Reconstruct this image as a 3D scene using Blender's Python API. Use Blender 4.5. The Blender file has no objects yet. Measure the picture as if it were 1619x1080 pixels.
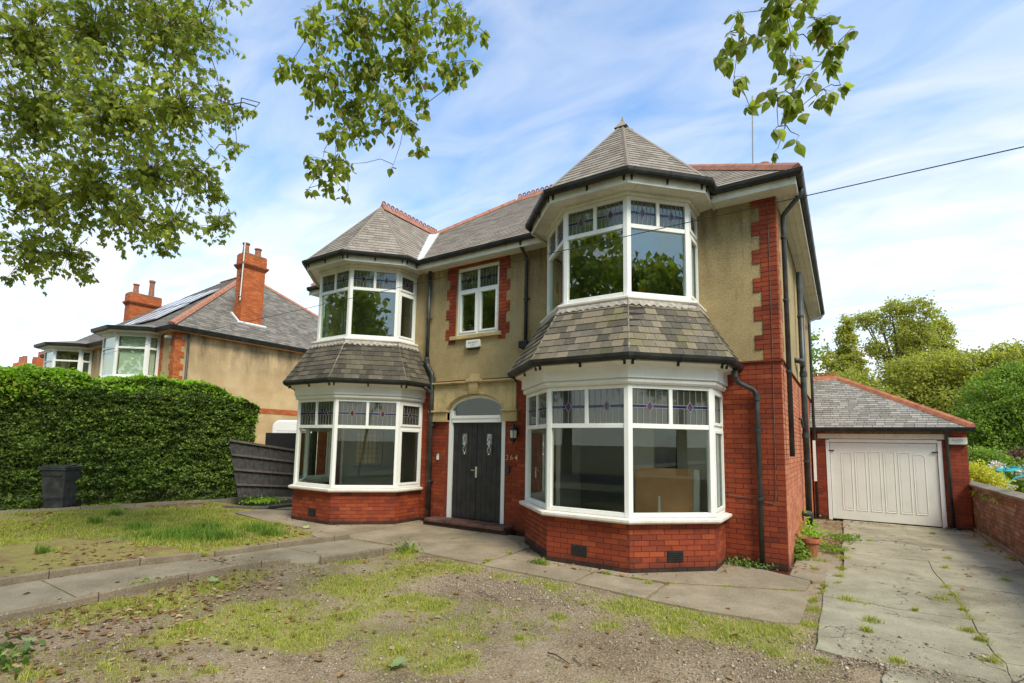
import bpy, bmesh, math, random
import numpy as np
from mathutils import Vector, Matrix

random.seed(11)
RNG = np.random.default_rng(7)
SC = bpy.context.scene
COL = SC.collection
rad = math.radians

# ------------------------------------------------------------------ camera
CAM_LOC = Vector((0.747, -8.515, 1.741))
YAW, PITCH, ROLL = 0.586, 0.1065, -0.019
fw = Vector((-math.sin(YAW) * math.cos(PITCH), math.cos(YAW) * math.cos(PITCH), math.sin(PITCH)))
rt = Vector((math.cos(YAW), math.sin(YAW), 0))
up = rt.cross(fw)
cr = rt * math.cos(ROLL) - up * math.sin(ROLL)
cu = rt * math.sin(ROLL) + up * math.cos(ROLL)
cam_d = bpy.data.cameras.new('camera')
cam = bpy.data.objects.new('camera', cam_d)
COL.objects.link(cam)
cam.matrix_world = Matrix(((cr.x, cu.x, -fw.x, CAM_LOC.x), (cr.y, cu.y, -fw.y, CAM_LOC.y), (cr.z, cu.z, -fw.z, CAM_LOC.z), (0, 0, 0, 1)))
cam_d.sensor_width = 36
cam_d.lens = 36 * 807.15 / 1619
cam_d.shift_x = 0.0060
cam_d.shift_y = 0.0458
cam_d.clip_start = 0.05
cam_d.clip_end = 3000
SC.camera = cam

# ------------------------------------------------------------------ light
SUN_EL, SUN_AZ = 50.0, 118.0      # azimuth measured from +Y towards +X
world = bpy.data.worlds.new('World')
SC.world = world
world.use_nodes = True
wn, wl = world.node_tree.nodes, world.node_tree.links
wn.clear()
wout = wn.new('ShaderNodeOutputWorld'); bg = wn.new('ShaderNodeBackground')
wl.new(bg.outputs[0], wout.inputs[0]); bg.inputs[1].default_value = 0.15
sky = wn.new('ShaderNodeTexSky'); sky.sky_type = 'NISHITA'; sky.sun_disc = False
sky.sun_elevation = rad(SUN_EL); sky.sun_rotation = rad(SUN_AZ)
sky.air_density = 1.0; sky.dust_density = 1.0; sky.ozone_density = 2.0
tc = wn.new('ShaderNodeTexCoord'); sep = wn.new('ShaderNodeSeparateXYZ')
wl.new(tc.outputs['Generated'], sep.inputs[0])
def wmath(op, a, b=None, clamp=False):
    n = wn.new('ShaderNodeMath'); n.operation = op; n.use_clamp = clamp
    for i, v in enumerate((a, b)):
        if v is None: continue
        if isinstance(v, (int, float)): n.inputs[i].default_value = v
        else: wl.new(v, n.inputs[i])
    return n.outputs[0]
zz = wmath('ADD', wmath('MAXIMUM', sep.outputs[2], 0.0), 0.16)
comb = wn.new('ShaderNodeCombineXYZ')
wl.new(wmath('DIVIDE', sep.outputs[0], zz), comb.inputs[0]); wl.new(wmath('DIVIDE', sep.outputs[1], zz), comb.inputs[1])
mp = wn.new('ShaderNodeMapping'); mp.inputs['Rotation'].default_value = (0, 0, rad(-38)); mp.inputs['Scale'].default_value = (2.3, 5.2, 1)
wl.new(comb.outputs[0], mp.inputs[0])
n1 = wn.new('ShaderNodeTexNoise'); n1.inputs['Scale'].default_value = 1.1; n1.inputs['Detail'].default_value = 8; n1.inputs['Roughness'].default_value = 0.50; n1.inputs['Distortion'].default_value = 0.9
wl.new(mp.outputs[0], n1.inputs['Vector'])
mp2 = wn.new('ShaderNodeMapping'); mp2.inputs['Scale'].default_value = (0.8, 1.5, 1); mp2.inputs['Location'].default_value = (3.1, 1.4, 0)
wl.new(comb.outputs[0], mp2.inputs[0])
n2 = wn.new('ShaderNodeTexNoise'); n2.inputs['Scale'].default_value = 1.0; n2.inputs['Detail'].default_value = 5
wl.new(mp2.outputs[0], n2.inputs['Vector'])
cl = wmath('ADD', wmath('MULTIPLY', n1.outputs[0], 0.6), wmath('MULTIPLY', n2.outputs[0], 0.55))
r1 = wn.new('ShaderNodeMapRange'); r1.inputs['From Min'].default_value = 0.40; r1.inputs['From Max'].default_value = 0.80
wl.new(cl, r1.inputs[0])
hz = wn.new('ShaderNodeMapRange'); hz.inputs['From Min'].default_value = 0.58; hz.inputs['From Max'].default_value = 0.06
wl.new(sep.outputs[2], hz.inputs[0])
cov = wmath('ADD', wmath('ADD', wmath('MULTIPLY', r1.outputs[0], 0.52), 0.05), wmath('MULTIPLY', hz.outputs[0], 0.62), True)
skyg = wn.new('ShaderNodeMix'); skyg.data_type = 'RGBA'; skyg.blend_type = 'MULTIPLY'; skyg.inputs[0].default_value = 1.0
wl.new(sky.outputs[0], skyg.inputs[6]); skyg.inputs[7].default_value = (0.50, 0.98, 1.22, 1)
mixw = wn.new('ShaderNodeMix'); mixw.data_type = 'RGBA'
wl.new(cov, mixw.inputs[0]); wl.new(skyg.outputs[2], mixw.inputs[6]); mixw.inputs[7].default_value = (4.7, 4.5, 4.2, 1)
wl.new(mixw.outputs[2], bg.inputs[0])

sl = bpy.data.lights.new('sun', 'SUN'); sl.energy = 2.3; sl.angle = rad(20); sl.color = (1.0, 0.90, 0.74)
so = bpy.data.objects.new('sun', sl); COL.objects.link(so)
sd = Vector((math.sin(rad(SUN_AZ)) * math.cos(rad(SUN_EL)), math.cos(rad(SUN_AZ)) * math.cos(rad(SUN_EL)), math.sin(rad(SUN_EL))))
so.rotation_euler = sd.to_track_quat('Z', 'Y').to_euler(); so.location = (20, 20, 30)

SC.view_settings.view_transform = 'Standard'; SC.view_settings.look = 'None'
SC.view_settings.gamma = 1.0; SC.view_settings.exposure = 0.88
try: SC.view_settings.use_curve_mapping = False
except Exception: pass
SC.cycles.max_bounces = 6; SC.cycles.transparent_max_bounces = 12
SC.cycles.diffuse_bounces = 3; SC.cycles.glossy_bounces = 3; SC.cycles.transmission_bounces = 4
SC.cycles.use_denoising = True
SC.cycles.sample_clamp_indirect = 6

# ------------------------------------------------------------------ materials
class NT:
    def __init__(s, name):
        s.m = bpy.data.materials.new(name); s.m.use_nodes = True
        s.n = s.m.node_tree.nodes; s.l = s.m.node_tree.links; s.n.clear()
        s.out = s.n.new('ShaderNodeOutputMaterial'); s.b = s.n.new('ShaderNodeBsdfPrincipled')
        s.l.new(s.b.outputs[0], s.out.inputs[0])
    def put(s, inp, v):
        if isinstance(v, (int, float)): inp.default_value = v
        elif isinstance(v, tuple): inp.default_value = v if len(v) == 4 or inp.type == 'VECTOR' else (*v, 1)
        else: s.l.new(v, inp)
    def mth(s, op, a, b=0.0, clamp=False):
        n = s.n.new('ShaderNodeMath'); n.operation = op; n.use_clamp = clamp
        s.put(n.inputs[0], a); s.put(n.inputs[1], b); return n.outputs[0]
    def noise(s, scale, detail=4, rough=0.55, vec=None, dist=0.0):
        n = s.n.new('ShaderNodeTexNoise'); n.inputs['Scale'].default_value = scale; n.inputs['Detail'].default_value = detail
        n.inputs['Roughness'].default_value = rough; n.inputs['Distortion'].default_value = dist
        s.l.new(vec or s.pos(), n.inputs['Vector']); return n.outputs[0]
    def voro(s, scale, feature='F1', out=0, vec=None):
        n = s.n.new('ShaderNodeTexVoronoi'); n.feature = feature; n.inputs['Scale'].default_value = scale
        s.l.new(vec or s.pos(), n.inputs['Vector']); return n.outputs[out]
    def pos(s, scale=None):
        if not hasattr(s, '_p'):
            g = s.n.new('ShaderNodeNewGeometry'); s._p = g.outputs['Position']
        if scale:
            m = s.n.new('ShaderNodeMapping'); m.inputs['Scale'].default_value = scale; s.l.new(s._p, m.inputs[0]); return m.outputs[0]
        return s._p
    def xyz(s):
        x = s.n.new('ShaderNodeSeparateXYZ'); s.l.new(s.pos(), x.inputs[0]); return x.outputs
    def rng(s, v, a, b, c=0.0, d=1.0):
        n = s.n.new('ShaderNodeMapRange'); s.put(n.inputs[0], v)
        for i, k in enumerate((a, b, c, d)): n.inputs[i + 1].default_value = k
        return n.outputs[0]
    def mix(s, f, a, b, mode='MIX'):
        n = s.n.new('ShaderNodeMix'); n.data_type = 'RGBA'; n.blend_type = mode
        s.put(n.inputs[0], f); s.put(n.inputs[6], a); s.put(n.inputs[7], b); return n.outputs[2]
    def tone(s):
        a = s.n.new('ShaderNodeAttribute'); a.attribute_name = 'tone'
        o = s.n.new('ShaderNodeObjectInfo')
        return s.mth('FRACT', s.mth('ADD', a.outputs['Fac'], o.outputs['Random']))
    def ramp(s, v, stops):
        r = s.n.new('ShaderNodeValToRGB'); e = r.color_ramp.elements
        while len(e) < len(stops): e.new(0.5)
        for q, (p, c) in zip(e, stops): q.position = p; q.color = (*c, 1)
        s.put(r.inputs[0], v); return r.outputs[0]
    def bump(s, h, dist=0.01, strength=0.6):
        b = s.n.new('ShaderNodeBump'); b.inputs['Distance'].default_value = dist; b.inputs['Strength'].default_value = strength
        s.put(b.inputs['Height'], h); s.l.new(b.outputs[0], s.b.inputs['Normal'])
    def fin(s, col, rough=0.8, spec=0.3, metal=0.0):
        s.put(s.b.inputs['Base Color'], col); s.put(s.b.inputs['Roughness'], rough)
        s.b.inputs['Specular IOR Level'].default_value = spec; s.b.inputs['Metallic'].default_value = metal
        return s.m

def m_plain(name, col, rough=0.6, var=0.12, scale=6, spec=0.3, metal=0.0, bump=0.0):
    t = NT(name); n = t.noise(scale, 5)
    c = t.mix(t.rng(n, 0.3, 0.7), tuple(x * (1 - var) for x in col), tuple(min(1, x * (1 + var)) for x in col))
    if bump: t.bump(t.noise(scale * 12, 4), bump)
    return t.fin(c, rough, spec, metal)

def m_brick(name, stops, wash=None, dirt=True, dirtz=0.35):
    t = NT(name); c = t.ramp(t.tone(), stops)
    c = t.mix(t.rng(t.noise(2.2, 5), 0.42, 0.72, 0, 0.55), c, tuple(x * 0.5 for x in stops[0][1]))
    c = t.mix(t.rng(t.noise(6.5, 6, 0.7), 0.56, 0.72, 0, 0.30), c, tuple(min(1, x * 1.25 + 0.02) for x in stops[-2][1]))
    c = t.mix(t.rng(t.noise(70, 3), 0.35, 0.75, 0, 0.35), c, tuple(min(1, x * 1.35 + 0.01) for x in stops[-1][1]))
    if wash: c = t.mix(t.rng(t.noise(1.7, 6, 0.7), wash[1], wash[1] + 0.22, 0, wash[2]), c, wash[0])
    if dirt:  # soil splash and algae on the lowest courses
        z = t.xyz()[2]
        f = t.mth('MULTIPLY', t.rng(t.mth('ADD', z, t.mth('MULTIPLY', t.noise(5, 5), 0.3)), dirtz, dirtz - 0.2), 0.85)
        c = t.mix(f, c, (0.022, 0.017, 0.013))
        e = t.mth('MULTIPLY', t.rng(t.noise(9, 6, 0.7), 0.66, 0.78), 0.35)
        c = t.mix(e, c, (0.45, 0.33, 0.26))
    t.bump(t.noise(160, 3), 0.002, 0.5)
    return t.fin(c, 0.78, 0.3)

RED = [(0.0, (0.20, 0.034, 0.014)), (0.35, (0.27, 0.046, 0.015)), (0.75, (0.32, 0.057, 0.017)), (0.93, (0.36, 0.078, 0.022)), (1.0, (0.13, 0.026, 0.014))]
MB_RED = m_brick('red_facing_brick', RED, ((0.10, 0.035, 0.022), 0.56, 0.35))
MB_SIDE = m_brick('lit_side_brick', [(0.0, (0.36, 0.10, 0.045)), (0.5, (0.46, 0.15, 0.065)), (1.0, (0.52, 0.20, 0.10))], ((0.50, 0.36, 0.28), 0.60, 0.6))  # same red brick made paler, light on the side wall is in the colour
MB_GAR = m_brick('garage_brick', [(0.0, (0.15, 0.025, 0.012)), (0.5, (0.24, 0.038, 0.014)), (1.0, (0.30, 0.055, 0.018))], None)
MB_OLD = m_brick('old_wall_brick', [(0.0, (0.10, 0.042, 0.028)), (0.4, (0.21, 0.080, 0.050)), (0.8, (0.26, 0.12, 0.075)), (1.0, (0.33, 0.24, 0.16))], ((0.36, 0.28, 0.20), 0.55, 0.5))
MB_CHIM = m_brick('chimney_brick', [(0.0, (0.33, 0.075, 0.02)), (0.6, (0.46, 0.115, 0.028)), (1.0, (0.52, 0.16, 0.05))], None, False)
MB_DARK = m_brick('plinth_brick', [(0.0, (0.03, 0.022, 0.018)), (0.6, (0.06, 0.035, 0.025)), (1.0, (0.12, 0.04, 0.024))], None)

def m_mortar(name, a, b):
    t = NT(name); c = t.mix(t.rng(t.noise(14, 5), 0.35, 0.7), a, b); t.bump(t.noise(120, 3), 0.003); return t.fin(c, 0.95, 0.1)
M_MORTAR = m_mortar('red_mortar', (0.15, 0.034, 0.019), (0.25, 0.072, 0.042))
M_CHM = m_mortar('chimney_mortar', (0.24, 0.06, 0.025), (0.38, 0.13, 0.06))
M_MORTAR2 = m_mortar('lime_mortar', (0.16, 0.11, 0.085), (0.30, 0.24, 0.18))

def m_render():
    t = NT('tan_render'); z = t.xyz()[2]
    c = t.mix(t.rng(t.noise(1.3, 6, 0.65), 0.35, 0.68), (0.34, 0.25, 0.115), (0.47, 0.36, 0.18))
    c = t.mix(t.rng(t.noise(3.5, 6, 0.7), 0.52, 0.75, 0, 0.45), c, (0.29, 0.18, 0.07))
    s = t.noise(1.0, 6, 0.65, t.pos((5, 5, 0.7)))          # vertical dark streaks, stronger towards the wall top
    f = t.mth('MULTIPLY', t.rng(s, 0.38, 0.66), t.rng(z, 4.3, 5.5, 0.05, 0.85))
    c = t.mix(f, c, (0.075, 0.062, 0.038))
    c = t.mix(t.rng(t.noise(75, 3), 0.5, 0.75, 0, 0.55), c, (0.56, 0.47, 0.29)); c = t.mix(t.rng(t.noise(75, 3), 0.46, 0.28, 0, 0.45), c, (0.17, 0.125, 0.06))
    sk = t.noise(1.0, 6, 0.7, t.pos((9, 9, 0.9))); c = t.mix(t.rng(sk, 0.58, 0.74, 0, 0.5), c, (0.15, 0.115, 0.06))
    t.bump(t.noise(90, 3), 0.010, 0.9); return t.fin(c, 0.92, 0.15)
M_RENDER = m_render()
def m_dash():
    t = NT('pebbledash'); z = t.xyz()[2]
    c = t.mix(t.rng(t.noise(1.0, 6, 0.6), 0.35, 0.68), (0.42, 0.28, 0.13), (0.60, 0.43, 0.225))
    s = t.noise(1.0, 6, 0.65, t.pos((2, 2, 0.5)))
    c = t.mix(t.mth('MULTIPLY', t.rng(s, 0.36, 0.6), t.rng(z, 3.9, 5.4, 0.0, 0.85)), c, (0.07, 0.055, 0.035))
    c = t.mix(t.rng(t.noise(26, 3), 0.5, 0.75, 0, 0.4), c, (0.62, 0.5, 0.36))
    t.bump(t.noise(60, 3), 0.01, 0.8); return t.fin(c, 0.92, 0.15)
M_DASH = m_dash()

def m_slate(name, stops, lich=(0.42, 0.40, 0.33), la=0.30, moss=None):
    t = NT(name); c = t.ramp(t.tone(), stops)
    v = t.noise(1.0, 5, 0.7, t.pos((34, 34, 34)))
    c = t.mix(t.rng(v, 0.35, 0.8, 0, 0.4), c, tuple(x * 0.5 for x in stops[0][1]))
    c = t.mix(t.mth('MULTIPLY', t.rng(t.noise(21, 5, 0.7), 0.60, 0.74), la * 2), c, lich)
    if moss: c = t.mix(t.mth('MULTIPLY', t.rng(t.noise(2.4, 5, 0.6), 0.52, 0.66), moss[1]), c, moss[0])
    t.bump(v, 0.004, 0.5); return t.fin(c, 0.85, 0.2)
M_SLATE = m_slate('grey_brown_slate', [(0, (0.23, 0.19, 0.15)), (0.4, (0.295, 0.25, 0.20)), (0.85, (0.36, 0.31, 0.25)), (1, (0.24, 0.185, 0.145))])
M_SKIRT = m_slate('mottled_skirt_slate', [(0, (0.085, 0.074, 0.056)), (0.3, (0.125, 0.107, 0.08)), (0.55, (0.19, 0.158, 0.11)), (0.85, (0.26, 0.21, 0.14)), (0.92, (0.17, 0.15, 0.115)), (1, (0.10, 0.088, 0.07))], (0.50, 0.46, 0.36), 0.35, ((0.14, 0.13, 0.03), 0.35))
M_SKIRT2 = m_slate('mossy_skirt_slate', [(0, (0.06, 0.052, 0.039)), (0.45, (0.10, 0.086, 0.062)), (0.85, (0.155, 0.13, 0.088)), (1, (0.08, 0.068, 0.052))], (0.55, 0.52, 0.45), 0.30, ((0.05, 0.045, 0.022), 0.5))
M_GSLATE = m_slate('garage_slate', [(0, (0.21, 0.195, 0.165)), (0.5, (0.30, 0.28, 0.245)), (1, (0.39, 0.365, 0.32))], (0.6, 0.58, 0.5), 0.25)
M_NSLATE = m_slate('neighbour_slate', [(0, (0.13, 0.115, 0.092)), (0.6, (0.20, 0.175, 0.142)), (1, (0.27, 0.24, 0.20))], (0.5, 0.5, 0.45), 0.4)
def m_underlay():
    t = NT('roof_underlay'); return t.fin((0.04, 0.035, 0.03), 0.9, 0.1)
M_UNDER = m_underlay()
M_TERRA = m_plain('terracotta', (0.36, 0.155, 0.095), 0.8, 0.3, 9, bump=0.003)
M_TERRA2 = m_plain('orange_ridge_tile', (0.42, 0.16, 0.085), 0.8, 0.3, 7, bump=0.003)
M_POT = m_plain('chimney_pot_clay', (0.30, 0.12, 0.07), 0.85, 0.3, 12)
M_SKIRTH = m_plain('mossy_hip_lead', (0.20, 0.175, 0.13), 0.85, 0.6, 11)
M_LEADW = m_plain('new_lead_flashing', (0.62, 0.62, 0.62), 0.55, 0.12, 8, 0.4)
M_LEAD = m_plain('weathered_lead', (0.34, 0.30, 0.25), 0.7, 0.35, 14)
M_STONEF = m_plain('finial_stone', (0.33, 0.27, 0.19), 0.9, 0.2, 20)
def m_white(name, col, dirt, amt):
    t = NT(name); c = t.mix(t.rng(t.noise(2.2, 6, 0.7), 0.45, 0.75, 0, amt), col, dirt)
    c = t.mix(t.rng(t.noise(1.0, 5, 0.7, t.pos((16, 16, 1.5))), 0.55, 0.8, 0, amt), c, dirt); return t.fin(c, 0.45, 0.4)
M_UPVC = m_white('white_upvc', (0.80, 0.80, 0.74), (0.60, 0.58, 0.48), 0.35)
M_FASCIA = m_white('cream_fascia_paint', (0.70, 0.68, 0.56), (0.38, 0.33, 0.23), 0.6)
M_FRIEZE = m_white('white_frieze_board', (0.78, 0.76, 0.68), (0.56, 0.50, 0.40), 0.4)
M_SILL = m_white('painted_sill', (0.76, 0.70, 0.62), (0.45, 0.38, 0.30), 0.6)
M_GARDOOR = m_white('garage_door_paint', (0.76, 0.755, 0.66), (0.52, 0.49, 0.40), 0.3)
def m_black(name, col, spec, rough):
    t = NT(name); c = t.mix(t.rng(t.noise(5, 5), 0.4, 0.75), col, tuple(x * 2.4 + 0.004 for x in col))
    return t.fin(c, rough, spec)
M_GUT = m_black('black_gutter_plastic', (0.014, 0.014, 0.011), 0.35, 0.5)
M_PIPE = m_black('black_pipe', (0.026, 0.029, 0.026), 0.4, 0.42)
M_DOOR = m_black('black_door_paint', (0.012, 0.012, 0.012), 0.45, 0.42)
M_IRON = m_black('black_iron', (0.012, 0.012, 0.012), 0.5, 0.4)
M_BIN = m_black('black_bin_plastic', (0.036, 0.038, 0.038), 0.25, 0.6)
M_CABLE = m_black('black_cable', (0.02, 0.02, 0.02), 0.3, 0.6)
M_CHROME = NT('chrome').fin((0.8, 0.8, 0.78), 0.18, 0.5, 1.0)
M_BRASS = NT('brass').fin((0.62, 0.48, 0.28), 0.4, 0.5, 0.6)
M_STONE = m_plain('buff_stone', (0.46, 0.35, 0.165), 0.9, 0.28, 3.2, bump=0.004)
M_STEP = m_plain('red_step_tile', (0.13, 0.065, 0.05), 0.6, 0.5, 5, bump=0.002)
M_PLASTER = m_plain('pale_plaster', (0.80, 0.80, 0.70), 0.9, 0.05, 2)
M_PLASTERD = m_plain('grey_blue_plaster', (0.42, 0.43, 0.38), 0.9, 0.05, 2)
M_CARPET = m_plain('dark_floor', (0.12, 0.10, 0.075), 0.95, 0.2, 9)
M_DARKW = m_plain('charcoal_plaster', (0.10, 0.10, 0.085), 0.9, 0.1, 2)
M_BOARD = m_plain('brown_hardboard', (0.62, 0.34, 0.16), 0.7, 0.08, 5)
M_INTW = m_plain('interior_white_wood', (0.75, 0.74, 0.66), 0.6, 0.05, 4)
M_BLIND = NT('white_blind').fin((0.72, 0.72, 0.62), 0.9, 0.1)
M_FELT = m_plain('solar_panel_glass', (0.50, 0.50, 0.50), 0.25, 0.1, 3, 0.6)
M_ALARM = NT('alarm_plastic').fin((0.74, 0.72, 0.62), 0.45, 0.4)
M_INK = NT('faded_blue_ink').fin((0.16, 0.17, 0.30), 0.7, 0.2)
M_INKR = NT('red_ink').fin((0.45, 0.08, 0.06), 0.7, 0.2)
M_GREEN = NT('pale_green_plastic').fin((0.35, 0.60, 0.40), 0.5, 0.3)
M_TURQ = m_plain('turquoise_paint', (0.10, 0.56, 0.60), 0.5, 0.1, 4)

def m_glass(name, tint=(1, 1, 1), ior=1.55, extra=0.0, haze=0.0, hcol=(0.5, 0.5, 0.5), gr=0.0):
    t = NT(name); t.n.remove(t.b)
    tr = t.n.new('ShaderNodeBsdfTransparent'); tr.inputs[0].default_value = (*tint, 1)
    gl = t.n.new('ShaderNodeBsdfGlossy'); gl.inputs['Roughness'].default_value = gr; gl.inputs['Color'].default_value = (0.95, 1.0, 0.98, 1)
    g_ = t.n.new('ShaderNodeNewGeometry'); dt = t.n.new('ShaderNodeVectorMath'); dt.operation = 'DOT_PRODUCT'
    t.l.new(g_.outputs['Incoming'], dt.inputs[0]); t.l.new(g_.outputs['Normal'], dt.inputs[1])
    f0 = ((ior - 1) / (ior + 1)) ** 2; c1 = t.mth('SUBTRACT', 1.0, t.mth('ABSOLUTE', dt.outputs['Value']), True)   # Schlick, both faces of the thin pane alike
    mx = t.n.new('ShaderNodeMixShader'); f = t.mth('ADD', t.mth('MULTIPLY', t.mth('POWER', c1, 5.0), 1 - f0), f0 + extra, True)
    t.l.new(f, mx.inputs[0]); t.l.new(tr.outputs[0], mx.inputs[1]); t.l.new(gl.outputs[0], mx.inputs[2])
    last = mx.outputs[0]
    if haze:
        df = t.n.new('ShaderNodeBsdfDiffuse'); df.inputs[0].default_value = (*hcol, 1)
        m2 = t.n.new('ShaderNodeMixShader'); m2.inputs[0].default_value = haze
        t.l.new(last, m2.inputs[1]); t.l.new(df.outputs[0], m2.inputs[2]); last = m2.outputs[0]
    t.l.new(last, t.out.inputs[0]); return t.m
M_GLASS = m_glass('window_glass', (0.96, 0.985, 0.95), 1.5, 0.0)
M_GLASSU = m_glass('upper_window_glass', (0.86, 0.92, 0.86), 1.6, 0.06)
M_LGLASS = m_glass('leaded_glass', (0.45, 0.49, 0.42), 1.5, 0.04, 0.07, (0.40, 0.40, 0.33), 0.04)
M_BLUE = m_glass('blue_glass', (0.05, 0.07, 0.28), 1.5, 0.0, 0.35, (0.03, 0.04, 0.16))
M_PURP = m_glass('purple_glass', (0.35, 0.15, 0.45), 1.5, 0.0, 0.5, (0.13, 0.07, 0.16))
M_PURPR = m_glass('ruby_glass', (0.35, 0.05, 0.08), 1.5, 0.0, 0.5, (0.13, 0.02, 0.03))
M_FROST = m_glass('frosted_glass', (0.8, 0.8, 0.7), 1.5, 0.0, 0.7, (0.85, 0.83, 0.66))
M_CAME = NT('lead_came').fin((0.26, 0.26, 0.25), 0.5, 0.5)

def m_leaf(name, stops, trans=0.4, rough=0.55):
    t = NT(name); c = t.ramp(t.tone(), stops)
    c = t.mix(t.rng(t.noise(1.3, 3), 0.4, 0.65, 0, 0.35), c, tuple(x * 0.75 for x in stops[0][1]))
    t.fin(c, rough, 0.35)
    tr = t.n.new('ShaderNodeBsdfTranslucent'); mx = t.n.new('ShaderNodeMixShader'); mx.inputs[0].default_value = trans
    c2 = t.mix(1.0, c, (1.6, 1.7, 0.8), 'MULTIPLY'); t.l.new(c2, tr.inputs[0])
    t.l.new(t.b.outputs[0], mx.inputs[1]); t.l.new(tr.outputs[0], mx.inputs[2]); t.l.new(mx.outputs[0], t.out.inputs[0]); return t.m
G1 = [(0, (0.17, 0.205, 0.036)), (0.5, (0.27, 0.32, 0.05)), (0.95, (0.42, 0.47, 0.07)), (1, (0.42, 0.30, 0.06))]
M_LEAF1 = m_leaf('plane_leaf', G1, 0.45)
M_LEAF2 = m_leaf('birch_leaf', [(0, (0.16, 0.195, 0.033)), (0.5, (0.25, 0.305, 0.048)), (0.96, (0.40, 0.46, 0.07)), (1, (0.42, 0.26, 0.05))], 0.45)
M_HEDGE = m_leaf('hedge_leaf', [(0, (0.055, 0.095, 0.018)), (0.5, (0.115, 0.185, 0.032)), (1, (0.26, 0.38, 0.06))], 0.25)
M_HEDGET = m_leaf('hedge_shoot_leaf', [(0, (0.22, 0.38, 0.03)), (0.6, (0.32, 0.50, 0.045)), (1, (0.42, 0.58, 0.08))], 0.45)
M_FAR = [m_leaf('olive_tree_leaf', [(0, (0.26, 0.27, 0.05)), (0.6, (0.38, 0.38, 0.075)), (1, (0.48, 0.45, 0.12))], 0.5),
         m_leaf('green_tree_leaf', [(0, (0.14, 0.21, 0.035)), (0.6, (0.22, 0.32, 0.05)), (1, (0.33, 0.43, 0.08))], 0.5),
         m_leaf('yellow_shrub_leaf', [(0, (0.40, 0.38, 0.03)), (0.6, (0.55, 0.50, 0.04)), (1, (0.65, 0.6, 0.12))], 0.4),
         m_leaf('purple_shrub_leaf', [(0, (0.12, 0.06, 0.05)), (1, (0.2, 0.12, 0.08))], 0.3),
         m_leaf('pale_blossom', [(0, (0.6, 0.5, 0.55)), (1, (0.75, 0.72, 0.72))], 0.3)]
M_GRASS = m_leaf('grass_blade', [(0, (0.20, 0.24, 0.03)), (0.45, (0.31, 0.36, 0.04)), (0.75, (0.43, 0.45, 0.06)), (1, (0.60, 0.48, 0.18))], 0.35)
M_GRASSD = m_leaf('dark_grass_blade', [(0, (0.09, 0.16, 0.02)), (0.6, (0.15, 0.26, 0.025)), (1, (0.24, 0.34, 0.04))], 0.35)
M_DEAD = m_leaf('fallen_leaf', [(0, (0.15, 0.075, 0.03)), (0.4, (0.27, 0.14, 0.055)), (0.7, (0.40, 0.23, 0.09)), (1, (0.48, 0.37, 0.20))], 0.15)
M_PALE = m_leaf('pale_fallen_leaf', [(0, (0.28, 0.36, 0.14)), (1, (0.40, 0.46, 0.24))], 0.2)
M_BARK = m_plain('bark', (0.09, 0.065, 0.045), 0.95, 0.4, 18, bump=0.01)
M_TWIG = m_plain('dry_twig', (0.09, 0.055, 0.04), 0.9, 0.3, 20)
M_FENCE = m_plain('grey_fence_board', (0.062, 0.060, 0.058), 0.85, 0.35, 9, bump=0.003)
M_FENCED = m_plain('dark_fence_board', (0.020, 0.018, 0.017), 0.85, 0.3, 9)
M_RAIL = m_plain('weathered_fence_rail', (0.13, 0.11, 0.095), 0.9, 0.3, 14)
M_PLANTPOT = m_plain('terracotta_pot_clay', (0.36, 0.13, 0.06), 0.85, 0.25, 8, bump=0.003)
M_VAN = m_plain('white_van_paint', (0.80, 0.79, 0.74), 0.3, 0.04, 2, 0.5)

def m_gravel():
    t = NT('gravelly_soil'); ma = t.n.new('ShaderNodeAttribute'); ma.attribute_name = 'moss'
    big = t.noise(0.7, 6, 0.6)
    c = t.mix(t.rng(big, 0.38, 0.64), (0.18, 0.128, 0.07), (0.345, 0.262, 0.165))
    sp = t.voro(70, 'F1', 1)
    r = t.n.new('ShaderNodeRGBToBW'); t.l.new(sp, r.inputs[0])
    c = t.mix(t.rng(r.outputs[0], 0.62, 0.80, 0, 0.55), c, (0.42, 0.34, 0.25))
    c = t.mix(t.rng(r.outputs[0], 0.28, 0.12, 0, 0.55), c, (0.07, 0.055, 0.045))
    g = t.noise(1.1, 6, 0.65)
    c = t.mix(t.rng(g, 0.54, 0.66, 0, 0.55), c, (0.22, 0.23, 0.05)); c = t.mix(t.rng(t.noise(2.6, 6, 0.7), 0.55, 0.70, 0, 0.6), c, (0.12, 0.085, 0.055))
    mz = t.mth('MULTIPLY', t.rng(t.mth('ADD', ma.outputs['Fac'], t.mth('MULTIPLY', t.mth('SUBTRACT', t.noise(7, 6, 0.75), 0.5), 1.1)), 0.36, 0.70), 0.75)
    c = t.mix(mz, c, t.mix(t.noise(16, 4), (0.20, 0.17, 0.05), (0.36, 0.36, 0.06)))
    t.bump(t.mth('ADD', t.voro(60), t.mth('MULTIPLY', t.noise(25, 5), 1.2)), 0.012, 0.8); return t.fin(c, 0.95, 0.15)
M_GRAVEL = m_gravel()
def m_lawn():
    t = NT('mossy_lawn')
    c = t.mix(t.rng(t.noise(1.6, 6, 0.65), 0.36, 0.60), (0.25, 0.17, 0.085), (0.27, 0.23, 0.08))
    c = t.mix(t.rng(t.noise(9, 5, 0.7), 0.4, 0.66, 0, 0.7), c, (0.30, 0.31, 0.07))
    c = t.mix(t.rng(t.noise(1.3, 6, 0.7), 0.52, 0.62, 0, 0.85), c, (0.22, 0.14, 0.075)); c = t.mix(t.rng(t.noise(28, 4, 0.7), 0.55, 0.75, 0, 0.6), c, (0.25, 0.14, 0.07))
    t.bump(t.noise(30, 5), 0.03, 0.9); return t.fin(c, 0.95, 0.1)
M_LAWN = m_lawn()
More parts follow.
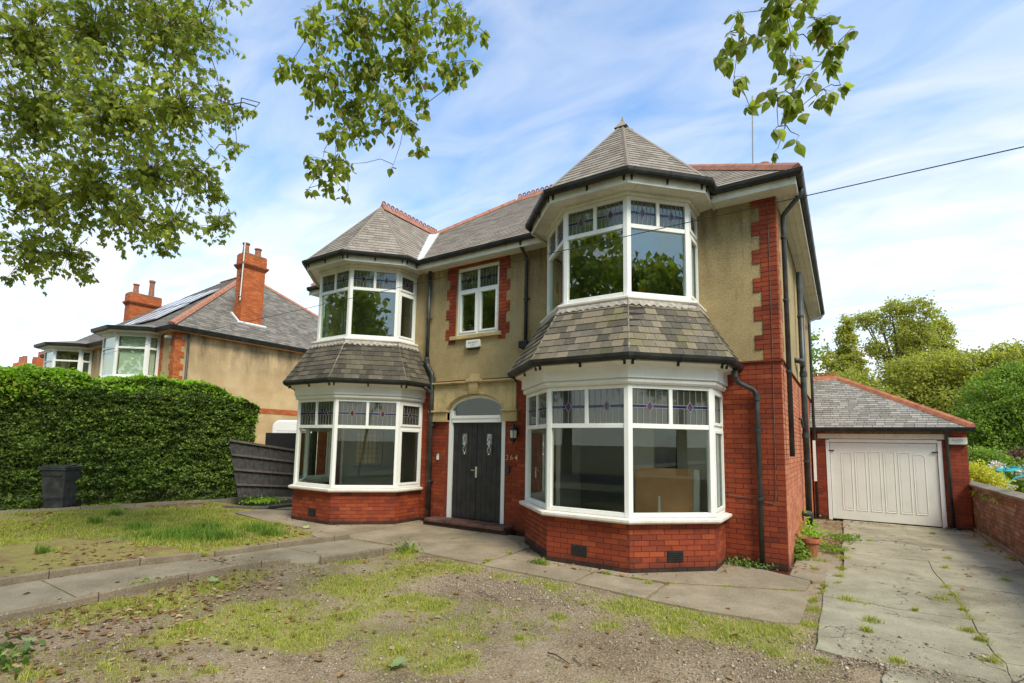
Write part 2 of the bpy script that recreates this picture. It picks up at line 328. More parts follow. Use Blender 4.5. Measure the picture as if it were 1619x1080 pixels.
def m_conc(name, a, b, stain, sa=0.5, crack=0.0):
    t = NT(name)
    c = t.mix(t.rng(t.noise(1.5, 7, 0.65), 0.36, 0.66), a, b)
    c = t.mix(t.rng(t.noise(0.8, 5, 0.6), 0.50, 0.68, 0, sa), c, stain)
    sp = t.n.new('ShaderNodeRGBToBW'); t.l.new(t.voro(110, 'F1', 1), sp.inputs[0])
    c = t.mix(t.rng(sp.outputs[0], 0.72, 0.86, 0, 0.35), c, (0.5, 0.45, 0.38))
    c = t.mix(t.rng(sp.outputs[0], 0.26, 0.14, 0, 0.35), c, (0.09, 0.08, 0.06))
    h = t.noise(60, 5, 0.7)
    if crack:
        w = t.n.new('ShaderNodeMix'); w.data_type = 'VECTOR'; w.inputs[0].default_value = 0.5
        nn = t.n.new('ShaderNodeTexNoise'); nn.inputs['Scale'].default_value = 2.0; nn.inputs['Detail'].default_value = 6; t.l.new(t.pos(), nn.inputs['Vector'])
        t.l.new(t.pos(), w.inputs[4]); t.l.new(nn.outputs[1], w.inputs[5])
        d = t.voro(1.9, 'DISTANCE_TO_EDGE', 0, w.outputs[1])
        m = t.mth('MULTIPLY', t.rng(d, 0.012, 0.002), t.rng(t.noise(0.9, 3), 0.44, 0.55))
        c = t.mix(m, c, (0.05, 0.045, 0.03)); h = t.mth('SUBTRACT', h, t.mth('MULTIPLY', m, 2.0))
    t.bump(h, 0.004, 0.6); return t.fin(c, 0.88, 0.25)
M_CONC = m_conc('old_path_concrete', (0.22, 0.18, 0.115), (0.34, 0.28, 0.185), (0.12, 0.095, 0.05), 0.6)
M_APRON = m_conc('apron_concrete', (0.22, 0.17, 0.105), (0.35, 0.28, 0.185), (0.12, 0.095, 0.05), 0.6)
M_DRIVE = m_conc('driveway_concrete', (0.25, 0.22, 0.145), (0.375, 0.34, 0.23), (0.14, 0.12, 0.065), 0.8, 1.0)
M_KERB = m_conc('edging_concrete', (0.17, 0.13, 0.08), (0.27, 0.21, 0.14), (0.10, 0.09, 0.04), 0.6)
M_COPE = m_conc('coping_concrete', (0.20, 0.175, 0.13), (0.29, 0.25, 0.19), (0.10, 0.10, 0.05), 0.6)
def m_pebble():
    t = NT('pebble'); return t.fin(t.ramp(t.tone(), [(0, (0.13, 0.095, 0.065)), (0.4, (0.26, 0.195, 0.135)), (0.85, (0.38, 0.30, 0.215)), (1, (0.55, 0.48, 0.38))]), 0.8, 0.3)
M_PEB = m_pebble()
M_GROUND = m_plain('open_ground', (0.13, 0.12, 0.06), 0.95, 0.3, 0.4)

# ------------------------------------------------------------------ helpers
def empty(name, label, cat, loc=(0, 0, 0), rz=0, group=None):
    o = bpy.data.objects.new(name, None); COL.objects.link(o); o.location = loc; o.rotation_euler = (0, 0, rz)
    o.empty_display_size = 0.2
    o['label'] = label; o['category'] = cat
    if group: o['group'] = group
    bpy.context.view_layer.update() if False else None
    return o
def tag(o, label, cat, group=None, kind=None):
    o['label'] = label; o['category'] = cat
    if group: o['group'] = group
    if kind: o['kind'] = kind
    return o
ROOTS = {}
def rootmat(p):
    m = Matrix.Identity(4); q = p
    while q is not None:
        m = q.matrix_basis @ m; q = q.parent
    return m
class MB:
    def __init__(s): s.v = []; s.f = []; s.mi = []; s.tn = []
    def add(s, vs, fs, mi=0, tone=0.0):
        b = len(s.v); s.v += [tuple(v) for v in vs]
        for f in fs: s.f.append([b + i for i in f]); s.mi.append(mi); s.tn.append(tone)
        return s
    def box(s, a, b, mi=0, tone=0.0):
        x0, y0, z0 = a; x1, y1, z1 = b
        vs = [(x0, y0, z0), (x1, y0, z0), (x1, y1, z0), (x0, y1, z0), (x0, y0, z1), (x1, y0, z1), (x1, y1, z1), (x0, y1, z1)]
        return s.add(vs, [(0, 3, 2, 1), (4, 5, 6, 7), (0, 1, 5, 4), (1, 2, 6, 5), (2, 3, 7, 6), (3, 0, 4, 7)], mi, tone)
    def obox(s, o, u, v, w, mi=0, tone=0.0):
        o, u, v, w = map(Vector, (o, u, v, w))
        vs = [o, o + u, o + u + v, o + v, o + w, o + u + w, o + u + v + w, o + v + w]
        fs = [(0, 3, 2, 1), (4, 5, 6, 7), (0, 1, 5, 4), (1, 2, 6, 5), (2, 3, 7, 6), (3, 0, 4, 7)]
        if u.cross(v).dot(w) < 0: fs = [f[::-1] for f in fs]
        return s.add(vs, fs, mi, tone)
    def prism(s, poly, d, mi=0, tone=0.0):
        n = len(poly); d = Vector(d); p = [Vector(q) for q in poly]; q = [x + d for x in p]
        nn = Vector((0, 0, 0))
        for i in range(n): nn += p[i].cross(p[(i + 1) % n])
        fs = [tuple(range(n)), tuple(range(2 * n - 1, n - 1, -1))] + [(i, i + n, (i + 1) % n + n, (i + 1) % n) for i in range(n)]
        if nn.dot(d) > 0: fs = [f[::-1] for f in fs]
        return s.add(p + q, fs, mi, tone)
    def tube(s, pts, r, seg=8, mi=0, tone=0.0, caps=True):
        pts = [Vector(p) for p in pts]; rs = r if isinstance(r, (list, tuple)) else [r] * len(pts)
        rings = []; prev = None
        for i, p in enumerate(pts):
            d = (pts[min(i + 1, len(pts) - 1)] - pts[max(i - 1, 0)]).normalized()
            a = d.cross(Vector((0, 0, 1)) if abs(d.z) < 0.9 else Vector((1, 0, 0))).normalized() if prev is None else (prev - d * prev.dot(d)).normalized()
            prev = a; b = d.cross(a)
            rings.append([p + (a * math.cos(2 * math.pi * k / seg) + b * math.sin(2 * math.pi * k / seg)) * rs[i] for k in range(seg)])
        vs = [v for g in rings for v in g]; fs = []
        for i in range(len(pts) - 1):
            for k in range(seg):
                k2 = (k + 1) % seg; fs.append((i * seg + k, i * seg + k2, (i + 1) * seg + k2, (i + 1) * seg + k))
        if caps: fs += [tuple(range(seg))[::-1], tuple(range((len(pts) - 1) * seg, len(pts) * seg))]
        return s.add(vs, fs, mi, tone)
    def lathe(s, c, prof, seg=16, mi=0, axis='z'):
        c = Vector(c); vs = []; fs = []
        for r, z in prof:
            for k in range(seg):
                a = 2 * math.pi * k / seg; vs.append(c + Vector((r * math.cos(a), r * math.sin(a), z)))
        for i in range(len(prof) - 1):
            for k in range(seg):
                k2 = (k + 1) % seg; fs.append((i * seg + k, i * seg + k2, (i + 1) * seg + k2, (i + 1) * seg + k))
        return s.add(vs, fs, mi)
    def build(s, name, mats, parent=None, kind=None, smooth=False, bevel=0.0):
        me = bpy.data.meshes.new(name); me.from_pydata(s.v, [], s.f); 
        if not isinstance(mats, (list, tuple)): mats = [mats]
        for m in mats: me.materials.append(m)
        me.polygons.foreach_set('material_index', s.mi)
        if any(s.tn):
            at = me.attributes.new('tone', 'FLOAT', 'FACE'); at.data.foreach_set('value', s.tn)
        if smooth: me.polygons.foreach_set('use_smooth', [True] * len(s.f))
        me.update()
        o = bpy.data.objects.new(name, me); COL.objects.link(o)
        if parent is not None: o.parent = parent
        if kind: o['kind'] = kind
        if bevel:
            b = o.modifiers.new('bevel', 'BEVEL'); b.width = bevel; b.segments = 2; b.limit_method = 'ANGLE'; b.angle_limit = rad(40)
        return o
def np_obj(name, V, F, tone, mats, parent=None, kind=None, mi=None):
    """V (n,3); F (m,k) all the same size"""
    me = bpy.data.meshes.new(name); k = F.shape[1]
    me.vertices.add(len(V)); me.vertices.foreach_set('co', np.ascontiguousarray(V, dtype=np.float32).ravel())
    me.loops.add(F.size); me.loops.foreach_set('vertex_index', np.ascontiguousarray(F, dtype=np.int32).ravel())
    me.polygons.add(len(F)); me.polygons.foreach_set('loop_start', np.arange(0, F.size, k, dtype=np.int32))
    try: me.polygons.foreach_set('loop_total', np.full(len(F), k, dtype=np.int32))
    except Exception: pass
    if not isinstance(mats, (list, tuple)): mats = [mats]
    for m in mats: me.materials.append(m)
    if mi is not None: me.polygons.foreach_set('material_index', np.ascontiguousarray(mi, dtype=np.int32))
    me.update(calc_edges=True)
    if tone is not None:
        at = me.attributes.new('tone', 'FLOAT', 'FACE'); at.data.foreach_set('value', np.ascontiguousarray(tone, dtype=np.float32))
    o = bpy.data.objects.new(name, me); COL.objects.link(o)
    if parent is not None: o.parent = parent
    if kind: o['kind'] = kind
    return o

def clip(poly, a, b):
    """keep the part of 2D polygon left of a->b"""
    out = []; n = len(poly); ex, ey = b[0] - a[0], b[1] - a[1]
    def sd(p): return ex * (p[1] - a[1]) - ey * (p[0] - a[0])
    for i in range(n):
        p, q = poly[i], poly[(i + 1) % n]; sp, sq = sd(p), sd(q)
        if sp >= 0: out.append(p)
        if (sp > 0 and sq < 0) or (sp < 0 and sq > 0):
            t = sp / (sp - sq); out.append((p[0] + (q[0] - p[0]) * t, p[1] + (q[1] - p[1]) * t))
    return out
def area2(p): return 0.5 * sum(p[i][0] * p[(i + 1) % len(p)][1] - p[(i + 1) % len(p)][0] * p[i][1] for i in range(len(p)))
def on_screen(p):
    d = Vector(p) - CAM_LOC; z = d.dot(fw)
    if z < 0.3: return 0
    a = 799.8 + 807 * d.dot(cr) / z; b = 614.2 - 807 * d.dot(cu) / z
    return 1 if -10 < a < 1629 and -10 < b < 1090 else 0

class Pieces:
    """flat pieces (bricks, slates) laid on facets; nearest ones become objects, the others one joined mesh"""
    def __init__(s, name): s.name = name; s.items = []; s.cache = {}
    def add(s, o, u, v, n, poly, h0, h1, mat, full=None):
        """poly in facet coordinates (list of 2D); heights: h at v_min = h0 ; h at v_max = h1"""
        cx = sum(p[0] for p in poly) / len(poly); cy = sum(p[1] for p in poly) / len(poly)
        c = o + u * cx + v * cy
        d = CAM_LOC - c; dist = d.length; face = max(0.0, d.normalized().dot(n))
        w = abs(area2(poly)) * face / (dist * dist) * on_screen(c)
        s.items.append((w, o, u, v, n, poly, h0, h1, mat, full, cx, cy))
    def geo(s, poly, h0, h1, base=-0.004):
        v0 = min(p[1] for p in poly); v1 = max(p[1] for p in poly); k = len(poly)
        def h(p): return h0 + (h1 - h0) * ((p[1] - v0) / (v1 - v0) if v1 > v0 else 0)
        top = [(p[0], p[1], h(p)) for p in poly]; bot = [(p[0], p[1], base) for p in poly]
        fs = [tuple(range(k))] + [(i, i + k, (i + 1) % k + k, (i + 1) % k) for i in range(k)]
        return top + bot, fs
    def emit(s, parent, mats, limit=300, rest=True):
        s.items.sort(key=lambda q: -q[0])
        for idx, (w, o, u, v, n, poly, h0, h1, mat, full, cx, cy) in enumerate(s.items[:limit]):
            if w <= 0: limit = idx; break
            key = (mat, full) if full else None
            me = s.cache.get(key) if key else None
            if me is None:
                vs, fs = s.geo([(p[0] - cx, p[1] - cy) for p in poly], h0, h1)
                me = bpy.data.meshes.new(s.name); me.from_pydata(vs, [], fs); me.materials.append(mats[mat]); me.update()
                if key: s.cache[key] = me
            ob = bpy.data.objects.new(s.name, me); COL.objects.link(ob); c = o + u * cx + v * cy
            ob.matrix_basis = Matrix(((u.x, v.x, n.x, c.x), (u.y, v.y, n.y, c.y), (u.z, v.z, n.z, c.z), (0, 0, 0, 1)))
            ob.parent = parent
        mb = MB()
        for (w, o, u, v, n, poly, h0, h1, mat, full, cx, cy) in s.items[limit:]:
            vs, fs = s.geo(poly, h0, h1)
            mb.add([o + u * a + v * b + n * c for a, b, c in vs], fs, mat, random.random())
        if mb.v and rest:
            mb.build(s.name, mats, parent, 'stuff')

def inset(poly, g):
    """shrink convex ccw polygon by g"""
    out = [tuple(p) for p in poly]; n = len(poly)
    for i in range(n):
        a, b = poly[i], poly[(i + 1) % n]; ex, ey = b[0] - a[0], b[1] - a[1]; L = math.hypot(ex, ey)
        if L < 1e-6: continue
        nx, ny = -ey / L * g, ex / L * g
        out = clip(out, (a[0] + nx, a[1] + ny), (b[0] + nx, b[1] + ny))
        if len(out) < 3: return []
    return out

def lay_bricks(ps, o, u, v, rects, mat, bw=0.225, bh=0.075, j=0.008, proud=0.007, phase=0.0, header=False, darkrows=None, dmat=None):
    """rects: list of (u0,u1,v0,v1) in facet coordinates; one running bond over all"""
    o, u, v = Vector(o), Vector(u), Vector(v); n = u.cross(v)
    for (a, b, c, d) in rects:
        r0 = int(math.floor(c / bh + 1e-6)); r1 = int(math.ceil(d / bh - 1e-6))
        for r in range(r0, r1):
            off = phase + (0.5 * bw if r % 2 else 0.0)
            w = bw
            if header and r % 4 == 3: w = bw / 2; off = phase + bw / 4
            k0 = int(math.floor((a - off) / w)); k1 = int(math.ceil((b - off) / w))
            for k in range(k0, k1):
                x0 = max(a, off + k * w) + j / 2; x1 = min(b, off + (k + 1) * w) - j / 2
                y0 = max(c, r * bh) + j / 2; y1 = min(d, (r + 1) * bh) - j / 2
                if x1 - x0 < 0.025 or y1 - y0 < 0.02: continue
                full = ('b', round(x1 - x0, 3), round(y1 - y0, 3)) if abs(x1 - x0 - (w - j)) < 1e-3 and abs(y1 - y0 - (bh - j)) < 1e-3 else None
                m = mat
                if darkrows is not None and r < darkrows: m = dmat
                pr = proud + (0 if full else random.uniform(-.0015, .0015))
                ps.add(o, u, v, n, [(x0, y0), (x1, y0), (x1, y1), (x0, y1)], pr, pr, m, full)

def lay_slates(ps, poly3, mat, sw=0.16, ex=0.125, th=0.007, gap=0.004, wid=(0.9, 1.0, 1.1), start=0.0):
    """poly3: convex planar facet, ccw seen from outside, first edge = eave (horizontal)"""
    p = [Vector(q) for q in poly3]; u = (p[1] - p[0]).normalized(); n = Vector((0, 0, 0))
    for i in range(1, len(p) - 1): n += (p[i] - p[0]).cross(p[i + 1] - p[0])
    n.normalize(); v = n.cross(u); o = p[0]
    P2 = [((q - o).dot(u), (q - o).dot(v)) for q in p]
    vmax = max(q[1] for q in P2); umin = min(q[0] for q in P2); umax = max(q[0] for q in P2)
    r = 0; y = start
    while y < vmax - 0.01:
        x = umin - random.random() * sw if True else 0
        x = umin - (0.5 * sw if r % 2 else 0.02) - random.random() * 0.02
        while x < umax:
            wi = random.choice(wid); w = sw * wi
            rect = [(x + gap / 2, y), (x + w - gap / 2, y), (x + w - gap / 2, y + ex + 0.004), (x + gap / 2, y + ex + 0.004)]
            q = rect
            for i in range(len(P2)):
                q = clip(q, P2[i], P2[(i + 1) % len(P2)])
                if len(q) < 3: break
            if len(q) >= 3 and area2(q) > 2e-4:
                full = ('s', wi, sw, ex) if len(q) == 4 and abs(area2(q) - (w - gap) * (ex + 0.004)) < 1e-6 else None
                e = random.uniform(0, 0.003)
                ps.add(o, u, v, n, q, th + 0.007 + (0 if full else e), 0.004, mat, full)
            x += w
        y += ex; r += 1

def facet(mb, poly, mi=0): mb.add(poly, [tuple(range(len(poly)))], mi)

def offset_path(path, o):
    """outward = right-hand side of travel rotated so that travel +x gives -y"""
    P = [Vector((p[0], p[1])) for p in path]; out = []
    def nrm(a, b): d = (b - a).normalized(); return Vector((d.y, -d.x))
    for i, p in enumerate(P):
        if i == 0: m = nrm(P[0], P[1]) * o
        elif i == len(P) - 1: m = nrm(P[-2], P[-1]) * o
        else:
            a = nrm(P[i - 1], P[i]); b = nrm(P[i], P[i + 1]); m = (a + b) / (1 + a.dot(b)) * o
        out.append((p.x + m.x, p.y + m.y))
    return out
def band(mb, path, prof, mi=0, closed=True, caps=True):
    """prof: list of (offset, z)"""
    k = len(prof); vs = []
    for o, z in prof: vs += [(x, y, z) for x, y in offset_path(path, o)]
    m = len(path); fs = []
    for a in range(k if closed else k - 1):
        b = (a + 1) % k
        for i in range(m - 1): fs.append((a * m + i, a * m + i + 1, b * m + i + 1, b * m + i))
    if caps and closed: fs += [tuple(a * m for a in range(k)), tuple(a * m + m - 1 for a in range(k))[::-1]]
    mb.add(vs, fs, mi)

def grid_wall(mb, o, u, n, th, x0, x1, z0, z1, holes, mi=0):
    """wall face at o+u*x, thickness th going -n, rectangular holes (xa,xb,za,zb)"""
    o, u, n = Vector(o), Vector(u), Vector(n); Z = Vector((0, 0, 1))
    xs = sorted({x0, x1, *[min(max(h[i], x0), x1) for h in holes for i in (0, 1)]}); zs = sorted({z0, z1, *[min(max(h[i], z0), z1) for h in holes for i in (2, 3)]})
    def solid(i, k):
        if i < 0 or k < 0 or i >= len(xs) - 1 or k >= len(zs) - 1: return False
        cx = (xs[i] + xs[i + 1]) / 2; cz = (zs[k] + zs[k + 1]) / 2
        return not any(h[0] < cx < h[1] and h[2] < cz < h[3] for h in holes)
    P = lambda x, z, d: o + u * x + Z * z - n * d
    for i in range(len(xs) - 1):
        for k in range(len(zs) - 1):
            if not solid(i, k): continue
            a, b, c, d = xs[i], xs[i + 1], zs[k], zs[k + 1]
            mb.add([P(a, c, 0), P(b, c, 0), P(b, d, 0), P(a, d, 0)], [(0, 1, 2, 3)], mi)
            mb.add([P(a, c, th), P(b, c, th), P(b, d, th), P(a, d, th)], [(3, 2, 1, 0)], mi)
            if not solid(i - 1, k): mb.add([P(a, c, 0), P(a, d, 0), P(a, d, th), P(a, c, th)], [(0, 1, 2, 3)], mi)
            if not solid(i + 1, k): mb.add([P(b, c, 0), P(b, d, 0), P(b, d, th), P(b, c, th)], [(3, 2, 1, 0)], mi)
            if not solid(i, k - 1): mb.add([P(a, c, 0), P(b, c, 0), P(b, c, th), P(a, c, th)], [(3, 2, 1, 0)], mi)
            if not solid(i, k + 1): mb.add([P(a, d, 0), P(b, d, 0), P(b, d, th), P(a, d, th)], [(0, 1, 2, 3)], mi)

def text_mesh(s, size, M, mat, name, parent, ext=0.002):
    cu_ = bpy.data.curves.new(name, 'FONT'); cu_.body = s; cu_.size = size; cu_.extrude = ext; cu_.align_x = 'CENTER'; cu_.align_y = 'CENTER'
    t = bpy.data.objects.new(name, cu_); COL.objects.link(t)
    bpy.context.view_layer.update()
    me = bpy.data.meshes.new_from_object(t.evaluated_get(bpy.context.evaluated_depsgraph_get()))
    bpy.data.objects.remove(t); me.name = name; me.materials.clear(); me.materials.append(mat)
    o = bpy.data.objects.new(name, me); COL.objects.link(o); o.parent = parent; o.matrix_basis = M; return o
def basis(u, v, n, c): return Matrix(((u[0], v[0], n[0], c[0]), (u[1], v[1], n[1], c[1]), (u[2], v[2], n[2], c[2]), (0, 0, 0, 1)))

# ------------------------------------------------------------------ ground
def structure(o): o['kind'] = 'structure'; return o
def vnoise(x, y, s, seed=0):
    x = np.asarray(x) * s; y = np.asarray(y) * s; xi = np.floor(x).astype(int); yi = np.floor(y).astype(int); fx = x - xi; fy = y - yi
    fx = fx * fx * (3 - 2 * fx); fy = fy * fy * (3 - 2 * fy)
    def h(a, b):
        q = np.sin(a * 127.1 + b * 311.7 + seed * 74.7) * 43758.5453; return q - np.floor(q)
    return (h(xi, yi) * (1 - fx) + h(xi + 1, yi) * fx) * (1 - fy) + (h(xi, yi + 1) * (1 - fx) + h(xi + 1, yi + 1) * fx) * fy
def grid_mesh(name, mat, x0, x1, y0, y1, step, hf, mask=None, kind='structure'):
    nx = int((x1 - x0) / step) + 1; ny = int((y1 - y0) / step) + 1
    X, Y = np.meshgrid(np.linspace(x0, x1, nx), np.linspace(y0, y1, ny)); Z = hf(X, Y)
    V = np.stack([X.ravel(), Y.ravel(), Z.ravel()], 1); I = np.arange(nx * ny).reshape(ny, nx)
    F = np.stack([I[:-1, :-1].ravel(), I[:-1, 1:].ravel(), I[1:, 1:].ravel(), I[1:, :-1].ravel()], 1)
    if mask is not None:
        c = V[F].mean(1); F = F[mask(c[:, 0], c[:, 1])]
    o = np_obj(name, V, F, None, mat, kind=kind); o.data.polygons.foreach_set('use_smooth', [True] * len(F)); return o

g = MB(); g.add([(-900, -900, -0.09), (900, -900, -0.09), (900, 900, -0.09), (-900, 900, -0.09)], [(0, 1, 2, 3)])
structure(g.build('ground', M_GROUND))
def hgravel(X, Y): return 0.012 * (vnoise(X, Y, 1.1, 3) - 0.5) + 0.010 * (vnoise(X, Y, 4.5, 5) - 0.5) - 0.004
grid_mesh('gravel_yard', M_GRAVEL, -7.7, 3.2, -9.5, -1.0, 0.08, hgravel)
def hlawn(X, Y): return 0.03 + 0.04 * (vnoise(X, Y, 0.8, 9) - 0.5) + 0.02 * (vnoise(X, Y, 4, 2) - 0.5) - 0.05 * np.clip((X + 7.5) / 0.4, 0, 1) - 0.05 * np.clip((Y + 2.35) / 0.3, 0, 1) * (X > -11.2)
grid_mesh('lawn', M_LAWN, -15.6, -7.2, -11, -1.2, 0.1, hlawn)

# concrete apron in front of the house: separate poured slabs
apron = empty('apron', '', ''); del apron['label']; del apron['category']; apron['kind'] = 'structure'
def slab(name, pts, z, mat, parent, th=0.07, tone=0.0):
    mb = MB(); mb.prism([(x, y, z - th) for x, y in pts], (0, 0, th)); return mb.build(name, mat, parent, bevel=0.006)
def ccw(p): return p if area2(p) > 0 else p[::-1]
AP = [[(-11.4, -2.15), (-9.5, -2.12), (-8.0, -2.35), (-8.0, 0.2), (-11.4, 0.2)],
      [(-7.98, -2.36), (-7.1, -2.62), (-6.98, -2.3), (-6.98, 0.2), (-7.98, 0.2)],
      [(-6.96, -2.3), (-6.6, -2.28), (-5.2, -2.32), (-5.2, 0.2), (-6.96, 0.2)],
      [(-5.18, -2.33), (-4.5, -2.4), (-3.7, -2.44), (-3.7, -0.2), (-5.18, -0.2)],
      [(-3.68, -2.45), (-2.9, -2.47), (-2.2, -2.5), (-2.2, -1.2), (-3.68, -1.2)],
      [(-2.18, -2.5), (-1.5, -2.58), (-1.22, -2.62), (-1.22, -1.86), (-2.18, -1.86)],
      [(-1.2, -2.62), (-0.6, -2.64), (0.1, -2.58), (0.30, -2.45), (0.33, -1.35), (0.28, -1.10), (-1.2, -1.78)],
      [(-2.18, -1.84), (-1.2, -1.75), (0.27, -1.07), (0.30, -0.5), (-0.9, 0.1), (-2.18, -0.5)],
      [(0.02, -0.33), (0.31, -0.48), (0.62, -0.30), (0.60, 1.4), (0.02, 1.5)]]
for i, p in enumerate(AP):
    p = inset(ccw(p), 0.012)
    slab('concrete_slab', p, 0.016 + 0.004 * (i % 2), M_APRON, apron)
# driveway slabs
drive = empty('driveway', '', ''); del drive['label']; del drive['category']; drive['kind'] = 'structure'
def jit(x, y): return (x + (vnoise([x], [y], 3.1, 8)[0] - 0.5) * 0.16, y + (vnoise([x], [y], 3.3, 4)[0] - 0.5) * 0.16)
rows_y = [-9.6, -8.0, -6.4, -5.0, -4.0, -3.1, -2.55, -1.25, 0.4, 2.1, 4.1, 6.85]
for j in range(len(rows_y) - 1):
    y0, y1 = rows_y[j], rows_y[j + 1]
    xs = [0.45 if y0 < -0.5 else 0.64, 1.75, 3.0] if y1 < 3 else [0.62, 3.0]
    if y1 <= -3.0: xs = [0.92 + 0.1 * (j % 2), 1.9, 3.0]
    for i in range(len(xs) - 1):
        def edge(xa, ya, xb, yb, fixx):
            out = []
            for t in range(6):
                x = xa + (xb - xa) * t / 6; y = ya + (yb - ya) * t / 6; jx, jy = jit(x, y)
                out.append((x if fixx else x + (jx - x) * 0.3, y + (jy - y) * (1.0 if 0 < t else 1.0)))
            return out
        a, b = xs[i], xs[i + 1]
        poly = edge(a, y0, b, y0, False) + edge(b, y0, b, y1, False) + edge(b, y1, a, y1, False) + edge(a, y1, a, y0, False)
        cx = sum(q[0] for q in poly) / len(poly); cy = sum(q[1] for q in poly) / len(poly)
        poly = [(cx + (q[0] - cx) * 0.9965, cy + (q[1] - cy) * 0.996) for q in poly]
        slab('concrete_slab', poly, 0.012 + 0.006 * ((i + j) % 2), M_DRIVE, drive)
db = MB(); db.add([(0.3, -9.6, -0.03), (3.05, -9.6, -0.03), (3.05, 7.2, -0.03), (0.0, 7.2, -0.03), (0.0, -0.3, -0.03)], [(0, 1, 2, 3, 4)])
structure(db.build('soil_bed', M_GRAVEL))

# path with edging stones
path = empty('path', '', ''); del path['label']; del path['category']; path['kind'] = 'structure'
def pl(y, side):   # edges of the path
    if side == 'l': pts = [(-10, -7.35), (-6.0, -7.36), (-5.3, -7.25), (-4.5, -6.98), (-3.5, -6.86), (-2.3, -6.58)]
    else: pts = [(-10, -5.75), (-6.6, -5.86), (-5.4, -5.98), (-4.6, -6.02), (-4.2, -5.92), (-3.6, -5.42), (-3.0, -5.28), (-2.3, -5.24)]
    for (a, xa), (b, xb) in zip(pts, pts[1:]):
        if a <= y <= b: return xa + (xb - xa) * (y - a) / (b - a)
    return pts[-1][1] if y > pts[-1][0] else pts[0][1]
ys = [-9.9, -8.1, -6.3, -4.55, -3.45, -2.36]
for a, b in zip(ys, ys[1:]):
    pts = [(pl(y, 'l') + 0.03, y) for y in np.linspace(b - 0.01, a + 0.01, 6)] + [(pl(y, 'r') - 0.03, y) for y in np.linspace(a + 0.01, b - 0.01, 6)]
    slab('concrete_slab', ccw(pts), 0.012 + (0.004 if b > -4 else 0), M_CONC, path)
def kerbs(side, sgn, ya, yb, L=0.92):
    y = ya
    while y < yb - 0.1:
        e = min(y + L, yb); m = MB()
        p = [Vector((pl(t, side), t)) for t in np.linspace(y + 0.006, e - 0.006, 4)]
        w = 0.055 * sgn; dz = random.uniform(-0.008, 0.008); vs = []
        for q in p: vs += [(q.x, q.y, -0.06), (q.x, q.y, 0.085 + dz), (q.x + w * 0.25, q.y, 0.098 + dz), (q.x + w * 0.8, q.y, 0.098 + dz), (q.x + w, q.y, 0.08 + dz), (q.x + w, q.y, -0.06)]
        fs = []
        for i in range(3):
            for k in range(6): fs.append((i * 6 + k, i * 6 + (k + 1) % 6, (i + 1) * 6 + (k + 1) % 6, (i + 1) * 6 + k))
        fs += [tuple(range(6))[::-1], tuple(range(18, 24))]
        m.add(vs, fs); m.build('edging_stone', M_KERB, path); y = e
kerbs('l', -1, -9.9, -4.62); kerbs('l', -1, -4.45, -2.32); kerbs('r', 1, -9.9, -4.05); kerbs('r', 1, -3.75, -2.3)
# kerb at the foot of the hedge
hk = empty('hedge_kerb', '', ''); del hk['label']; del hk['category']; hk['kind'] = 'structure'
for i in range(10):
    y0 = -9.9 + i * 1.0; m = MB()
    xa = -15.45 + (y0 + 9.9) * 0.23; xb = -15.45 + (y0 + 0.99 + 9.9) * 0.23
    m.prism([(xa, y0, -0.05), (xa + 0.09, y0, -0.05), (xb + 0.09, y0 + 0.99, -0.05), (xb, y0 + 0.99, -0.05)], (0, 0, 0.15 + random.uniform(-.01, .01)))
    m.build('edging_stone', M_COPE, hk)

# ================================================================== MAIN HOUSE
H = empty('brick_house', 'red brick and tan rendered detached house with twin two-storey bays', 'house')
XL, XR, DEP = -10.8, 0.0, 8.8
XCL, XCR = -8.705, -2.402
LO = dict(h=0.639, w=1.571, yf=-1.63, ys=-0.726); UP = dict(h=0.529, w=1.251, yf=-1.328, ys=-0.58)
Zs1, Zt1, Ztr1, Zs2, Zt2, Ztr2, ZE = 0.75, 2.60, 2.016, 3.97, 5.54, 5.07, 5.78
def octp(xc, d, y0=0.0): return [(xc - d['w'], y0), (xc - d['w'], d['ys']), (xc - d['h'], d['yf']), (xc + d['h'], d['yf']), (xc + d['w'], d['ys']), (xc + d['w'], y0)]

# --- masonry cores
holes_low = [(XCL - 1.50, XCL + 1.50, 0, 2.95), (XCR - 1.50, XCR + 1.50, 0, 2.95), (-6.38, -4.90, 0.10, 2.75)]
holes_up = [(XCL - 1.18, XCL + 1.18, 3.7, 5.6), (XCR - 1.18, XCR + 1.18, 3.7, 5.6), (-6.24, -5.12, 4.02, 5.54)]
mb = MB()
grid_wall(mb, (0, 0, 0), (1, 0, 0), (0, -1, 0), 0.28, XL, XR, -0.2, 3.06, holes_low)
grid_wall(mb, (0, 0.28, 0), (0, 1, 0), (1, 0, 0), 0.28, 0, DEP - 0.28, -0.2, 3.06, [])
grid_wall(mb, (XL, 0.28, 0), (0, 1, 0), (-1, 0, 0), 0.28, 0, DEP - 0.28, -0.2, 3.06, [(0.72, 1.75, 1.02, 2.45)])
grid_wall(mb, (0, DEP, 0), (1, 0, 0), (0, 1, 0), 0.28, XL + 0.28, -0.28, -0.2, 3.06, [])
mb.build('wall', M_MORTAR, H)
mb = MB()
grid_wall(mb, (0, -0.006, 0), (1, 0, 0), (0, -1, 0), 0.28, XL, XR, 3.062, 5.72, holes_up)
grid_wall(mb, (0.006, 0.28, 0), (0, 1, 0), (1, 0, 0), 0.28, 0, DEP - 0.28, 3.062, 5.72, [])
grid_wall(mb, (XL - 0.006, 0.28, 0), (0, 1, 0), (-1, 0, 0), 0.28, 0, DEP - 0.28, 3.062, 5.72, [])
grid_wall(mb, (0, DEP, 0), (1, 0, 0), (0, 1, 0), 0.28, XL + 0.28, -0.28, 3.062, 5.72, [])
mb.build('rendered_wall', M_RENDER, H)
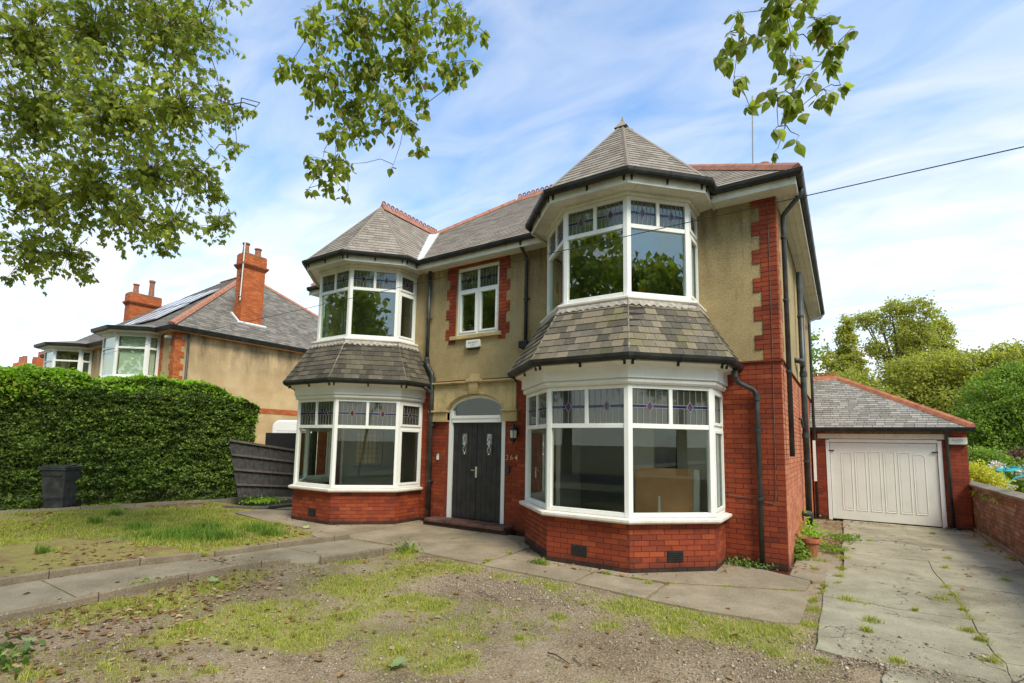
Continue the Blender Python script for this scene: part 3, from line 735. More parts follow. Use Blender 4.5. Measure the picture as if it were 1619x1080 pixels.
# string course at the foot of the render
mb = MB()
mb.box((-0.83, -0.035, 3.035), (0.035, -0.0065, 3.06)); mb.box((0.0065, 0.0, 3.035), (0.035, DEP, 3.06))
mb.build('string_course', M_MORTAR, H)

# --- bricks
BR = Pieces('brick')
BM = [MB_RED, MB_SIDE, MB_DARK]
lay_bricks(BR, (0, 0, 0), (1, 0, 0), (0, 0, 1), [(-0.83, 0.0, 0.0, 3.03), (-4.86, -3.98, 0.0, 2.165), (-4.62, -3.98, 2.165, 3.0), (-7.13, -6.44, 0.0, 2.165), (-7.13, -6.80, 2.165, 3.0), (XL, -10.28, 0, 3.0)], 0, darkrows=1, dmat=2)
lay_bricks(BR, (0, 0, 0), (0, 1, 0), (0, 0, 1), [(0.0, 6.8, 0.0, 3.03)], 1, phase=0.1125)
def facet_frame(a, b):
    a, b = Vector((*a, 0)), Vector((*b, 0)); u = (b - a).normalized(); return a, u, (b - a).length
for xc in (XCL, XCR):
    pth = octp(xc, LO)
    inn = offset_path(pth, -0.012)
    mb = MB(); band(mb, offset_path(pth, -0.01), [(0, -0.15), (0, 0.675), (-0.2, 0.675), (-0.2, -0.15)]); mb.build('bay_base', M_MORTAR, H)
    for i in range(5):
        a, u, L = facet_frame(pth[i], pth[i + 1]); n = u.cross(Vector((0, 0, 1)))
        lay_bricks(BR, a - n * 0.01, u, (0, 0, 1), [(0.0, L, 0.0, 0.675)], 0, phase=0.06 * i, darkrows=2 if i == 1 and xc == XCR else 1, dmat=2, proud=0.010)
# quoins: right corner
for k in range(6):
    z0 = 3.075 + 0.15 + k * 0.45
    lay_bricks(BR, (0, -0.006, 0), (1, 0, 0), (0, 0, 1), [(-0.225, 0.0, z0 - 0.225, z0)], 0, proud=0.014, phase=0)
    lay_bricks(BR, (0, -0.006, 0), (1, 0, 0), (0, 0, 1), [(-0.3375, 0.0, z0, min(5.58, z0 + 0.225))], 0, proud=0.014, phase=0.1125)
    lay_bricks(BR, (0.006, 0, 0), (0, 1, 0), (0, 0, 1), [(0.0, 0.225, z0 - 0.225, z0)], 1, proud=0.014)
    lay_bricks(BR, (0.006, 0, 0), (0, 1, 0), (0, 0, 1), [(0.0, 0.3375, z0, min(5.58, z0 + 0.225))], 1, proud=0.014)
mb = MB(); mb.box((-0.226, -0.0075, 3.064), (-0.0, -0.0062, 5.6)); 
for k in range(6):
    z0 = 3.075 + 0.15 + k * 0.45; mb.box((-0.34, -0.0082, z0), (0, -0.0076, min(5.6, z0 + 0.225)))
mb.build('quoin_bed', M_MORTAR, H)
# quoins round the middle window
mb = MB(); mb.box((-6.43, -0.0075, 3.86), (-6.245, -0.0062, 5.6)); mb.box((-5.115, -0.0075, 3.93), (-4.93, -0.0062, 5.6)); mb.box((-6.5, -0.0078, 5.54), (-4.86, -0.0064, 5.7))
lay_bricks(BR, (0, -0.006, 0), (1, 0, 0), (0, 0, 1), [(-6.5, -4.86, 5.545, 5.62)], 0, proud=0.014)
for k in range(4):
    z0 = 3.825 + 0.15 + k * 0.45
    for (nx0, nx1, wx0, wx1) in ((-6.43, -6.245, -6.52, -6.245), (-5.115, -4.93, -5.115, -4.84)):
        if k or nx0 > -6: pass
        lay_bricks(BR, (0, -0.006, 0), (1, 0, 0), (0, 0, 1), [(nx0, nx1, max(z0 - 0.225, 3.86), z0)], 0, proud=0.014, bw=0.19, phase=nx0 % 0.19)
        lay_bricks(BR, (0, -0.006, 0), (1, 0, 0), (0, 0, 1), [(wx0, wx1, z0, min(5.54, z0 + 0.225))], 0, proud=0.014, phase=nx0 % 0.225)
        mb.box((wx0, -0.0082, z0), (wx1, -0.0079, min(5.54, z0 + 0.225)))
mb.build('quoin_bed', M_MORTAR, H)
BR.emit(H, BM, 300)
# air bricks
for (xc, fi, t) in ((XCR, 2, 0.42), (XCR, 3, 0.52), (XCL, 2, 0.55), (XCL, 1, 0.62)):
    pth = octp(xc, LO); a, u, L = facet_frame(pth[fi], pth[fi + 1]); n = u.cross(Vector((0, 0, 1))); c = a + u * (L * t)
    mb = MB(); mb.obox(c + n * 0.001 - u * 0.12 + Vector((0, 0, 0.155)), u * 0.24, n * 0.008, (0, 0, 0.15))
    for q in range(5): mb.obox(c + n * 0.009 - u * 0.11 + Vector((0, 0, 0.165 + q * 0.027)), u * 0.22, n * 0.006, (0, 0, 0.012))
    mb.build('air_brick', M_IRON, H)

# --- bay window units
def unit(a, b, z0, z1, zt, lights, leaded, glass, case=False, diamond=None, seed=0, y_shift=0.0):
    a3, b3 = Vector((*a, 0)), Vector((*b, 0)); u = (b3 - a3).normalized(); n = u.cross(Vector((0, 0, 1))); L = (b3 - a3).length; Z = Vector((0, 0, 1))
    D = 0.075
    f = MB()
    def bar(x0, x1, za, zb, d0=0.0, d1=D): f.obox(a3 + u * x0 - n * d1 + Z * za, u * (x1 - x0), n * (d1 - d0), Z * (zb - za))
    s = 0.055
    bar(0, s, z0, z1); bar(L - s, L, z0, z1); bar(s, L - s, z0, z0 + 0.06); bar(s, L - s, z1 - 0.055, z1); bar(s, L - s, zt - 0.033, zt + 0.033, 0.004)
    for k in range(1, lights):
        x = L * k / lights; bar(x - 0.028, x + 0.028, zt + 0.033, z1 - 0.055, 0.004)
    panes = [(s, L - s, z0 + 0.06, zt - 0.033, glass, False)]
    for k in range(lights):
        x0 = s if k == 0 else L * k / lights + 0.028; x1 = L - s if k == lights - 1 else L * (k + 1) / lights - 0.028
        panes.append((x0, x1, zt + 0.033, z1 - 0.055, M_LGLASS if leaded else glass, leaded))
    if case:
        for (x0, x1, za, zb, m, l) in list(panes):
            t = 0.045
            for q in ((x0, x1, za, za + t), (x0, x1, zb - t, zb), (x0, x0 + t, za + t, zb - t), (x1 - t, x1, za + t, zb - t)): bar(*q, d0=-0.014, d1=0.02)
        panes = [(x0 + .045, x1 - .045, za + .045, zb - .045, m, l) for (x0, x1, za, zb, m, l) in panes]
    w = f.build('window', M_UPVC, H, bevel=0.004)
    for (x0, x1, za, zb, m, l) in panes:
        p = MB(); p.obox(a3 + u * x0 - n * 0.040 + Z * za, u * (x1 - x0), n * 0.006, Z * (zb - za)); p.build('pane', m, w)
        if l:
            c = MB(); zm = za + (zb - za) * 0.5; bh = 0.022; xm = (x0 + x1) / 2; dw = min(0.05, (x1 - x0) * 0.16); r = 0.0032
            def cb(xa, xb, q0, q1): c.obox(a3 + u * xa - n * 0.033 + Z * q0, u * (xb - xa), n * 0.005, Z * (q1 - q0))
            nn = 6
            for k in range(1, nn):
                x = x0 + (x1 - x0) * k / nn
                if abs(x - xm) < 0.01: cb(x - r, x + r, za, zm - 1.5 * dw); cb(x - r, x + r, zm + 1.5 * dw, zb)
                else: cb(x - r, x + r, za, zm - bh); cb(x - r, x + r, zm + bh, zb)
            for sgn in (-1, 1): cb(x0, xm - dw, zm + sgn * bh - r, zm + sgn * bh + r); cb(xm + dw, x1, zm + sgn * bh - r, zm + sgn * bh + r)
            dv = 1.6 * dw
            pts = [(xm, zm + dv), (xm + dw, zm), (xm, zm - dv), (xm - dw, zm)]
            for i in range(4):
                (xa, qa), (xb, qb) = pts[i], pts[(i + 1) % 4]; d = Vector((xb - xa, qb - qa)).normalized(); e = Vector((-d.y, d.x)) * r
                P = [a3 + u * X + Z * Q - n * 0.033 for X, Q in ((xa + e.x, qa + e.y), (xb + e.x, qb + e.y), (xb - e.x, qb - e.y), (xa - e.x, qa - e.y))]
                c.prism(P, n * 0.005)
            c.build('lead_came', M_CAME, w)
            bb = MB()
            bb.obox(a3 + u * x0 - n * 0.0338 + Z * (zm - bh), u * (xm - dw * 1.15 - x0), n * 0.003, Z * 2 * bh); bb.obox(a3 + u * (xm + dw * 1.15) - n * 0.0338 + Z * (zm - bh), u * (x1 - xm - dw * 1.15), n * 0.003, Z * 2 * bh)
            bb.build('stained_band', M_BLUE, w)
            dd = MB(); dd.prism([a3 + u * X + Z * Q - n * 0.0338 for X, Q in pts], n * 0.003); dd.build('stained_diamond', diamond or M_PURP, w)
    return w
def corner_post(P, i, z0, z1):
    v = Vector(P[i]); a = (v - Vector(P[i - 1])).normalized(); b = (Vector(P[i + 1]) - v).normalized(); na, nb = Vector((a.y, -a.x)), Vector((b.y, -b.x))
    m = (na + nb) / (1 + na.dot(nb)); t = 0.062; o = 0.006
    pts = [v - a * t + na * o, v + m * o, v + b * t + nb * o, v + b * t - nb * 0.08, v - m * 0.08, v - a * t - na * 0.08]
    mb = MB(); mb.prism([(p.x, p.y, z0) for p in pts], (0, 0, z1 - z0)); mb.build('corner_post', M_UPVC, H, bevel=0.003)
for xc in (XCL, XCR):
    dm = M_PURP if xc == XCR else M_PURPR
    for d, z0, z1, zt, gl in ((LO, Zs1, Zt1, Ztr1, M_GLASS), (UP, Zs2, Zt2, Ztr2, M_GLASSU)):
        P = octp(xc, d); nl = [1, 2, 2, 2, 1]
        for i in range(5): unit(P[i], P[i + 1], z0 + 0.004, z1, zt, nl[i], True, gl, case=(i in (0, 4)), diamond=dm)
        for i in range(1, 5): corner_post(P, i, z0 + 0.004, z1 - 0.001)
    # lower sill, frieze, crown, gutter, skirt
    P = octp(xc, LO)
    mb = MB(); band(mb, P, [(0.10, 0.70), (0.10, 0.735), (0.02, Zs1), (-0.12, Zs1), (-0.12, 0.677), (0.08, 0.677)]); mb.build('bay_sill', M_SILL, H, bevel=0.004)
    mb = MB(); band(mb, P, [(-0.08, 2.602), (0.035, 2.602), (0.06, 2.63), (0.06, 2.665), (0.042, 2.68), (0.085, 2.69), (0.085, 2.85), (0.10, 2.865), (0.19, 2.885), (0.215, 2.90), (0.215, 2.965), (-0.08, 2.965)]); mb.build('frieze_board', M_FRIEZE, H)
    P2 = octp(xc, UP)
    mb = MB(); band(mb, P2, [(0.12, 3.905), (0.12, 3.935), (0.03, Zs2), (-0.1, Zs2), (-0.1, 3.88), (0.10, 3.88)]); mb.build('bay_sill', M_SILL, H, bevel=0.003)
    # rounded brick band under the sill, behind the lead
    mb = MB(); band(mb, P2, [(0.045, 3.70), (0.055, 3.879), (-0.1, 3.879), (-0.1, 3.70)]); mb.build('sill_course', M_LEAD, H)
    # soffit + cornice + fascia (upper)
    mb = MB(); band(mb, P2, [(-0.08, 5.542), (0.03, 5.542), (0.05, 5.56), (0.05, 5.60), (0.26, 5.632), (0.26, 5.645), (-0.08, 5.645)]); mb.build('soffit', M_FASCIA, H)
    mb = MB(); band(mb, P2, [(0.262, 5.59), (0.285, 5.585), (0.285, 5.745), (0.262, 5.745)]); mb.build('fascia', M_FASCIA, H)
    # ceiling / floor plates of the bay
    mb = MB(); pin = offset_path(P, -0.09); mb.prism([(x, y, 2.97) for x, y in pin], (0, 0, 0.03)); mb.build('bay_ceiling', M_PLASTER, H)
    mb = MB(); pin = offset_path(P2, -0.09); mb.prism([(x, y, 5.646) for x, y in pin], (0, 0, 0.02)); mb.build('bay_ceiling', M_PLASTER, H)
# lead flashing with scalloped lower edge on the skirt roofs
def skirt_pts(xc): 
    A = offset_path(octp(xc, LO), 0.31); B = offset_path(octp(xc, UP), 0.075)
    return A, B, 2.985, 3.885
SL = Pieces('slate'); SM = [M_SLATE, M_SKIRT, M_SKIRT2]
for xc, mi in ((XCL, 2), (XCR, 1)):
    A, B, za, zb = skirt_pts(xc)
    und = MB()
    for i in range(5):
        q = [(*A[i], za), (*A[i + 1], za), (*B[i + 1], zb), (*B[i], zb)]
        facet(und, q)
        lay_slates(SL, q, mi, sw=0.165, ex=0.128, th=0.008)
    und.build('skirt_roof', M_UNDER, H)
    fl = MB()
    for i in range(5):
        a, b, c, d = Vector((*B[i], zb)), Vector((*B[i + 1], zb)), Vector((*A[i + 1], za)), Vector((*A[i], za))
        n = (b - a).cross(c - a).normalized(); n = n if n.z > 0 else -n
        K = max(6, int((b - a).length / 0.055)); top = [a.lerp(b, k / K) for k in range(K + 1)]; bot = []
        for k in range(K + 1):
            dn = 0.10 if k % 2 else 0.135 + random.uniform(-.01, .015)
            t = dn / (d - a).length; bot.append(top[k].lerp(d.lerp(c, k / K), t))
        vs = [p + n * 0.022 for p in top] + [p + n * (0.026 if k % 2 else 0.019) for k, p in enumerate(bot)] + [p - n * 0.0 for p in bot]
        m = K + 1
        for k in range(K): fl.add([vs[k], vs[k + 1], vs[m + k + 1], vs[m + k]], [(0, 1, 2, 3)]); fl.add([vs[m + k], vs[m + k + 1], vs[2 * m + k + 1], vs[2 * m + k]], [(0, 1, 2, 3)])
    fl.build('lead_flashing', M_LEAD, H)

# --- gutters
def gutter(path2, z, name='gutter', parent=H, brackets=True, bends=()):
    r = 0.058; mb = MB(); prof = []
    for k in range(9):
        a = math.pi * k / 8; prof.append((r - r * math.cos(a) , z - 0.095 * math.sin(a) ** 0.8 if 0 < k < 8 else z))
    prof = [(0.0, z + 0.0)] + prof[1:8] + [(2 * r, z), (2 * r - 0.007, z)] + [(r - (r - 0.007) * math.cos(math.pi * k / 8), z - 0.086 * math.sin(math.pi * k / 8)) for k in range(7, 0, -1)] + [(0.007, z)]
    band(mb, path2, prof); g_ = mb.build(name, M_GUT, parent)
    if brackets:
        P = offset_path(path2, 0.0)
        for i in range(len(P) - 1):
            a, b = Vector((*P[i], 0)), Vector((*P[i + 1], 0)); L = (b - a).length; u = (b - a).normalized(); n = u.cross(Vector((0, 0, 1)))
            ts = [0.06, L - 0.06] if L < 1.0 else [0.06] + list(np.linspace(0, L, max(2, int(L / 0.8)) + 1)[1:-1]) + [L - 0.06]
            for t in ts:
                m = MB(); c = a + u * (t - 0.015)
                for k in range(6):
                    a0, a1 = math.pi * k / 6, math.pi * (k + 1) / 6; R = r + 0.008
                    def q(an): return n * (r - R * math.cos(an)) + Vector((0, 0, z - 0.105 * math.sin(an)))
                    m.add([c + q(a0), c + u * 0.03 + q(a0), c + u * 0.03 + q(a1), c + q(a1)], [(0, 1, 2, 3)])
                m.obox(c + n * -0.02 + Vector((0, 0, z - 0.15)), u * 0.03, n * 0.03, (0, 0, 0.12)); m.build('gutter_bracket', M_GUT, parent)
    return g_
for xc in (XCL, XCR):
    gutter(offset_path([p if i not in (0, 5) else (p[0], -0.02) for i, p in enumerate(octp(xc, LO))], 0.215), 3.0)
GU = lambda xc, y0=-0.33: offset_path(octp(xc, UP, y0), 0.287)
# upper gutter runs on along the main eaves: left end, bay, centre, bay, right end, side
ge = -0.29
def upper_path():
    L_, R_ = GU(XCL, ge), GU(XCR, ge)
    return [(XL - 0.30, ge)] + L_ + R_ + [(0.29, ge), (0.29, DEP + 0.3)]
UPATH = upper_path()
gutter(UPATH, ZE)
# main soffit and fascia
for (a, b) in (((XCL + 1.54, -0.287, 5.60), (XCR - 1.54, -0.0065, 5.62)), ((XCR + 1.54, -0.287, 5.60), (0.287, -0.0065, 5.62)), ((XL - 0.29, -0.287, 5.60), (XCL - 1.54, -0.0065, 5.62)), *[((0.0125 + k * 0.0925, -0.0065, 5.60), (0.0125 + k * 0.0925 + 0.089, DEP + 0.28, 5.62)) for k in range(3)]):
    mb = MB(); mb.box(a, b); mb.build('soffit_board', M_FASCIA, H)
for (a, b) in (((XCL + 1.54, -0.312, 5.585), (XCR - 1.54, -0.29, 5.745)), ((XCR + 1.54, -0.312, 5.585), (0.312, -0.29, 5.745)), ((XL - 0.31, -0.312, 5.585), (XCL - 1.54, -0.29, 5.745)), ((0.29, -0.2895, 5.585), (0.312, DEP + 0.3, 5.745)), ((-0.02, DEP + 0.281, 5.585), (0.289, DEP + 0.3, 5.745))):
    mb = MB(); mb.box(a, b); mb.build('fascia', M_FASCIA, H)

# --- roofs
SF = 0.777; RX, RY, RZ = 0.33, -0.33, ZE
yr = 3.63; zr = RZ + SF * (yr - RY); xr_, xl_ = RX - (yr - RY), (XL - 0.33) + (yr - RY)
xe = XL - 0.23
yb = DEP + 0.33
main_front = [(xe, RY, RZ), (RX, RY, RZ), (xr_, yr, zr), (xe + (yr - RY), yr, zr)]
right_end = [(RX, RY, RZ), (RX, yb, RZ), (xr_, yr, zr)]
left_end = [(xe, yb, RZ), (xe, RY, RZ), (xe + (yr - RY), yr, zr)]
back = [(RX, yb, RZ), (xe, yb, RZ), (xe + (yr - RY), yr, zr), (xr_, yr, zr)]
und = MB()
for q in (main_front, right_end, left_end, back): facet(und, q)
APX = 7.55; w8 = UP['w'] + 0.322; K = 0.41421356; h8 = UP['h'] + 0.322 * K; yf8 = UP['yf'] - 0.322; ys8 = UP['ys'] - 0.322 * K
yap = yf8 + w8
yv = RY + (APX - RZ) / SF
def bayroof(xc):
    V = [(xc - w8, RY), (xc - w8, ys8), (xc - h8, yf8), (xc + h8, yf8), (xc + w8, ys8), (xc + w8, RY)]
    E = [(x, y, RZ) for x, y in V]; ap = (xc, yap, APX); rv = (xc, yv, APX)
    return [[E[0], E[1], ap, rv], [E[1], E[2], ap], [E[2], E[3], ap], [E[3], E[4], ap], [E[4], E[5], rv, ap]]
# main slope minus the two bay gablets: cut into convex pieces
def cut_front():
    out = []; y0, y1 = RY, yr
    def P(x, y): return (x, y, RZ + SF * (y - RY))
    a, b = XCL, XCR
    out.append([P(a + w8, RY), P(b - w8, RY), P(b, yv), P(a, yv)])
    hx = lambda y: xe + (y - RY)
    out.append([P(RX - 0.0, RY), P(RX - (yv - RY), yv), P(b, yv), P(b + w8, RY)])
    out.append([P(xe, RY), P(a - w8, RY), P(a, yv), P(hx(yv), yv)])
    out.append([P(hx(yv), yv), P(RX - (yv - RY), yv), P(xr_, yr), P(xe + (yr - RY), yr)])
    # first edge must be the eave and the normal must look up
    o2 = []
    for q in out:
        m = min(p[2] for p in q); idx = [i for i, p in enumerate(q) if abs(p[2] - m) < 1e-6]
        nz = sum((Vector(q[i]) - Vector(q[0])).cross(Vector(q[i + 1]) - Vector(q[0])).z for i in range(1, len(q) - 1))
        if nz < 0: q = q[::-1]
        for r in range(len(q)):
            if abs(q[r][2] - m) < 1e-6 and abs(q[(r + 1) % len(q)][2] - m) < 1e-6: q = q[r:] + q[:r]; break
        o2.append(q)
    return o2
for q in cut_front(): lay_slates(SL, q, 0, sw=0.20, ex=0.135)
for xc in (XCL, XCR):
    for q in bayroof(xc):
        facet(und, q); lay_slates(SL, q, 0, sw=0.165, ex=0.118)
lay_slates(SL, right_end, 0, sw=0.25, ex=0.14)
und.build('roof', M_UNDER, H)
SL.emit(H, SM, 300)

# ridge and hip tiles
def ridge_line(a, b, parent, mat, crest=False, L=0.45, r=0.11, name='ridge_tile', hgt=0.085):
    a, b = Vector(a), Vector(b); T = (b - a).length; u = (b - a).normalized(); s = u.cross(Vector((0, 0, 1))).normalized(); n = s.cross(u)
    k = 0; t = 0.0
    while t < T - 0.05:
        e = min(t + L, T); c = a + u * (t + 0.004); d = u * (e - t - 0.008); m = MB()
        prof = [(-r, -0.03), (-r * 0.55, hgt * 0.55), (0, hgt), (r * 0.55, hgt * 0.55), (r, -0.03)] if not crest else [(-r, -0.06), (-0.02, hgt * 0.9), (-0.012, hgt + 0.012), (0.012, hgt + 0.012), (0.02, hgt * 0.9), (r, -0.06)]
        m.prism([c + s * x + n * z for x, z in prof], d)
        o = m.build(name, mat, parent)
        if crest:   # row of rings standing on the tile
            cm = MB(); nn = 3
            for q in range(nn):
                cc = c + u * ((q + 0.5) * (e - t) / nn) + n * (hgt + 0.055)
                R, rr = 0.048, 0.021
                pts = [cc + u * (R * math.cos(2 * math.pi * j / 14)) + n * (R * math.sin(2 * math.pi * j / 14)) for j in range(15)]
                cm.tube(pts, rr, 5, caps=False)
            cm.build('crest', mat, o)
        t = e; k += 1
Zo = Vector((0, 0, 0.01))
ridge_line((XCL, yap, APX), (XCL, yv + 0.05, APX), H, M_TERRA, True)
ridge_line((xe + (yv - RY), yv, APX), (xe + (yr - RY), yr, zr), H, M_TERRA)
ridge_line((xe + (yr - RY) + 0.05, yr, zr), (xr_, yr, zr), H, M_TERRA, True)
ridge_line((RX, RY + 0.03, RZ + 0.03), (xr_, yr, zr), H, M_TERRA)
ridge_line((xe, RY + 0.03, RZ + 0.03), (xe + (yv - RY), yv, APX), H, M_TERRA)
ridge_line((XCR, yap + 0.4, APX), (XCR, yv, APX), H, M_TERRA, True)
# bay hips: thin mitred weathered strips
def strip(name, a, b, w, th, mat, parent=H):
    a, b = Vector(a), Vector(b); u = (b - a).normalized(); s = u.cross(Vector((0, 0, 1))).normalized(); n = s.cross(u)
    m = MB(); m.prism([a - s * w + n * 0.0, a + n * th, a + s * w, a - n * 0.02], b - a); return m.build(name, mat, parent)
for xc in (XCL, XCR):
    for (x, y) in ((xc - w8, ys8), (xc - h8, yf8), (xc + h8, yf8), (xc + w8, ys8)): strip('hip_strip', (x, y, RZ + 0.01), (xc, yap, APX + 0.01), 0.03, 0.022, M_SLATE)
    A, B, za, zb = skirt_pts(xc)
    for i in range(1, 5): strip('hip_strip', (*A[i], za + 0.008), (*B[i], zb + 0.008), 0.014, 0.012, M_SKIRTH)
# valley flashing
def valley(a, b, mat, w=0.13):
    a, b = Vector(a), Vector(b); m = MB(); K_ = 9
    u = (b - a); s = u.normalized().cross(Vector((0, 0, 1))).normalized()
    for k in range(K_):
        p, q = a + u * (k / K_), a + u * ((k + 1) / K_ + 0.004); l = 0.05
        m.add([p - s * w + Vector((0, 0, 0.09)), p + Vector((0, 0, 0.035)), p + s * w + Vector((0, 0, 0.09)), q - s * w + Vector((0, 0, 0.095)), q + Vector((0, 0, 0.04)), q + s * w + Vector((0, 0, 0.095)),
               p - s * w + Vector((0, 0, 0.0)), p + s * w, q - s * w, q + s * w], [(0, 1, 4, 3), (1, 2, 5, 4), (6, 0, 3, 8), (2, 7, 9, 5), (0, 6, 7, 2, 1), (3, 4, 5, 9, 8)], 0, 0)
    m.build('valley_flashing', mat, H)
valley((XCL + w8 - 0.05, RY + 0.06, RZ + 0.045), (XCL + 0.08, yv - 0.09, APX - 0.05), M_LEADW, 0.12)
valley((XCR + w8 - 0.05, RY + 0.06, RZ - 0.02), (XCR + 0.08, yv - 0.09, APX - 0.08), M_LEAD, 0.10)
# finial on the right pyramid
m = MB(); m.prism([(XCR - 0.10, yap - 0.1, APX - 0.06), (XCR + 0.10, yap - 0.1, APX - 0.06), (XCR + 0.10, yap + 0.1, APX - 0.06), (XCR - 0.10, yap + 0.1, APX - 0.06)], (0, 0, 0.02))
m.add([(XCR - 0.12, yap - 0.12, APX - 0.07), (XCR + 0.12, yap - 0.12, APX - 0.07), (XCR + 0.12, yap + 0.12, APX - 0.07), (XCR - 0.12, yap + 0.12, APX - 0.07), (XCR - 0.03, yap - 0.03, APX + 0.07), (XCR + 0.03, yap - 0.03, APX + 0.07), (XCR + 0.03, yap + 0.03, APX + 0.07), (XCR - 0.03, yap + 0.03, APX + 0.07), (XCR, yap, APX + 0.19)],
      [(0, 1, 5, 4), (1, 2, 6, 5), (2, 3, 7, 6), (3, 0, 4, 7), (4, 5, 8), (5, 6, 8), (6, 7, 8), (7, 4, 8)]); m.build('finial', M_STONEF, H)
# chimney stack behind the ridge, with its pot, and the aerial pole
m = MB(); m.box((-1.15, 5.1, 6.4), (-0.55, 5.9, 8.42)); m.box((-1.2, 5.05, 8.42), (-0.5, 5.95, 8.5)); cs = m.build('chimney', MB_CHIM, H)
m = MB(); m.lathe((-0.68, 5.3, 8.5), [(0.13, 0), (0.12, 0.3), (0.15, 0.32), (0.15, 0.40), (0.12, 0.43), (0.09, 0.43), (0.09, 0.3)], 16); m.build('chimney_pot', M_POT, cs, smooth=False)
m = MB(); m.tube([(-0.86, 4.6, 7.9), (-0.80, 4.6, 10.4)], 0.017, 6); m.build('aerial_pole', M_CHROME if False else M_CAME, H)

# --- middle upper window
def flat_window(x0, x1, z0, z1, zt, y, parent=H):
    f = MB(); s = 0.06
    def bar(a, b, c, d, y0=0.0): f.box((a, y - y0, c), (b, y + 0.07, d))
    bar(x0, x0 + s, z0, z1); bar(x1 - s, x1, z0, z1); bar(x0 + s, x1 - s, z0, z0 + s); bar(x0 + s, x1 - s, z1 - s, z1); bar(x0 + s, x1 - s, zt - .03, zt + .03, -0.002)
    xm = (x0 + x1) / 2; bar(xm - .035, xm + .035, z0 + s, zt - .03, -0.002); bar(xm - .028, xm + .028, zt + .03, z1 - s, -0.002)
    for a, b in ((x0 + s, xm - .035), (xm + .035, x1 - s)):
        t = 0.04
        for q in ((a, b, z0 + s, z0 + s + t), (a, b, zt - .03 - t, zt - .03), (a, a + t, z0 + s + t, zt - .03 - t), (b - t, b, z0 + s + t, zt - .03 - t)): bar(*q, y0=0.012)
    w = f.build('window', M_UPVC, parent, bevel=0.004)
    for a, b, c, d, gl in ((x0 + s + .04, xm - .075, z0 + s + .04, zt - .07, M_GLASSU), (xm + .075, x1 - s - .04, z0 + s + .04, zt - .07, M_GLASSU), (x0 + s, xm - .028, zt + .03, z1 - s, M_GLASSU), (xm + .028, x1 - s, zt + .03, z1 - s, M_LGLASS)):
        p = MB(); p.box((a, y + 0.03, c), (b, y + 0.036, d)); p.build('pane', gl, w)
    for a, b in ((x0 + s, xm - .028), (xm + .028, x1 - s)):
        c = MB(); zm = (zt + .03 + z1 - s) / 2; cx = (a + b) / 2
        for k in range(1, 6):
            x = a + (b - a) * k / 6; c.box((x - .003, y + .022, zt + .03), (x + .003, y + .03, z1 - s))
        c.build('lead_came', M_CAME, w)
        c = MB(); c.box((a, y + .0235, zm - .022), (b, y + .0285, zm + .022)); c.build('stained_band', M_BLUE, w)
        c = MB(); c.prism([(cx, y + .021, zm + .07), (cx + .045, y + .021, zm), (cx, y + .021, zm - .07), (cx - .045, y + .021, zm)], (0, 0.008, 0)); c.build('stained_diamond', M_PURPR, w)
flat_window(-6.235, -5.125, 4.025, 5.535, 5.02, 0.03)
m = MB(); m.box((-6.36, -0.075, 3.94), (-5.02, 0.10, 4.02)); m.build('window_sill', M_STONE, H, bevel=0.006)

# --- door surround
m = MB(); ar = []
xa, xb, zs_, rise = -6.36, -4.92, 2.42, 0.30
for k in range(17):
    t = k / 16; x = xa + (xb - xa) * t; ar.append((x, zs_ + rise * math.sqrt(max(0, 1 - (2 * t - 1) ** 2)) ** 1.25))
y0_, y1_ = -0.062, 0.10
for k in range(16):
    (x0, z0), (x1, z1) = ar[k], ar[k + 1]
    vs = [(x0, y0_, z0), (x1, y0_, z1), (x1, y0_, 2.96), (x0, y0_, 2.96), (x0, y1_, z0), (x1, y1_, z1), (x1, y1_, 2.96), (x0, y1_, 2.96)]
    m.add(vs, [(0, 1, 2, 3), (4, 7, 6, 5), (0, 4, 5, 1), (3, 2, 6, 7)])
m.box((-6.80, y0_, 2.20), (xa, y1_, 2.96)); m.box((xb, y0_, 2.20), (-4.63, y1_, 2.96))
m.build('door_surround', M_STONE, H)
m = MB()   # archivolt
for k in range(16):
    (x0, z0), (x1, z1) = ar[k], ar[k + 1]
    vs = [(x0, -0.085, z0 + .03), (x1, -0.085, z1 + .03), (x1, -0.085, z1 + 0.11), (x0, -0.085, z0 + 0.11), (x0, -0.0622, z0 + .03), (x1, -0.0622, z1 + .03), (x1, -0.0622, z1 + 0.11), (x0, -0.0622, z0 + 0.11)]
    m.add(vs, [(0, 1, 2, 3), (0, 4, 5, 1), (3, 2, 6, 7)])
m.build('arch_moulding', M_STONE, H)
m = MB(); m.box((-6.84, -0.13, 2.985), (-4.60, 0.0, 3.02)); m.box((-6.82, -0.10, 2.962), (-4.62, 0.0, 2.984)); m.build('cornice', M_STONE, H, bevel=0.004)
m = MB()
m.prism([(-5.73, -0.14, 2.74), (-5.55, -0.14, 2.74), (-5.51, -0.14, 3.05), (-5.77, -0.14, 3.05)], (0, 0.10, 0)); m.box((-5.80, -0.17, 2.99), (-5.48, -0.02, 3.06)); m.box((-5.74, -0.12, 3.061), (-5.54, -0.007, 3.16))
for k in range(4): m.box((-5.715 + k * .045, -0.15, 2.78), (-5.695 + k * .045, -0.1405, 2.96))
m.build('keystone', M_STONE, H, bevel=0.004)
for (a, b, c, d) in ((-6.74, -5.86, 2.915, 2.935), (-5.42, -4.69, 2.915, 2.935), (-6.74, -6.72, 2.45, 2.914), (-4.71, -4.69, 2.45, 2.914), (-6.50, -6.48, 2.62, 2.914), (-4.86, -4.84, 2.62, 2.914)): m = MB(); m.box((a, -0.072, c), (b, -0.0623, d)); m.build('panel_moulding', M_STONE, H)
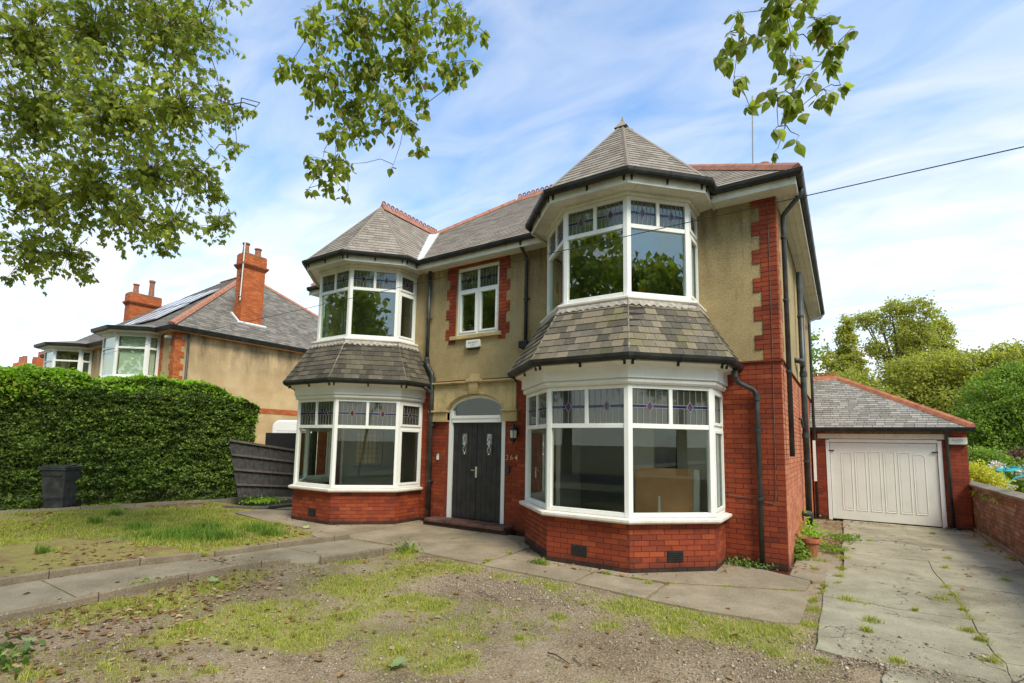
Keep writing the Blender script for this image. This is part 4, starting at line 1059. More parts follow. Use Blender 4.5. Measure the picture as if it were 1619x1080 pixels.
for (a, b) in ((-6.83, -6.36), (-4.92, -4.58)):
    m = MB(); m.box((a, -0.09, 2.17), (b, 0.10, 2.36)); m.box((a - .02, -0.13, 2.375), (b + .02, 0.10, 2.41)); m.box((a - .01, -0.11, 2.361), (b + .01, 0.10, 2.374)); m.build('impost', M_STONE, H, bevel=0.004)
# --- door frame, fanlight and double door
m = MB(); m.box((-6.37, 0.02, 0.10), (-6.27, 0.12, 2.42)); m.box((-5.00, 0.02, 0.10), (-4.91, 0.12, 2.42)); m.box((-6.27, 0.0, 2.155), (-5.00, 0.12, 2.29))
m.box((-6.265, -0.015, 2.24), (-5.005, -0.001, 2.30))
for k in range(16):
    (x0, z0), (x1, z1) = ar[k], ar[k + 1]; s0 = 0.93
    c0 = ((x0 + 5.64) * s0 - 5.64, zs_ + (z0 - zs_) * 0.80 + 0.0); c1 = ((x1 + 5.64) * s0 - 5.64, zs_ + (z1 - zs_) * 0.80)
    m.add([(x0, .02, z0), (x1, .02, z1), (c1[0], .02, c1[1]), (c0[0], .02, c0[1]), (x0, .10, z0), (x1, .10, z1), (c1[0], .10, c1[1]), (c0[0], .10, c0[1])], [(0, 1, 2, 3), (2, 6, 7, 3), (4, 7, 6, 5)])
df = m.build('door_frame', M_UPVC, H)
m = MB(); pts = [((x + 5.64) * 0.95 - 5.64, 0.06, zs_ + (z - zs_) * 0.85) for x, z in ar]; pts = [(pts[0][0], .06, 2.285)] + pts + [(pts[-1][0], .06, 2.285)]
m.prism(pts, (0, 0.006, 0)); m.build('fanlight', M_GLASS, df)
for (a, b) in ((-6.265, -5.64), (-5.632, -5.005)):
    m = MB(); m.box((a, 0.068, 0.17), (b, 0.10, 2.15))
    K_ = 5
    for k in range(K_): 
        x0 = a + (b - a) * k / K_; x1 = a + (b - a) * (k + 1) / K_; cx = (a + b) / 2
        if x0 < cx + 0.04 and x1 > cx - 0.04 and False: pass
        m.box((x0 + .003, 0.056, 0.18), (x1 - .003, 0.0678, 2.14))
    dl = m.build('door', M_DOOR, H)
    cx = (a + b) / 2 + (0.0)
    m = MB(); m.box((cx - .085, .044, 1.46), (cx - .066, .055, 1.94)); m.box((cx + .066, .044, 1.46), (cx + .085, .055, 1.94)); m.box((cx - .066, .044, 1.46), (cx + .066, .055, 1.48)); m.box((cx - .066, .044, 1.92), (cx + .066, .055, 1.94)); m.build('glazing_bead', M_DOOR, dl)
    m = MB(); m.box((cx - .066, .048, 1.48), (cx + .066, .0555, 1.92)); m.build('pane', M_LGLASS, dl)
    m = MB()
    for q in range(2):
        zc = 1.59 + q * 0.22
        for pz in (((0, .1), (.04, 0)), ((.04, 0), (0, -.1)), ((0, -.1), (-.04, 0)), ((-.04, 0), (0, .1))):
            m.tube([(cx + pz[0][0], .046, zc + pz[0][1]), (cx + pz[1][0], .046, zc + pz[1][1])], 0.005, 5)
    m.tube([(cx - .05, .046, 1.72), (cx, .046, 1.68), (cx + .05, .046, 1.74)], 0.008, 5)
    m.build('lead_came', M_CHROME, dl)
m = MB(); m.box((-5.66, .046, 1.02), (-5.615, .056, 1.24)); m.tube([(-5.64, .05, 1.17), (-5.64, .0, 1.17), (-5.73, .0, 1.17)], 0.011, 8); m.tube([(-5.64, .05, 1.06), (-5.64, .035, 1.06)], 0.014, 8); m.build('door_handle', M_CHROME, H)
for i in range(6):
    x0 = -6.66 + i * 0.335; m = MB(); m.box((x0 + .003, -0.36, 0.09), (x0 + .332, 0.067, 0.16)); m.build('step_tile', M_STEP, H, bevel=0.015)
m = MB(); m.box((-6.70, -0.33, -0.02), (-4.62, 0.0, 0.088)); m.build('door_step', MB_DARK, H)
# lamp
LX, LY, LZ = -4.62, -0.14, 1.88
m = MB(); m.box((LX - .03, -0.02, LZ + .02), (LX + .03, -0.011, LZ + .2)); m.tube([(LX, -0.02, LZ + .15), (LX, LY + .0, LZ + .24), (LX, LY, LZ + .2)], 0.01, 6)
m.lathe((LX, LY, LZ), [(0.0, .27), (.012, .26), (.012, .22), (.03, .2), (.085, .14), (.1, .12), (.095, .11), (.0, .11)], 6)
m.lathe((LX, LY, LZ), [(0.0, -.17), (.01, -.16), (.01, -.14), (.035, -.12), (.075, -.06), (.078, -.04), (.0, -.04)], 6)
for k in range(6):
    an = 2 * math.pi * k / 6; m.tube([(LX + .075 * math.cos(an), LY + .075 * math.sin(an), LZ - .05), (LX + .085 * math.cos(an), LY + .085 * math.sin(an), LZ + .12)], 0.006, 5)
lamp = m.build('wall_lantern', M_IRON, H)
m = MB(); m.lathe((LX, LY, LZ), [(.066, -.04), (.075, .11)], 6); m.build('pane', M_FROST, lamp)
m = MB(); m.tube([(LX - .02, -.016, 1.70), (LX - .02, -.016, 1.62), (-4.50, -.016, 1.60), (-4.30, -.016, 1.58), (-4.26, -.016, 1.5), (-4.26, -.016, 0.4)], .006, 5); m.build('cable', M_CABLE, H)
for ch, mt, x in (('2', M_BOARD, -4.83), ('6', M_BOARD, -4.73), ('4', M_BRASS, -4.62)):
    text_mesh(ch, 0.145, basis((1, 0, 0), (0, 0, 1), (0, -1, 0), (x, -0.016, 1.455)), mt, 'house_number', H, 0.004)
m = MB(); m.box((-4.85, -.05, 1.15), (-4.76, -.011, 1.30)); m.build('key_safe', M_IRON, H, bevel=.01)
m = MB(); m.box((-6.66, -.035, 1.35), (-6.58, -.011, 1.49)); bl = m.build('doorbell', M_CHROME, H, bevel=.006); m = MB(); m.box((-6.645, -.042, 1.36), (-6.595, -.0355, 1.44)); m.build('doorbell_button', M_ALARM, bl)
# alarm box under the middle window
def alarm(cx, z0, z1, w, y, text1, text2, parent, green=False):
    m = MB(); m.prism([(cx - w / 2, y, z0 + .02), (cx - w / 2 + .02, y, z0), (cx + w / 2 - .02, y, z0), (cx + w / 2, y, z0 + .02), (cx + w / 2, y, z1), (cx - w / 2, y, z1)], (0, -0.07, 0))
    o = m.build('alarm_box', M_ALARM, parent, bevel=.008)
    m = MB(); m.box((cx - w / 2 + .02, y - .066, z0 - .035), (cx + w / 2 - .02, y, z0 - .001)); m.build('alarm_base', M_GREEN if green else M_IRON, o, bevel=.01)
    text_mesh(text1, w * .15, basis((1, 0, 0), (0, 0, 1), (0, -1, 0), (cx, y - .071, z0 + (z1 - z0) * .62)), M_INK, 'lettering', o, .0008)
    text_mesh(text2, w * .085, basis((1, 0, 0), (0, 0, 1), (0, -1, 0), (cx, y - .071, z0 + (z1 - z0) * .32)), M_INK, 'lettering', o, .0008)
    return o
alarm(-5.72, 3.73, 3.895, 0.36, -0.007, 'SECURITY', 'ALARMS', H)
# --- rain pipes
def pipe(name, pts, r=0.038, parent=H, clips=(), coll=(), mat=None):
    P = []
    pts = [Vector(p) for p in pts]
    for i, p in enumerate(pts):
        if 0 < i < len(pts) - 1:
            a, b = (pts[i - 1] - p), (pts[i + 1] - p); d = min(0.05, a.length / 2.2, b.length / 2.2); P += [p + a.normalized() * d, p + (a.normalized() + b.normalized()) * d * 0.18, p + b.normalized() * d]
        else: P.append(p)
    m = MB(); m.tube(P, r, 12); o = m.build(name, mat or M_PIPE, parent, smooth=True)
    for c, ax in clips:
        m = MB(); c = Vector(c); m.tube([c - Vector((0, 0, .02)), c + Vector((0, 0, .02))], r + .008, 12); ax = Vector(ax); s = ax.cross(Vector((0, 0, 1))); m.obox(c - s * (r + .03) + ax * 0.0 - Vector((0, 0, .012)), s * 2 * (r + .03), ax * (r + .006), (0, 0, .024)); m.build('pipe_clip', M_PIPE, o)
    for c in coll:
        m = MB(); c = Vector(c); m.tube([c - Vector((0, 0, .05)), c + Vector((0, 0, .05))], r + .012, 12); m.build('pipe_collar', M_PIPE, o, smooth=False)
    return o
Yp = -0.075
pipe('downpipe', [(-6.99, Yp, 5.60), (-6.99, Yp, 3.50)], 0.042, clips=[((-6.99, Yp, 4.5), (0, 1, 0))])
pipe('downpipe', [(-6.99, Yp, 3.62), (-6.97, Yp, 3.42), (-6.80, Yp - .02, 3.22), (-6.80, Yp, 0.02)], 0.05, clips=[((-6.80, Yp, 2.1), (0, 1, 0)), ((-6.80, Yp, 0.9), (0, 1, 0))], coll=[(-6.99, Yp, 3.52), (-6.80, Yp, 3.1), (-6.80, Yp, 2.72)])
pipe('downpipe', [(-6.86, -.30, 2.93), (-6.84, -.16, 2.86), (-6.80, Yp - .05, 2.80)], 0.036)
pipe('downpipe', [(-4.42, -.30, 5.70), (-4.42, -.28, 5.60), (-4.42, Yp + .01, 5.42), (-4.42, Yp + .01, 3.74)], 0.036, clips=[((-4.42, Yp + .01, 4.6), (0, 1, 0))])
m = MB(); m.box((-4.53, -.16, 3.60), (-4.33, -.007, 3.74)); m.build('rainwater_hopper', M_GUT, H, bevel=.01)
pipe('downpipe', [(-0.60, -.26, 2.93), (-0.60, -.26, 2.80), (-0.57, -.20, 2.72), (-0.36, Yp, 2.60), (-0.33, Yp, 2.52), (-0.33, Yp, 0.04)], 0.036, clips=[((-0.33, Yp, 2.0), (0, 1, 0)), ((-0.33, Yp, 1.0), (0, 1, 0))], coll=[(-0.60, -.26, 2.84), (-0.33, Yp, 2.5)])
m = MB(); m.lathe((-0.33, Yp - .02, 0.015), [(.0, .02), (.12, .02), (.13, .0)], 12); m.build('gully_cover', M_IRON, H)
# side wall pipes
Xp = 0.085
pipe('downpipe', [(0.345, 0.15, 5.70), (0.345, 0.15, 5.62), (Xp, 0.18, 5.34), (Xp, 0.22, 5.2), (Xp, 0.22, 1.62)], 0.036, clips=[((Xp, .22, 5.0), (-1, 0, 0)), ((Xp, .22, 4.0), (-1, 0, 0)), ((Xp, .22, 2.9), (-1, 0, 0))])
pipe('soil_pipe', [(Xp + .02, 3.2, 5.32), (Xp + .02, 3.2, 0.02)], 0.055, clips=[((Xp + .02, 3.2, 4.4), (-1, 0, 0)), ((Xp + .02, 3.2, 1.5), (-1, 0, 0))], coll=[(Xp + .02, 3.2, 3.22), (Xp + .02, 3.2, 2.0), (Xp + .02, 3.2, 0.45)])
pipe('waste_pipe', [(0.0, 2.55, 3.42), (Xp + .02, 2.75, 3.42), (Xp + .02, 3.2, 3.40), (Xp + .02, 3.2, 3.2)], 0.05)
pipe('waste_pipe', [(0.0, 2.95, 2.32), (0.06, 2.95, 2.32), (0.06, 2.98, 2.22), (Xp, 3.18, 2.1)], 0.022)
pipe('waste_pipe', [(0.0, 2.8, 0.52), (Xp + .02, 2.9, 0.52), (Xp + .02, 3.2, .50)], 0.05)
pipe('downpipe', [(0.345, DEP + .2, 5.70), (0.345, DEP + .1, 5.62), (Xp, 7.25, 5.36), (Xp, 7.2, 5.2), (Xp, 6.0, 0.02)][:0] or [(0.345, 8.9, 5.70), (0.33, 8.6, 5.55), (0.12, 7.1, 5.15), (0.10, 6.62, 5.0), (0.10, 6.62, 0.02)], 0.034)
# thin cables on the front corner
m = MB(); m.tube([(-0.10, -.022, 5.5), (-0.105, -.022, 3.0), (-0.12, -.022, 1.4), (-0.13, -.022, 1.02), (-0.16, -.022, .93), (-0.25, -.022, .95), (-.5, -.022, 1.0), (-.80, -.022, 1.02)], .0045, 5); m.build('cable', M_RAIL, H)

# --- interior
m = MB()
m.box((XL + .28, .28, 3.06), (-.28, DEP - .28, 3.30)); m.box((XL + .28, .28, -.05), (-.28, DEP - .28, .10)); m.box((XL + .28, .28, 5.64), (-.28, DEP - .28, 5.70))
for xc, d in ((XCL, LO), (XCR, LO)):
    P = offset_path(octp(xc, d, .27), -.21); m.prism([(x, y, .0) for x, y in P], (0, 0, .10))
    P = offset_path(octp(xc, UP, .27), -.101); m.prism([(x, y, 3.35) for x, y in P], (0, 0, .10))
m.build('floor', M_CARPET, H)
m = MB(); 
for xx in (-7.05, -4.25): m.box((xx - .05, .281, .11), (xx + .05, 4.6, 3.05)); m.box((xx - .05, .281, 3.31), (xx + .05, 4.6, 5.63))
m.build('partition', M_PLASTERD, H)
m = MB()
m.box((XL + .281, 4.6, .11), (-.281, 4.7, 3.05)); m.box((XL + .281, 4.6, 3.31), (-.281, 4.7, 5.63))
m.box((XL + .281, .285, 3.035), (-.281, 4.59, 3.055)); m.box((XL + .281, .285, 5.62), (-.281, 4.59, 5.638))
m.build('back_partition', M_PLASTER, H)
m = MB(); m.box((-3.6, 4.2, .11), (-2.95, 4.59, 3.0)); m.box((-2.35, 4.2, .11), (-1.75, 4.59, 3.0)); m.box((-2.945, 4.2, 1.95), (-2.355, 4.59, 3.0)); m.build('chimney_breast', M_INTW, H)
m = MB()
grid_wall(m, (0, .2915, 0), (1, 0, 0), (0, -1, 0), .010, XL + .30, -.30, .11, 3.03, [(XCL - 1.42, XCL + 1.42, 0, 2.95), (XCR - 1.42, XCR + 1.42, 0, 2.95), (-7.2, -4.1, 0, 3.2)])
grid_wall(m, (0, .2845, 0), (1, 0, 0), (0, -1, 0), .010, XL + .30, -.30, 3.31, 5.61, [(XCL - 1.18, XCL + 1.18, 3.2, 5.62), (XCR - 1.18, XCR + 1.18, 3.2, 5.62), (-6.28, -5.08, 3.98, 5.58)])
grid_wall(m, (XL + .292, .3, 0), (0, 1, 0), (-1, 0, 0), .010, 0, 4.29, .11, 3.03, [(.70, 1.73, 1.02, 2.45)]); m.box((XL + .282, .3, 3.31), (XL + .292, 4.59, 5.61)); m.box((-.292, .3, .11), (-.282, 4.59, 3.03)); m.box((-.292, .3, 3.31), (-.282, 4.59, 5.61))
m.build('wall_lining', M_PLASTER, H)
# curtain-dark doors at the back
m = MB(); m.box((-3.95, 4.56, .11), (-3.62, 4.595, 2.1)); m.box((-9.0, 4.56, .11), (-8.2, 4.595, 2.1)); m.box((-2.94, 4.30, .11), (-2.36, 4.5, 1.94)); m.build('inner_door', M_DOOR, H)
m = MB(); m.box((-4.19, 2.0, .11), (-2.99, 2.1, 3.03)); m.build('dark_partition', M_DARKW, H)  # left part of the inner wall, in a darker colour
m = MB(); grid_wall(m, (0, 2.0, 0), (1, 0, 0), (0, -1, 0), .1, -2.985, -.30, .11, 3.03, [(-2.55, -2.08, 0, 2.12)]); m.build('inner_wall', M_INTW, H)
# board leaning in the right-hand room
bd = empty('leaning_board', 'brown board leaning inside the right ground-floor bay window', 'board', (-1.75, 0.30, 0.10))
m = MB(); m.prism([(-.62, 0, 0), (.36, 0, 0), (.36, .12, 1.26), (-.62, .12, 1.26)], (0, .02, 0)); m.build('panel', M_BOARD, bd)
m = MB(); m.prism([(.365, .0, 0), (.46, .0, 0), (.46, .12, 1.26), (.365, .12, 1.26)], (0, .05, 0)); m.build('white_edge', M_INTW, bd)
m = MB(); m.box((-.17, -.10, 0), (-.14, -.07, .80)); m.build('white_batten', M_INTW, bd)
# leaded side window of the left room
m = MB(); y0, y1, z0, z1 = 1.0, 2.03, 1.02, 2.45; x = XL + .26
for q in ((y0, y0 + .07, z0, z1), (y1 - .07, y1, z0, z1), (y0 + .07, y1 - .07, z0, z0 + .07), (y0 + .07, y1 - .07, z1 - .07, z1), (y0 + .07, y1 - .07, 2.0, 2.05)): m.box((x - .06, q[0], q[2]), (x, q[1], q[3]))
m.box((x, y0 - .08, z0 - .07), (x + .12, y1 + .08, z0 - .002)); sw = m.build('side_window', M_UPVC, H)
m = MB(); m.box((x - .04, y0 + .07, z0 + .07), (x - .03, y1 - .07, z1 - .07)); m.build('pane', M_FROST, sw)
m = MB()
for k in range(1, 6): yy = y0 + .07 + k * (y1 - y0 - .14) / 6; m.box((x - .028, yy - .005, z0 + .07), (x - .02, yy + .005, z1 - .07))
for k in range(1, 9): zq = z0 + .07 + k * (z1 - z0 - .14) / 9; m.box((x - .0195, y0 + .07, zq - .005), (x - .0125, y1 - .07, zq + .005))
m.build('lead_came', M_CAME, sw)

# ================================================================== GARAGE
G_ = empty('garage', 'low red brick garage with white panelled door and grey hipped slate roof', 'garage', (0, 0, 0))
GY, GX0, GX1, GE = 6.84, 0.03, 3.03, 2.20
dx0, dx1, dzt = 0.36, 2.56, 1.98
m = MB(); grid_wall(m, (0, GY, 0), (1, 0, 0), (0, -1, 0), .22, GX0, GX1, -.1, GE, [(dx0, dx1, -.1, dzt + .02)])
grid_wall(m, (GX1, GY + .22, 0), (0, 1, 0), (1, 0, 0), .22, 0, 5.0, -.1, GE, [])
m.box((GX0, GY + 4.8, -.1), (GX1 - .23, GY + 5.0, GE)); m.box((GX0, GY + .23, -.1), (GX0 + .2, GY + 4.79, GE)); m.box((GX0 + .21, GY + .23, GE - .08), (GX1 - .23, GY + 4.79, GE - .01)); m.build('wall', M_MORTAR2, G_)
GB = Pieces('brick')
lay_bricks(GB, (0, GY, 0), (1, 0, 0), (0, 0, 1), [(GX0, dx0 - .02, 0, dzt + .02), (dx1 + .02, GX1, 0, dzt + .05), (GX0, dx0 - .02, dzt + .02, GE - .02), (dx1 + .1, GX1, dzt + .05, GE - .02)], 0, proud=.008)
lay_bricks(GB, (GX1, GY, 0), (0, 1, 0), (0, 0, 1), [(0, 3, 0, GE - .02)], 0, proud=.008)
GB.emit(G_, [MB_GAR], 300)
m = MB(); m.box((dx0 - .2, GY - .035, dzt + .03), (dx1 + .15, GY - .001, dzt + .15)); m.build('lintel', M_FASCIA, G_, bevel=.004)
m = MB(); m.box((GX0 - .05, GY - .16, GE - .01), (GX1 + .03, GY - .0, GE + .06)); m.build('fascia', M_FASCIA, G_)
m = MB(); m.box((dx0 - .03, GY - .02, 0), (dx0 + .05, GY + .12, dzt)); m.box((dx1 - .05, GY - .02, 0), (dx1 + .03, GY + .12, dzt)); m.box((dx0 + .05, GY - .02, dzt - .06), (dx1 - .05, GY + .12, dzt + .018)); m.build('door_frame', M_UPVC, G_, bevel=.004)
m = MB(); m.box((dx0 + .06, GY + .012, .035), (dx1 - .06, GY + .05, dzt - .07)); gd = m.build('garage_door', M_GARDOOR, G_)
pw = (dx1 - dx0 - .5) / 6
for k in range(6):      # recessed panels read as raised beads round a field
    x0 = dx0 + .25 + k * pw + .035; x1 = x0 + pw - .07; z0, z1 = .27, 1.66 + [0, .02, .03, .03, .02, -.01][k]
    m = MB()
    c = 0.06 if k in (0, 5) else .02
    P = [(x0, z0), (x1, z0), (x1, z1 - (c if k == 5 else 0)), (x1 - (c if k == 5 else 0), z1), (x0, z1)]
    P = [(x0, z0), (x1, z0), (x1, z1), (x0, z1)] if k != 5 else [(x0, z0), (x1, z0), (x1, z1 - .06), (x1 - .06, z1), (x0, z1)]
    for i in range(len(P)):
        a, b = P[i], P[(i + 1) % len(P)]; m.tube([(a[0], GY + .012, a[1]), (b[0], GY + .012, b[1])], .009, 6)
    m.prism([(q[0], GY + .0085, q[1]) for q in inset(P, .035)], (0, .003, 0))
    m.build('door_panel', M_GARDOOR, gd)
for x in (dx0 + .09, dx1 - .09):
    m = MB(); m.box((x - .06, GY - .025, 1.70), (x + .05, GY + .011, 1.725)); m.build('hinge', M_IRON, gd)
GS = Pieces('slate'); gy0, gx1, gx0 = GY - .14, GX1 + .10, -.06; gs = .61; half = 2.5
ez = GE + .075
front = [(gx0, gy0, ez), (gx1, gy0, ez), (gx1 - half, gy0 + half, ez + gs * half), (gx0, gy0 + half, ez + gs * half)]
side = [(gx1, gy0, ez), (gx1, gy0 + 2 * half, ez), (gx1 - half, gy0 + half, ez + gs * half)]
m = MB(); facet(m, front); facet(m, side); facet(m, [(gx0, gy0 + 2 * half, ez), (gx1, gy0 + 2 * half, ez), (gx1 - half, gy0 + half, ez + gs * half), (gx0, gy0 + half, ez + gs * half)]); m.build('roof', M_UNDER, G_)
lay_slates(GS, front, 0, sw=.20, ex=.115, gap=.008, th=.010); lay_slates(GS, side, 0, sw=.20, ex=.115); GS.emit(G_, [M_GSLATE], 300)
ridge_line((gx1, gy0 + .02, ez + .03), (gx1 - half, gy0 + half, ez + gs * half), G_, M_TERRA2, L=.42, r=.10)
ridge_line((gx1 - half, gy0 + half, ez + gs * half), (gx0, gy0 + half, ez + gs * half), G_, M_TERRA2, True, L=.42)
m = MB(); band(m, [(gx0, gy0 - .01), (gx1 + .03, gy0 - .01)], [(0, ez - .07), (.02, ez - .09), (.07, ez - .09), (.09, ez - .02), (.09, ez + .01), (0, ez + .01)]); m.build('gutter', M_GUT, G_)
pipe('downpipe', [(2.68, GY - .12, GE + .05), (2.68, GY - .06, GE - .06), (2.68, GY - .06, .05)], .036, parent=G_)
m = MB(); m.lathe((2.68, GY - .1, .0), [(.0, .05), (.13, .05), (.16, .0)], 10); m.build('drain_shoe', M_IRON, G_)
sb = alarm(2.86, 1.90, 2.055, .34, GY - .010, 'ALARMS', 'SECURITY', G_)
m = MB(); m.box((2.69, GY - .083, 1.915), (2.72, GY - .0805, 2.04)); m.build('green_edge', M_GREEN, sb)
# white boarded screen between the house and the garage
ws = empty('side_screen', 'narrow white board in the gap between house and garage', 'screen', (0.04, 6.35, 0))
m = MB(); m.box((.03, 0, .95), (.09, .03, 1.95)); m.build('board', M_UPVC, ws)

# ================================================================== BOUNDARY WALL
W_ = empty('garden_wall', 'old weathered brick boundary wall with concrete coping beside the driveway', 'garden wall')
WX = 3.06
m = MB(); m.box((WX, -6, -.1), (WX + .22, 8.3, .985)); m.build('wall', M_MORTAR2, W_)
WB = Pieces('brick'); lay_bricks(WB, (WX, 8.3, 0), (0, -1, 0), (0, 0, 1), [(1.2, 14.3, .075, .975)], 0, proud=.007, header=True); WB.emit(W_, [MB_OLD], 300)
m = MB(); m.box((WX - .035, -6, -.05), (WX - .001, 8.3, .073)); m.build('plinth', M_COPE, W_)
for i in range(17):
    y0 = -6 + i * .84; y1 = y0 + .832; m = MB(); dz = random.uniform(-.004, .006)
    m.prism([(WX - .06, y0, .985 + dz), (WX - .06, y0, 1.03 + dz), (WX + .11, y0, 1.075 + dz), (WX + .28, y0, 1.03 + dz), (WX + .28, y0, .985 + dz)], (0, y1 - y0, 0)); m.build('coping_stone', M_COPE, W_, bevel=.006)

# ================================================================== NEIGHBOURING HOUSE
N = empty('semi_detached_house', 'pebbledashed semi-detached house with orange chimneys rising behind the hedge', 'house')
NX, NY, ND, NL = -19.62, 0.15, 10.9, -33.0
m = MB(); grid_wall(m, (NX, NY, 0), (0, 1, 0), (1, 0, 0), .3, 0, ND, -.1, 5.72, [(8.2, 9.3, 3.9, 5.2)]); grid_wall(m, (0, NY, 0), (1, 0, 0), (0, -1, 0), .3, NL, NX - .3, -.1, 5.72, [(-23.55, -20.85, 3.6, 5.6), (-30.2, -27.5, 3.6, 5.6)]); m.build('wall', M_DASH, N)
NB = Pieces('brick')
m = MB()
def nq(o, u, n, x0, x1, z0, z1): m.obox(Vector(o) + Vector(u) * x0 + Vector(n) * .002 + Vector((0, 0, z0)), Vector(u) * (x1 - x0), Vector(n) * .004, (0, 0, z1 - z0))
for k in range(13):
    z0 = .15 + k * .45
    for (o, u, n, a, b, c, d) in (((NX, NY, 0), (0, 1, 0), (1, 0, 0), 0, .225, 0, .34), ((NX, NY, 0), (0, 1, 0), (1, 0, 0), ND - .45, ND, ND - .62, ND), ((NX, NY, 0), (1, 0, 0), (0, -1, 0), -.225, 0, -.34, 0), ((-20.60, NY, 0), (1, 0, 0), (0, -1, 0), -.16, 0, -.16, .09)):
        nq(o, u, n, a, b, z0 - .225, min(z0, 5.6)); lay_bricks(NB, Vector(o) + Vector(n) * .006, u, (0, 0, 1), [(a, b, z0 - .225, min(5.6, z0)), (c, d, z0, min(5.6, z0 + .225))], 0, proud=.012)
lay_bricks(NB, (NX + .006, NY, 0), (0, 1, 0), (0, 0, 1), [(.34, ND - .6, 2.78, 3.0)], 0, proud=.012)
m.build('quoin_bed', M_MORTAR, N); NB.emit(N, [MB_CHIM], 0)
NLO = dict(h=.66, w=1.6, yf=-1.25, ys=-.5)
NUP = dict(h=.62, w=1.42, yf=-1.15, ys=-.42)
NXC = (-22.2, -28.85)
for xc in NXC:
    P = [(x, y + NY if j not in (0, 5) else NY) for j, (x, y) in enumerate(octp(xc, NUP))]
    for i in range(1, 5):
        a3, b3 = Vector((*P[i], 0)), Vector((*P[i + 1], 0)); u = (b3 - a3).normalized(); n = u.cross(Vector((0, 0, 1))); L = (b3 - a3).length; f = MB(); z0, z1, zt = 3.92, 5.48, 5.0
        def bar(x0, x1, za, zb, d=0.0): f.obox(a3 + u * x0 - n * .07 + Vector((0, 0, za)), u * (x1 - x0), n * (.07 + d), (0, 0, zb - za))
        bar(0, .09, z0, z1); bar(L - .09, L, z0, z1); bar(.09, L - .09, z0, z0 + .07); bar(.09, L - .09, z1 - .06, z1); bar(.09, L - .09, zt - .035, zt + .035, .003)
        w = f.build('window', M_UPVC, N, bevel=.004)
        for za, zb in ((z0 + .07, zt - .035), (zt + .035, z1 - .06)):
            p = MB(); p.obox(a3 + u * .09 - n * .04 + Vector((0, 0, za)), u * (L - .18), n * .006, (0, 0, zb - za)); p.build('pane', M_GLASSU, w)
        if xc > -25:
            p = MB(); K_ = int(L / .09)
            for k in range(K_): p.obox(a3 + u * (.10 + k * (L - .2) / K_) - n * .13 + Vector((0, 0, z0 + .05)), u * ((L - .2) / K_ - .006), n * .004 + u * .01, (0, 0, z1 - z0 - .1))
            p.build('blind', M_BLIND, w)['kind'] = 'stuff'
    m = MB(); band(m, P, [(.1, 3.86), (.1, 3.9), (0, 3.93), (-.1, 3.93), (-.1, 3.86)]); m.build('bay_sill', M_UPVC, N)
    m = MB(); band(m, P, [(.02, 5.482), (.03, 5.55), (.24, 5.60), (.24, 5.66), (-.1, 5.66), (-.1, 5.482)]); m.build('soffit', M_FASCIA, N)
    m = MB(); band(m, P, [(.25, 5.60), (.36, 5.62), (.38, 5.74), (.25, 5.74)]); m.build('gutter', M_GUT, N)
    A = offset_path(P, .34); B = offset_path(octp(xc, NUP), -.5); m = MB()
    for i in range(5): facet(m, [(*A[i], 5.74), (*A[i + 1], 5.74), (xc, NY + 1.0, 6.35)])
    m.build('bay_roof', M_NSLATE, N)
    # skirt under the bay
    A, B = offset_path([(x, y + NY if j not in (0, 5) else NY) for j, (x, y) in enumerate(octp(xc, NLO))], .3), offset_path(P, .06)
    m = MB(); NSk = Pieces('slate')
    for i in range(5):
        q = [(*A[i], 2.9), (*A[i + 1], 2.9), (*B[i + 1], 3.85), (*B[i], 3.85)]; facet(m, q); lay_slates(NSk, q, 0, sw=.2, ex=.14)
    m.build('skirt_roof', M_UNDER, N); NSk.emit(N, [M_SKIRT2], 0)
    m = MB(); band(m, [(x, y + NY if j not in (0, 5) else NY) for j, (x, y) in enumerate(octp(xc, NLO))], [(0, 0), (0, 2.88), (-.2, 2.88), (-.2, 0)]); m.build('bay_base', M_DASH, N)
    m = MB(); m.box((xc - 1.3, NY + .5, 3.4), (xc + 1.3, NY + .6, 5.6)); m.build('inner_wall', M_PLASTERD, N)
ex0, ey0, ey1, ez_ = NX + .27, NY - .30, NY + ND + .3, 5.78
Wd = (ey1 - ey0) / 2; ns = .775; rz_ = ez_ + ns * Wd
nl = NL - .3
front = [(nl, ey0, ez_), (ex0, ey0, ez_), (ex0 - Wd, ey0 + Wd, rz_), (nl + Wd, ey0 + Wd, rz_)]
hip = [(ex0, ey0, ez_), (ex0, ey1, ez_), (ex0 - Wd, ey0 + Wd, rz_)]
m = MB(); facet(m, front); facet(m, hip); facet(m, [(ex0, ey1, ez_), (nl, ey1, ez_), (nl + Wd, ey0 + Wd, rz_), (ex0 - Wd, ey0 + Wd, rz_)]); facet(m, [(nl, ey1, ez_), (nl, ey0, ez_), (nl + Wd, ey0 + Wd, rz_)]); m.build('roof', M_UNDER, N)
NS = Pieces('slate'); lay_slates(NS, hip, 0, sw=.24, ex=.16); lay_slates(NS, front, 0, sw=.24, ex=.16); NS.emit(N, [M_NSLATE], 0)
ridge_line((ex0, ey0, ez_ + .03), (ex0 - Wd, ey0 + Wd, rz_), N, M_TERRA, r=.15, L=.5)
ridge_line((ex0, ey1, ez_ + .03), (ex0 - Wd, ey0 + Wd, rz_), N, M_TERRA, r=.13, L=.5)
ridge_line((nl + Wd, ey0 + Wd, rz_), (ex0 - Wd, ey0 + Wd, rz_), N, M_TERRA, r=.13, L=.5)
m = MB(); band(m, [(nl, ey0 + .06), (ex0 - .06, ey0 + .06), (ex0 - .06, ey1 - .06)], [(0, 5.62), (.02, 5.6), (.1, 5.62), (.14, 5.74), (.14, 5.76), (0, 5.76)]); m.build('gutter', M_GUT, N)
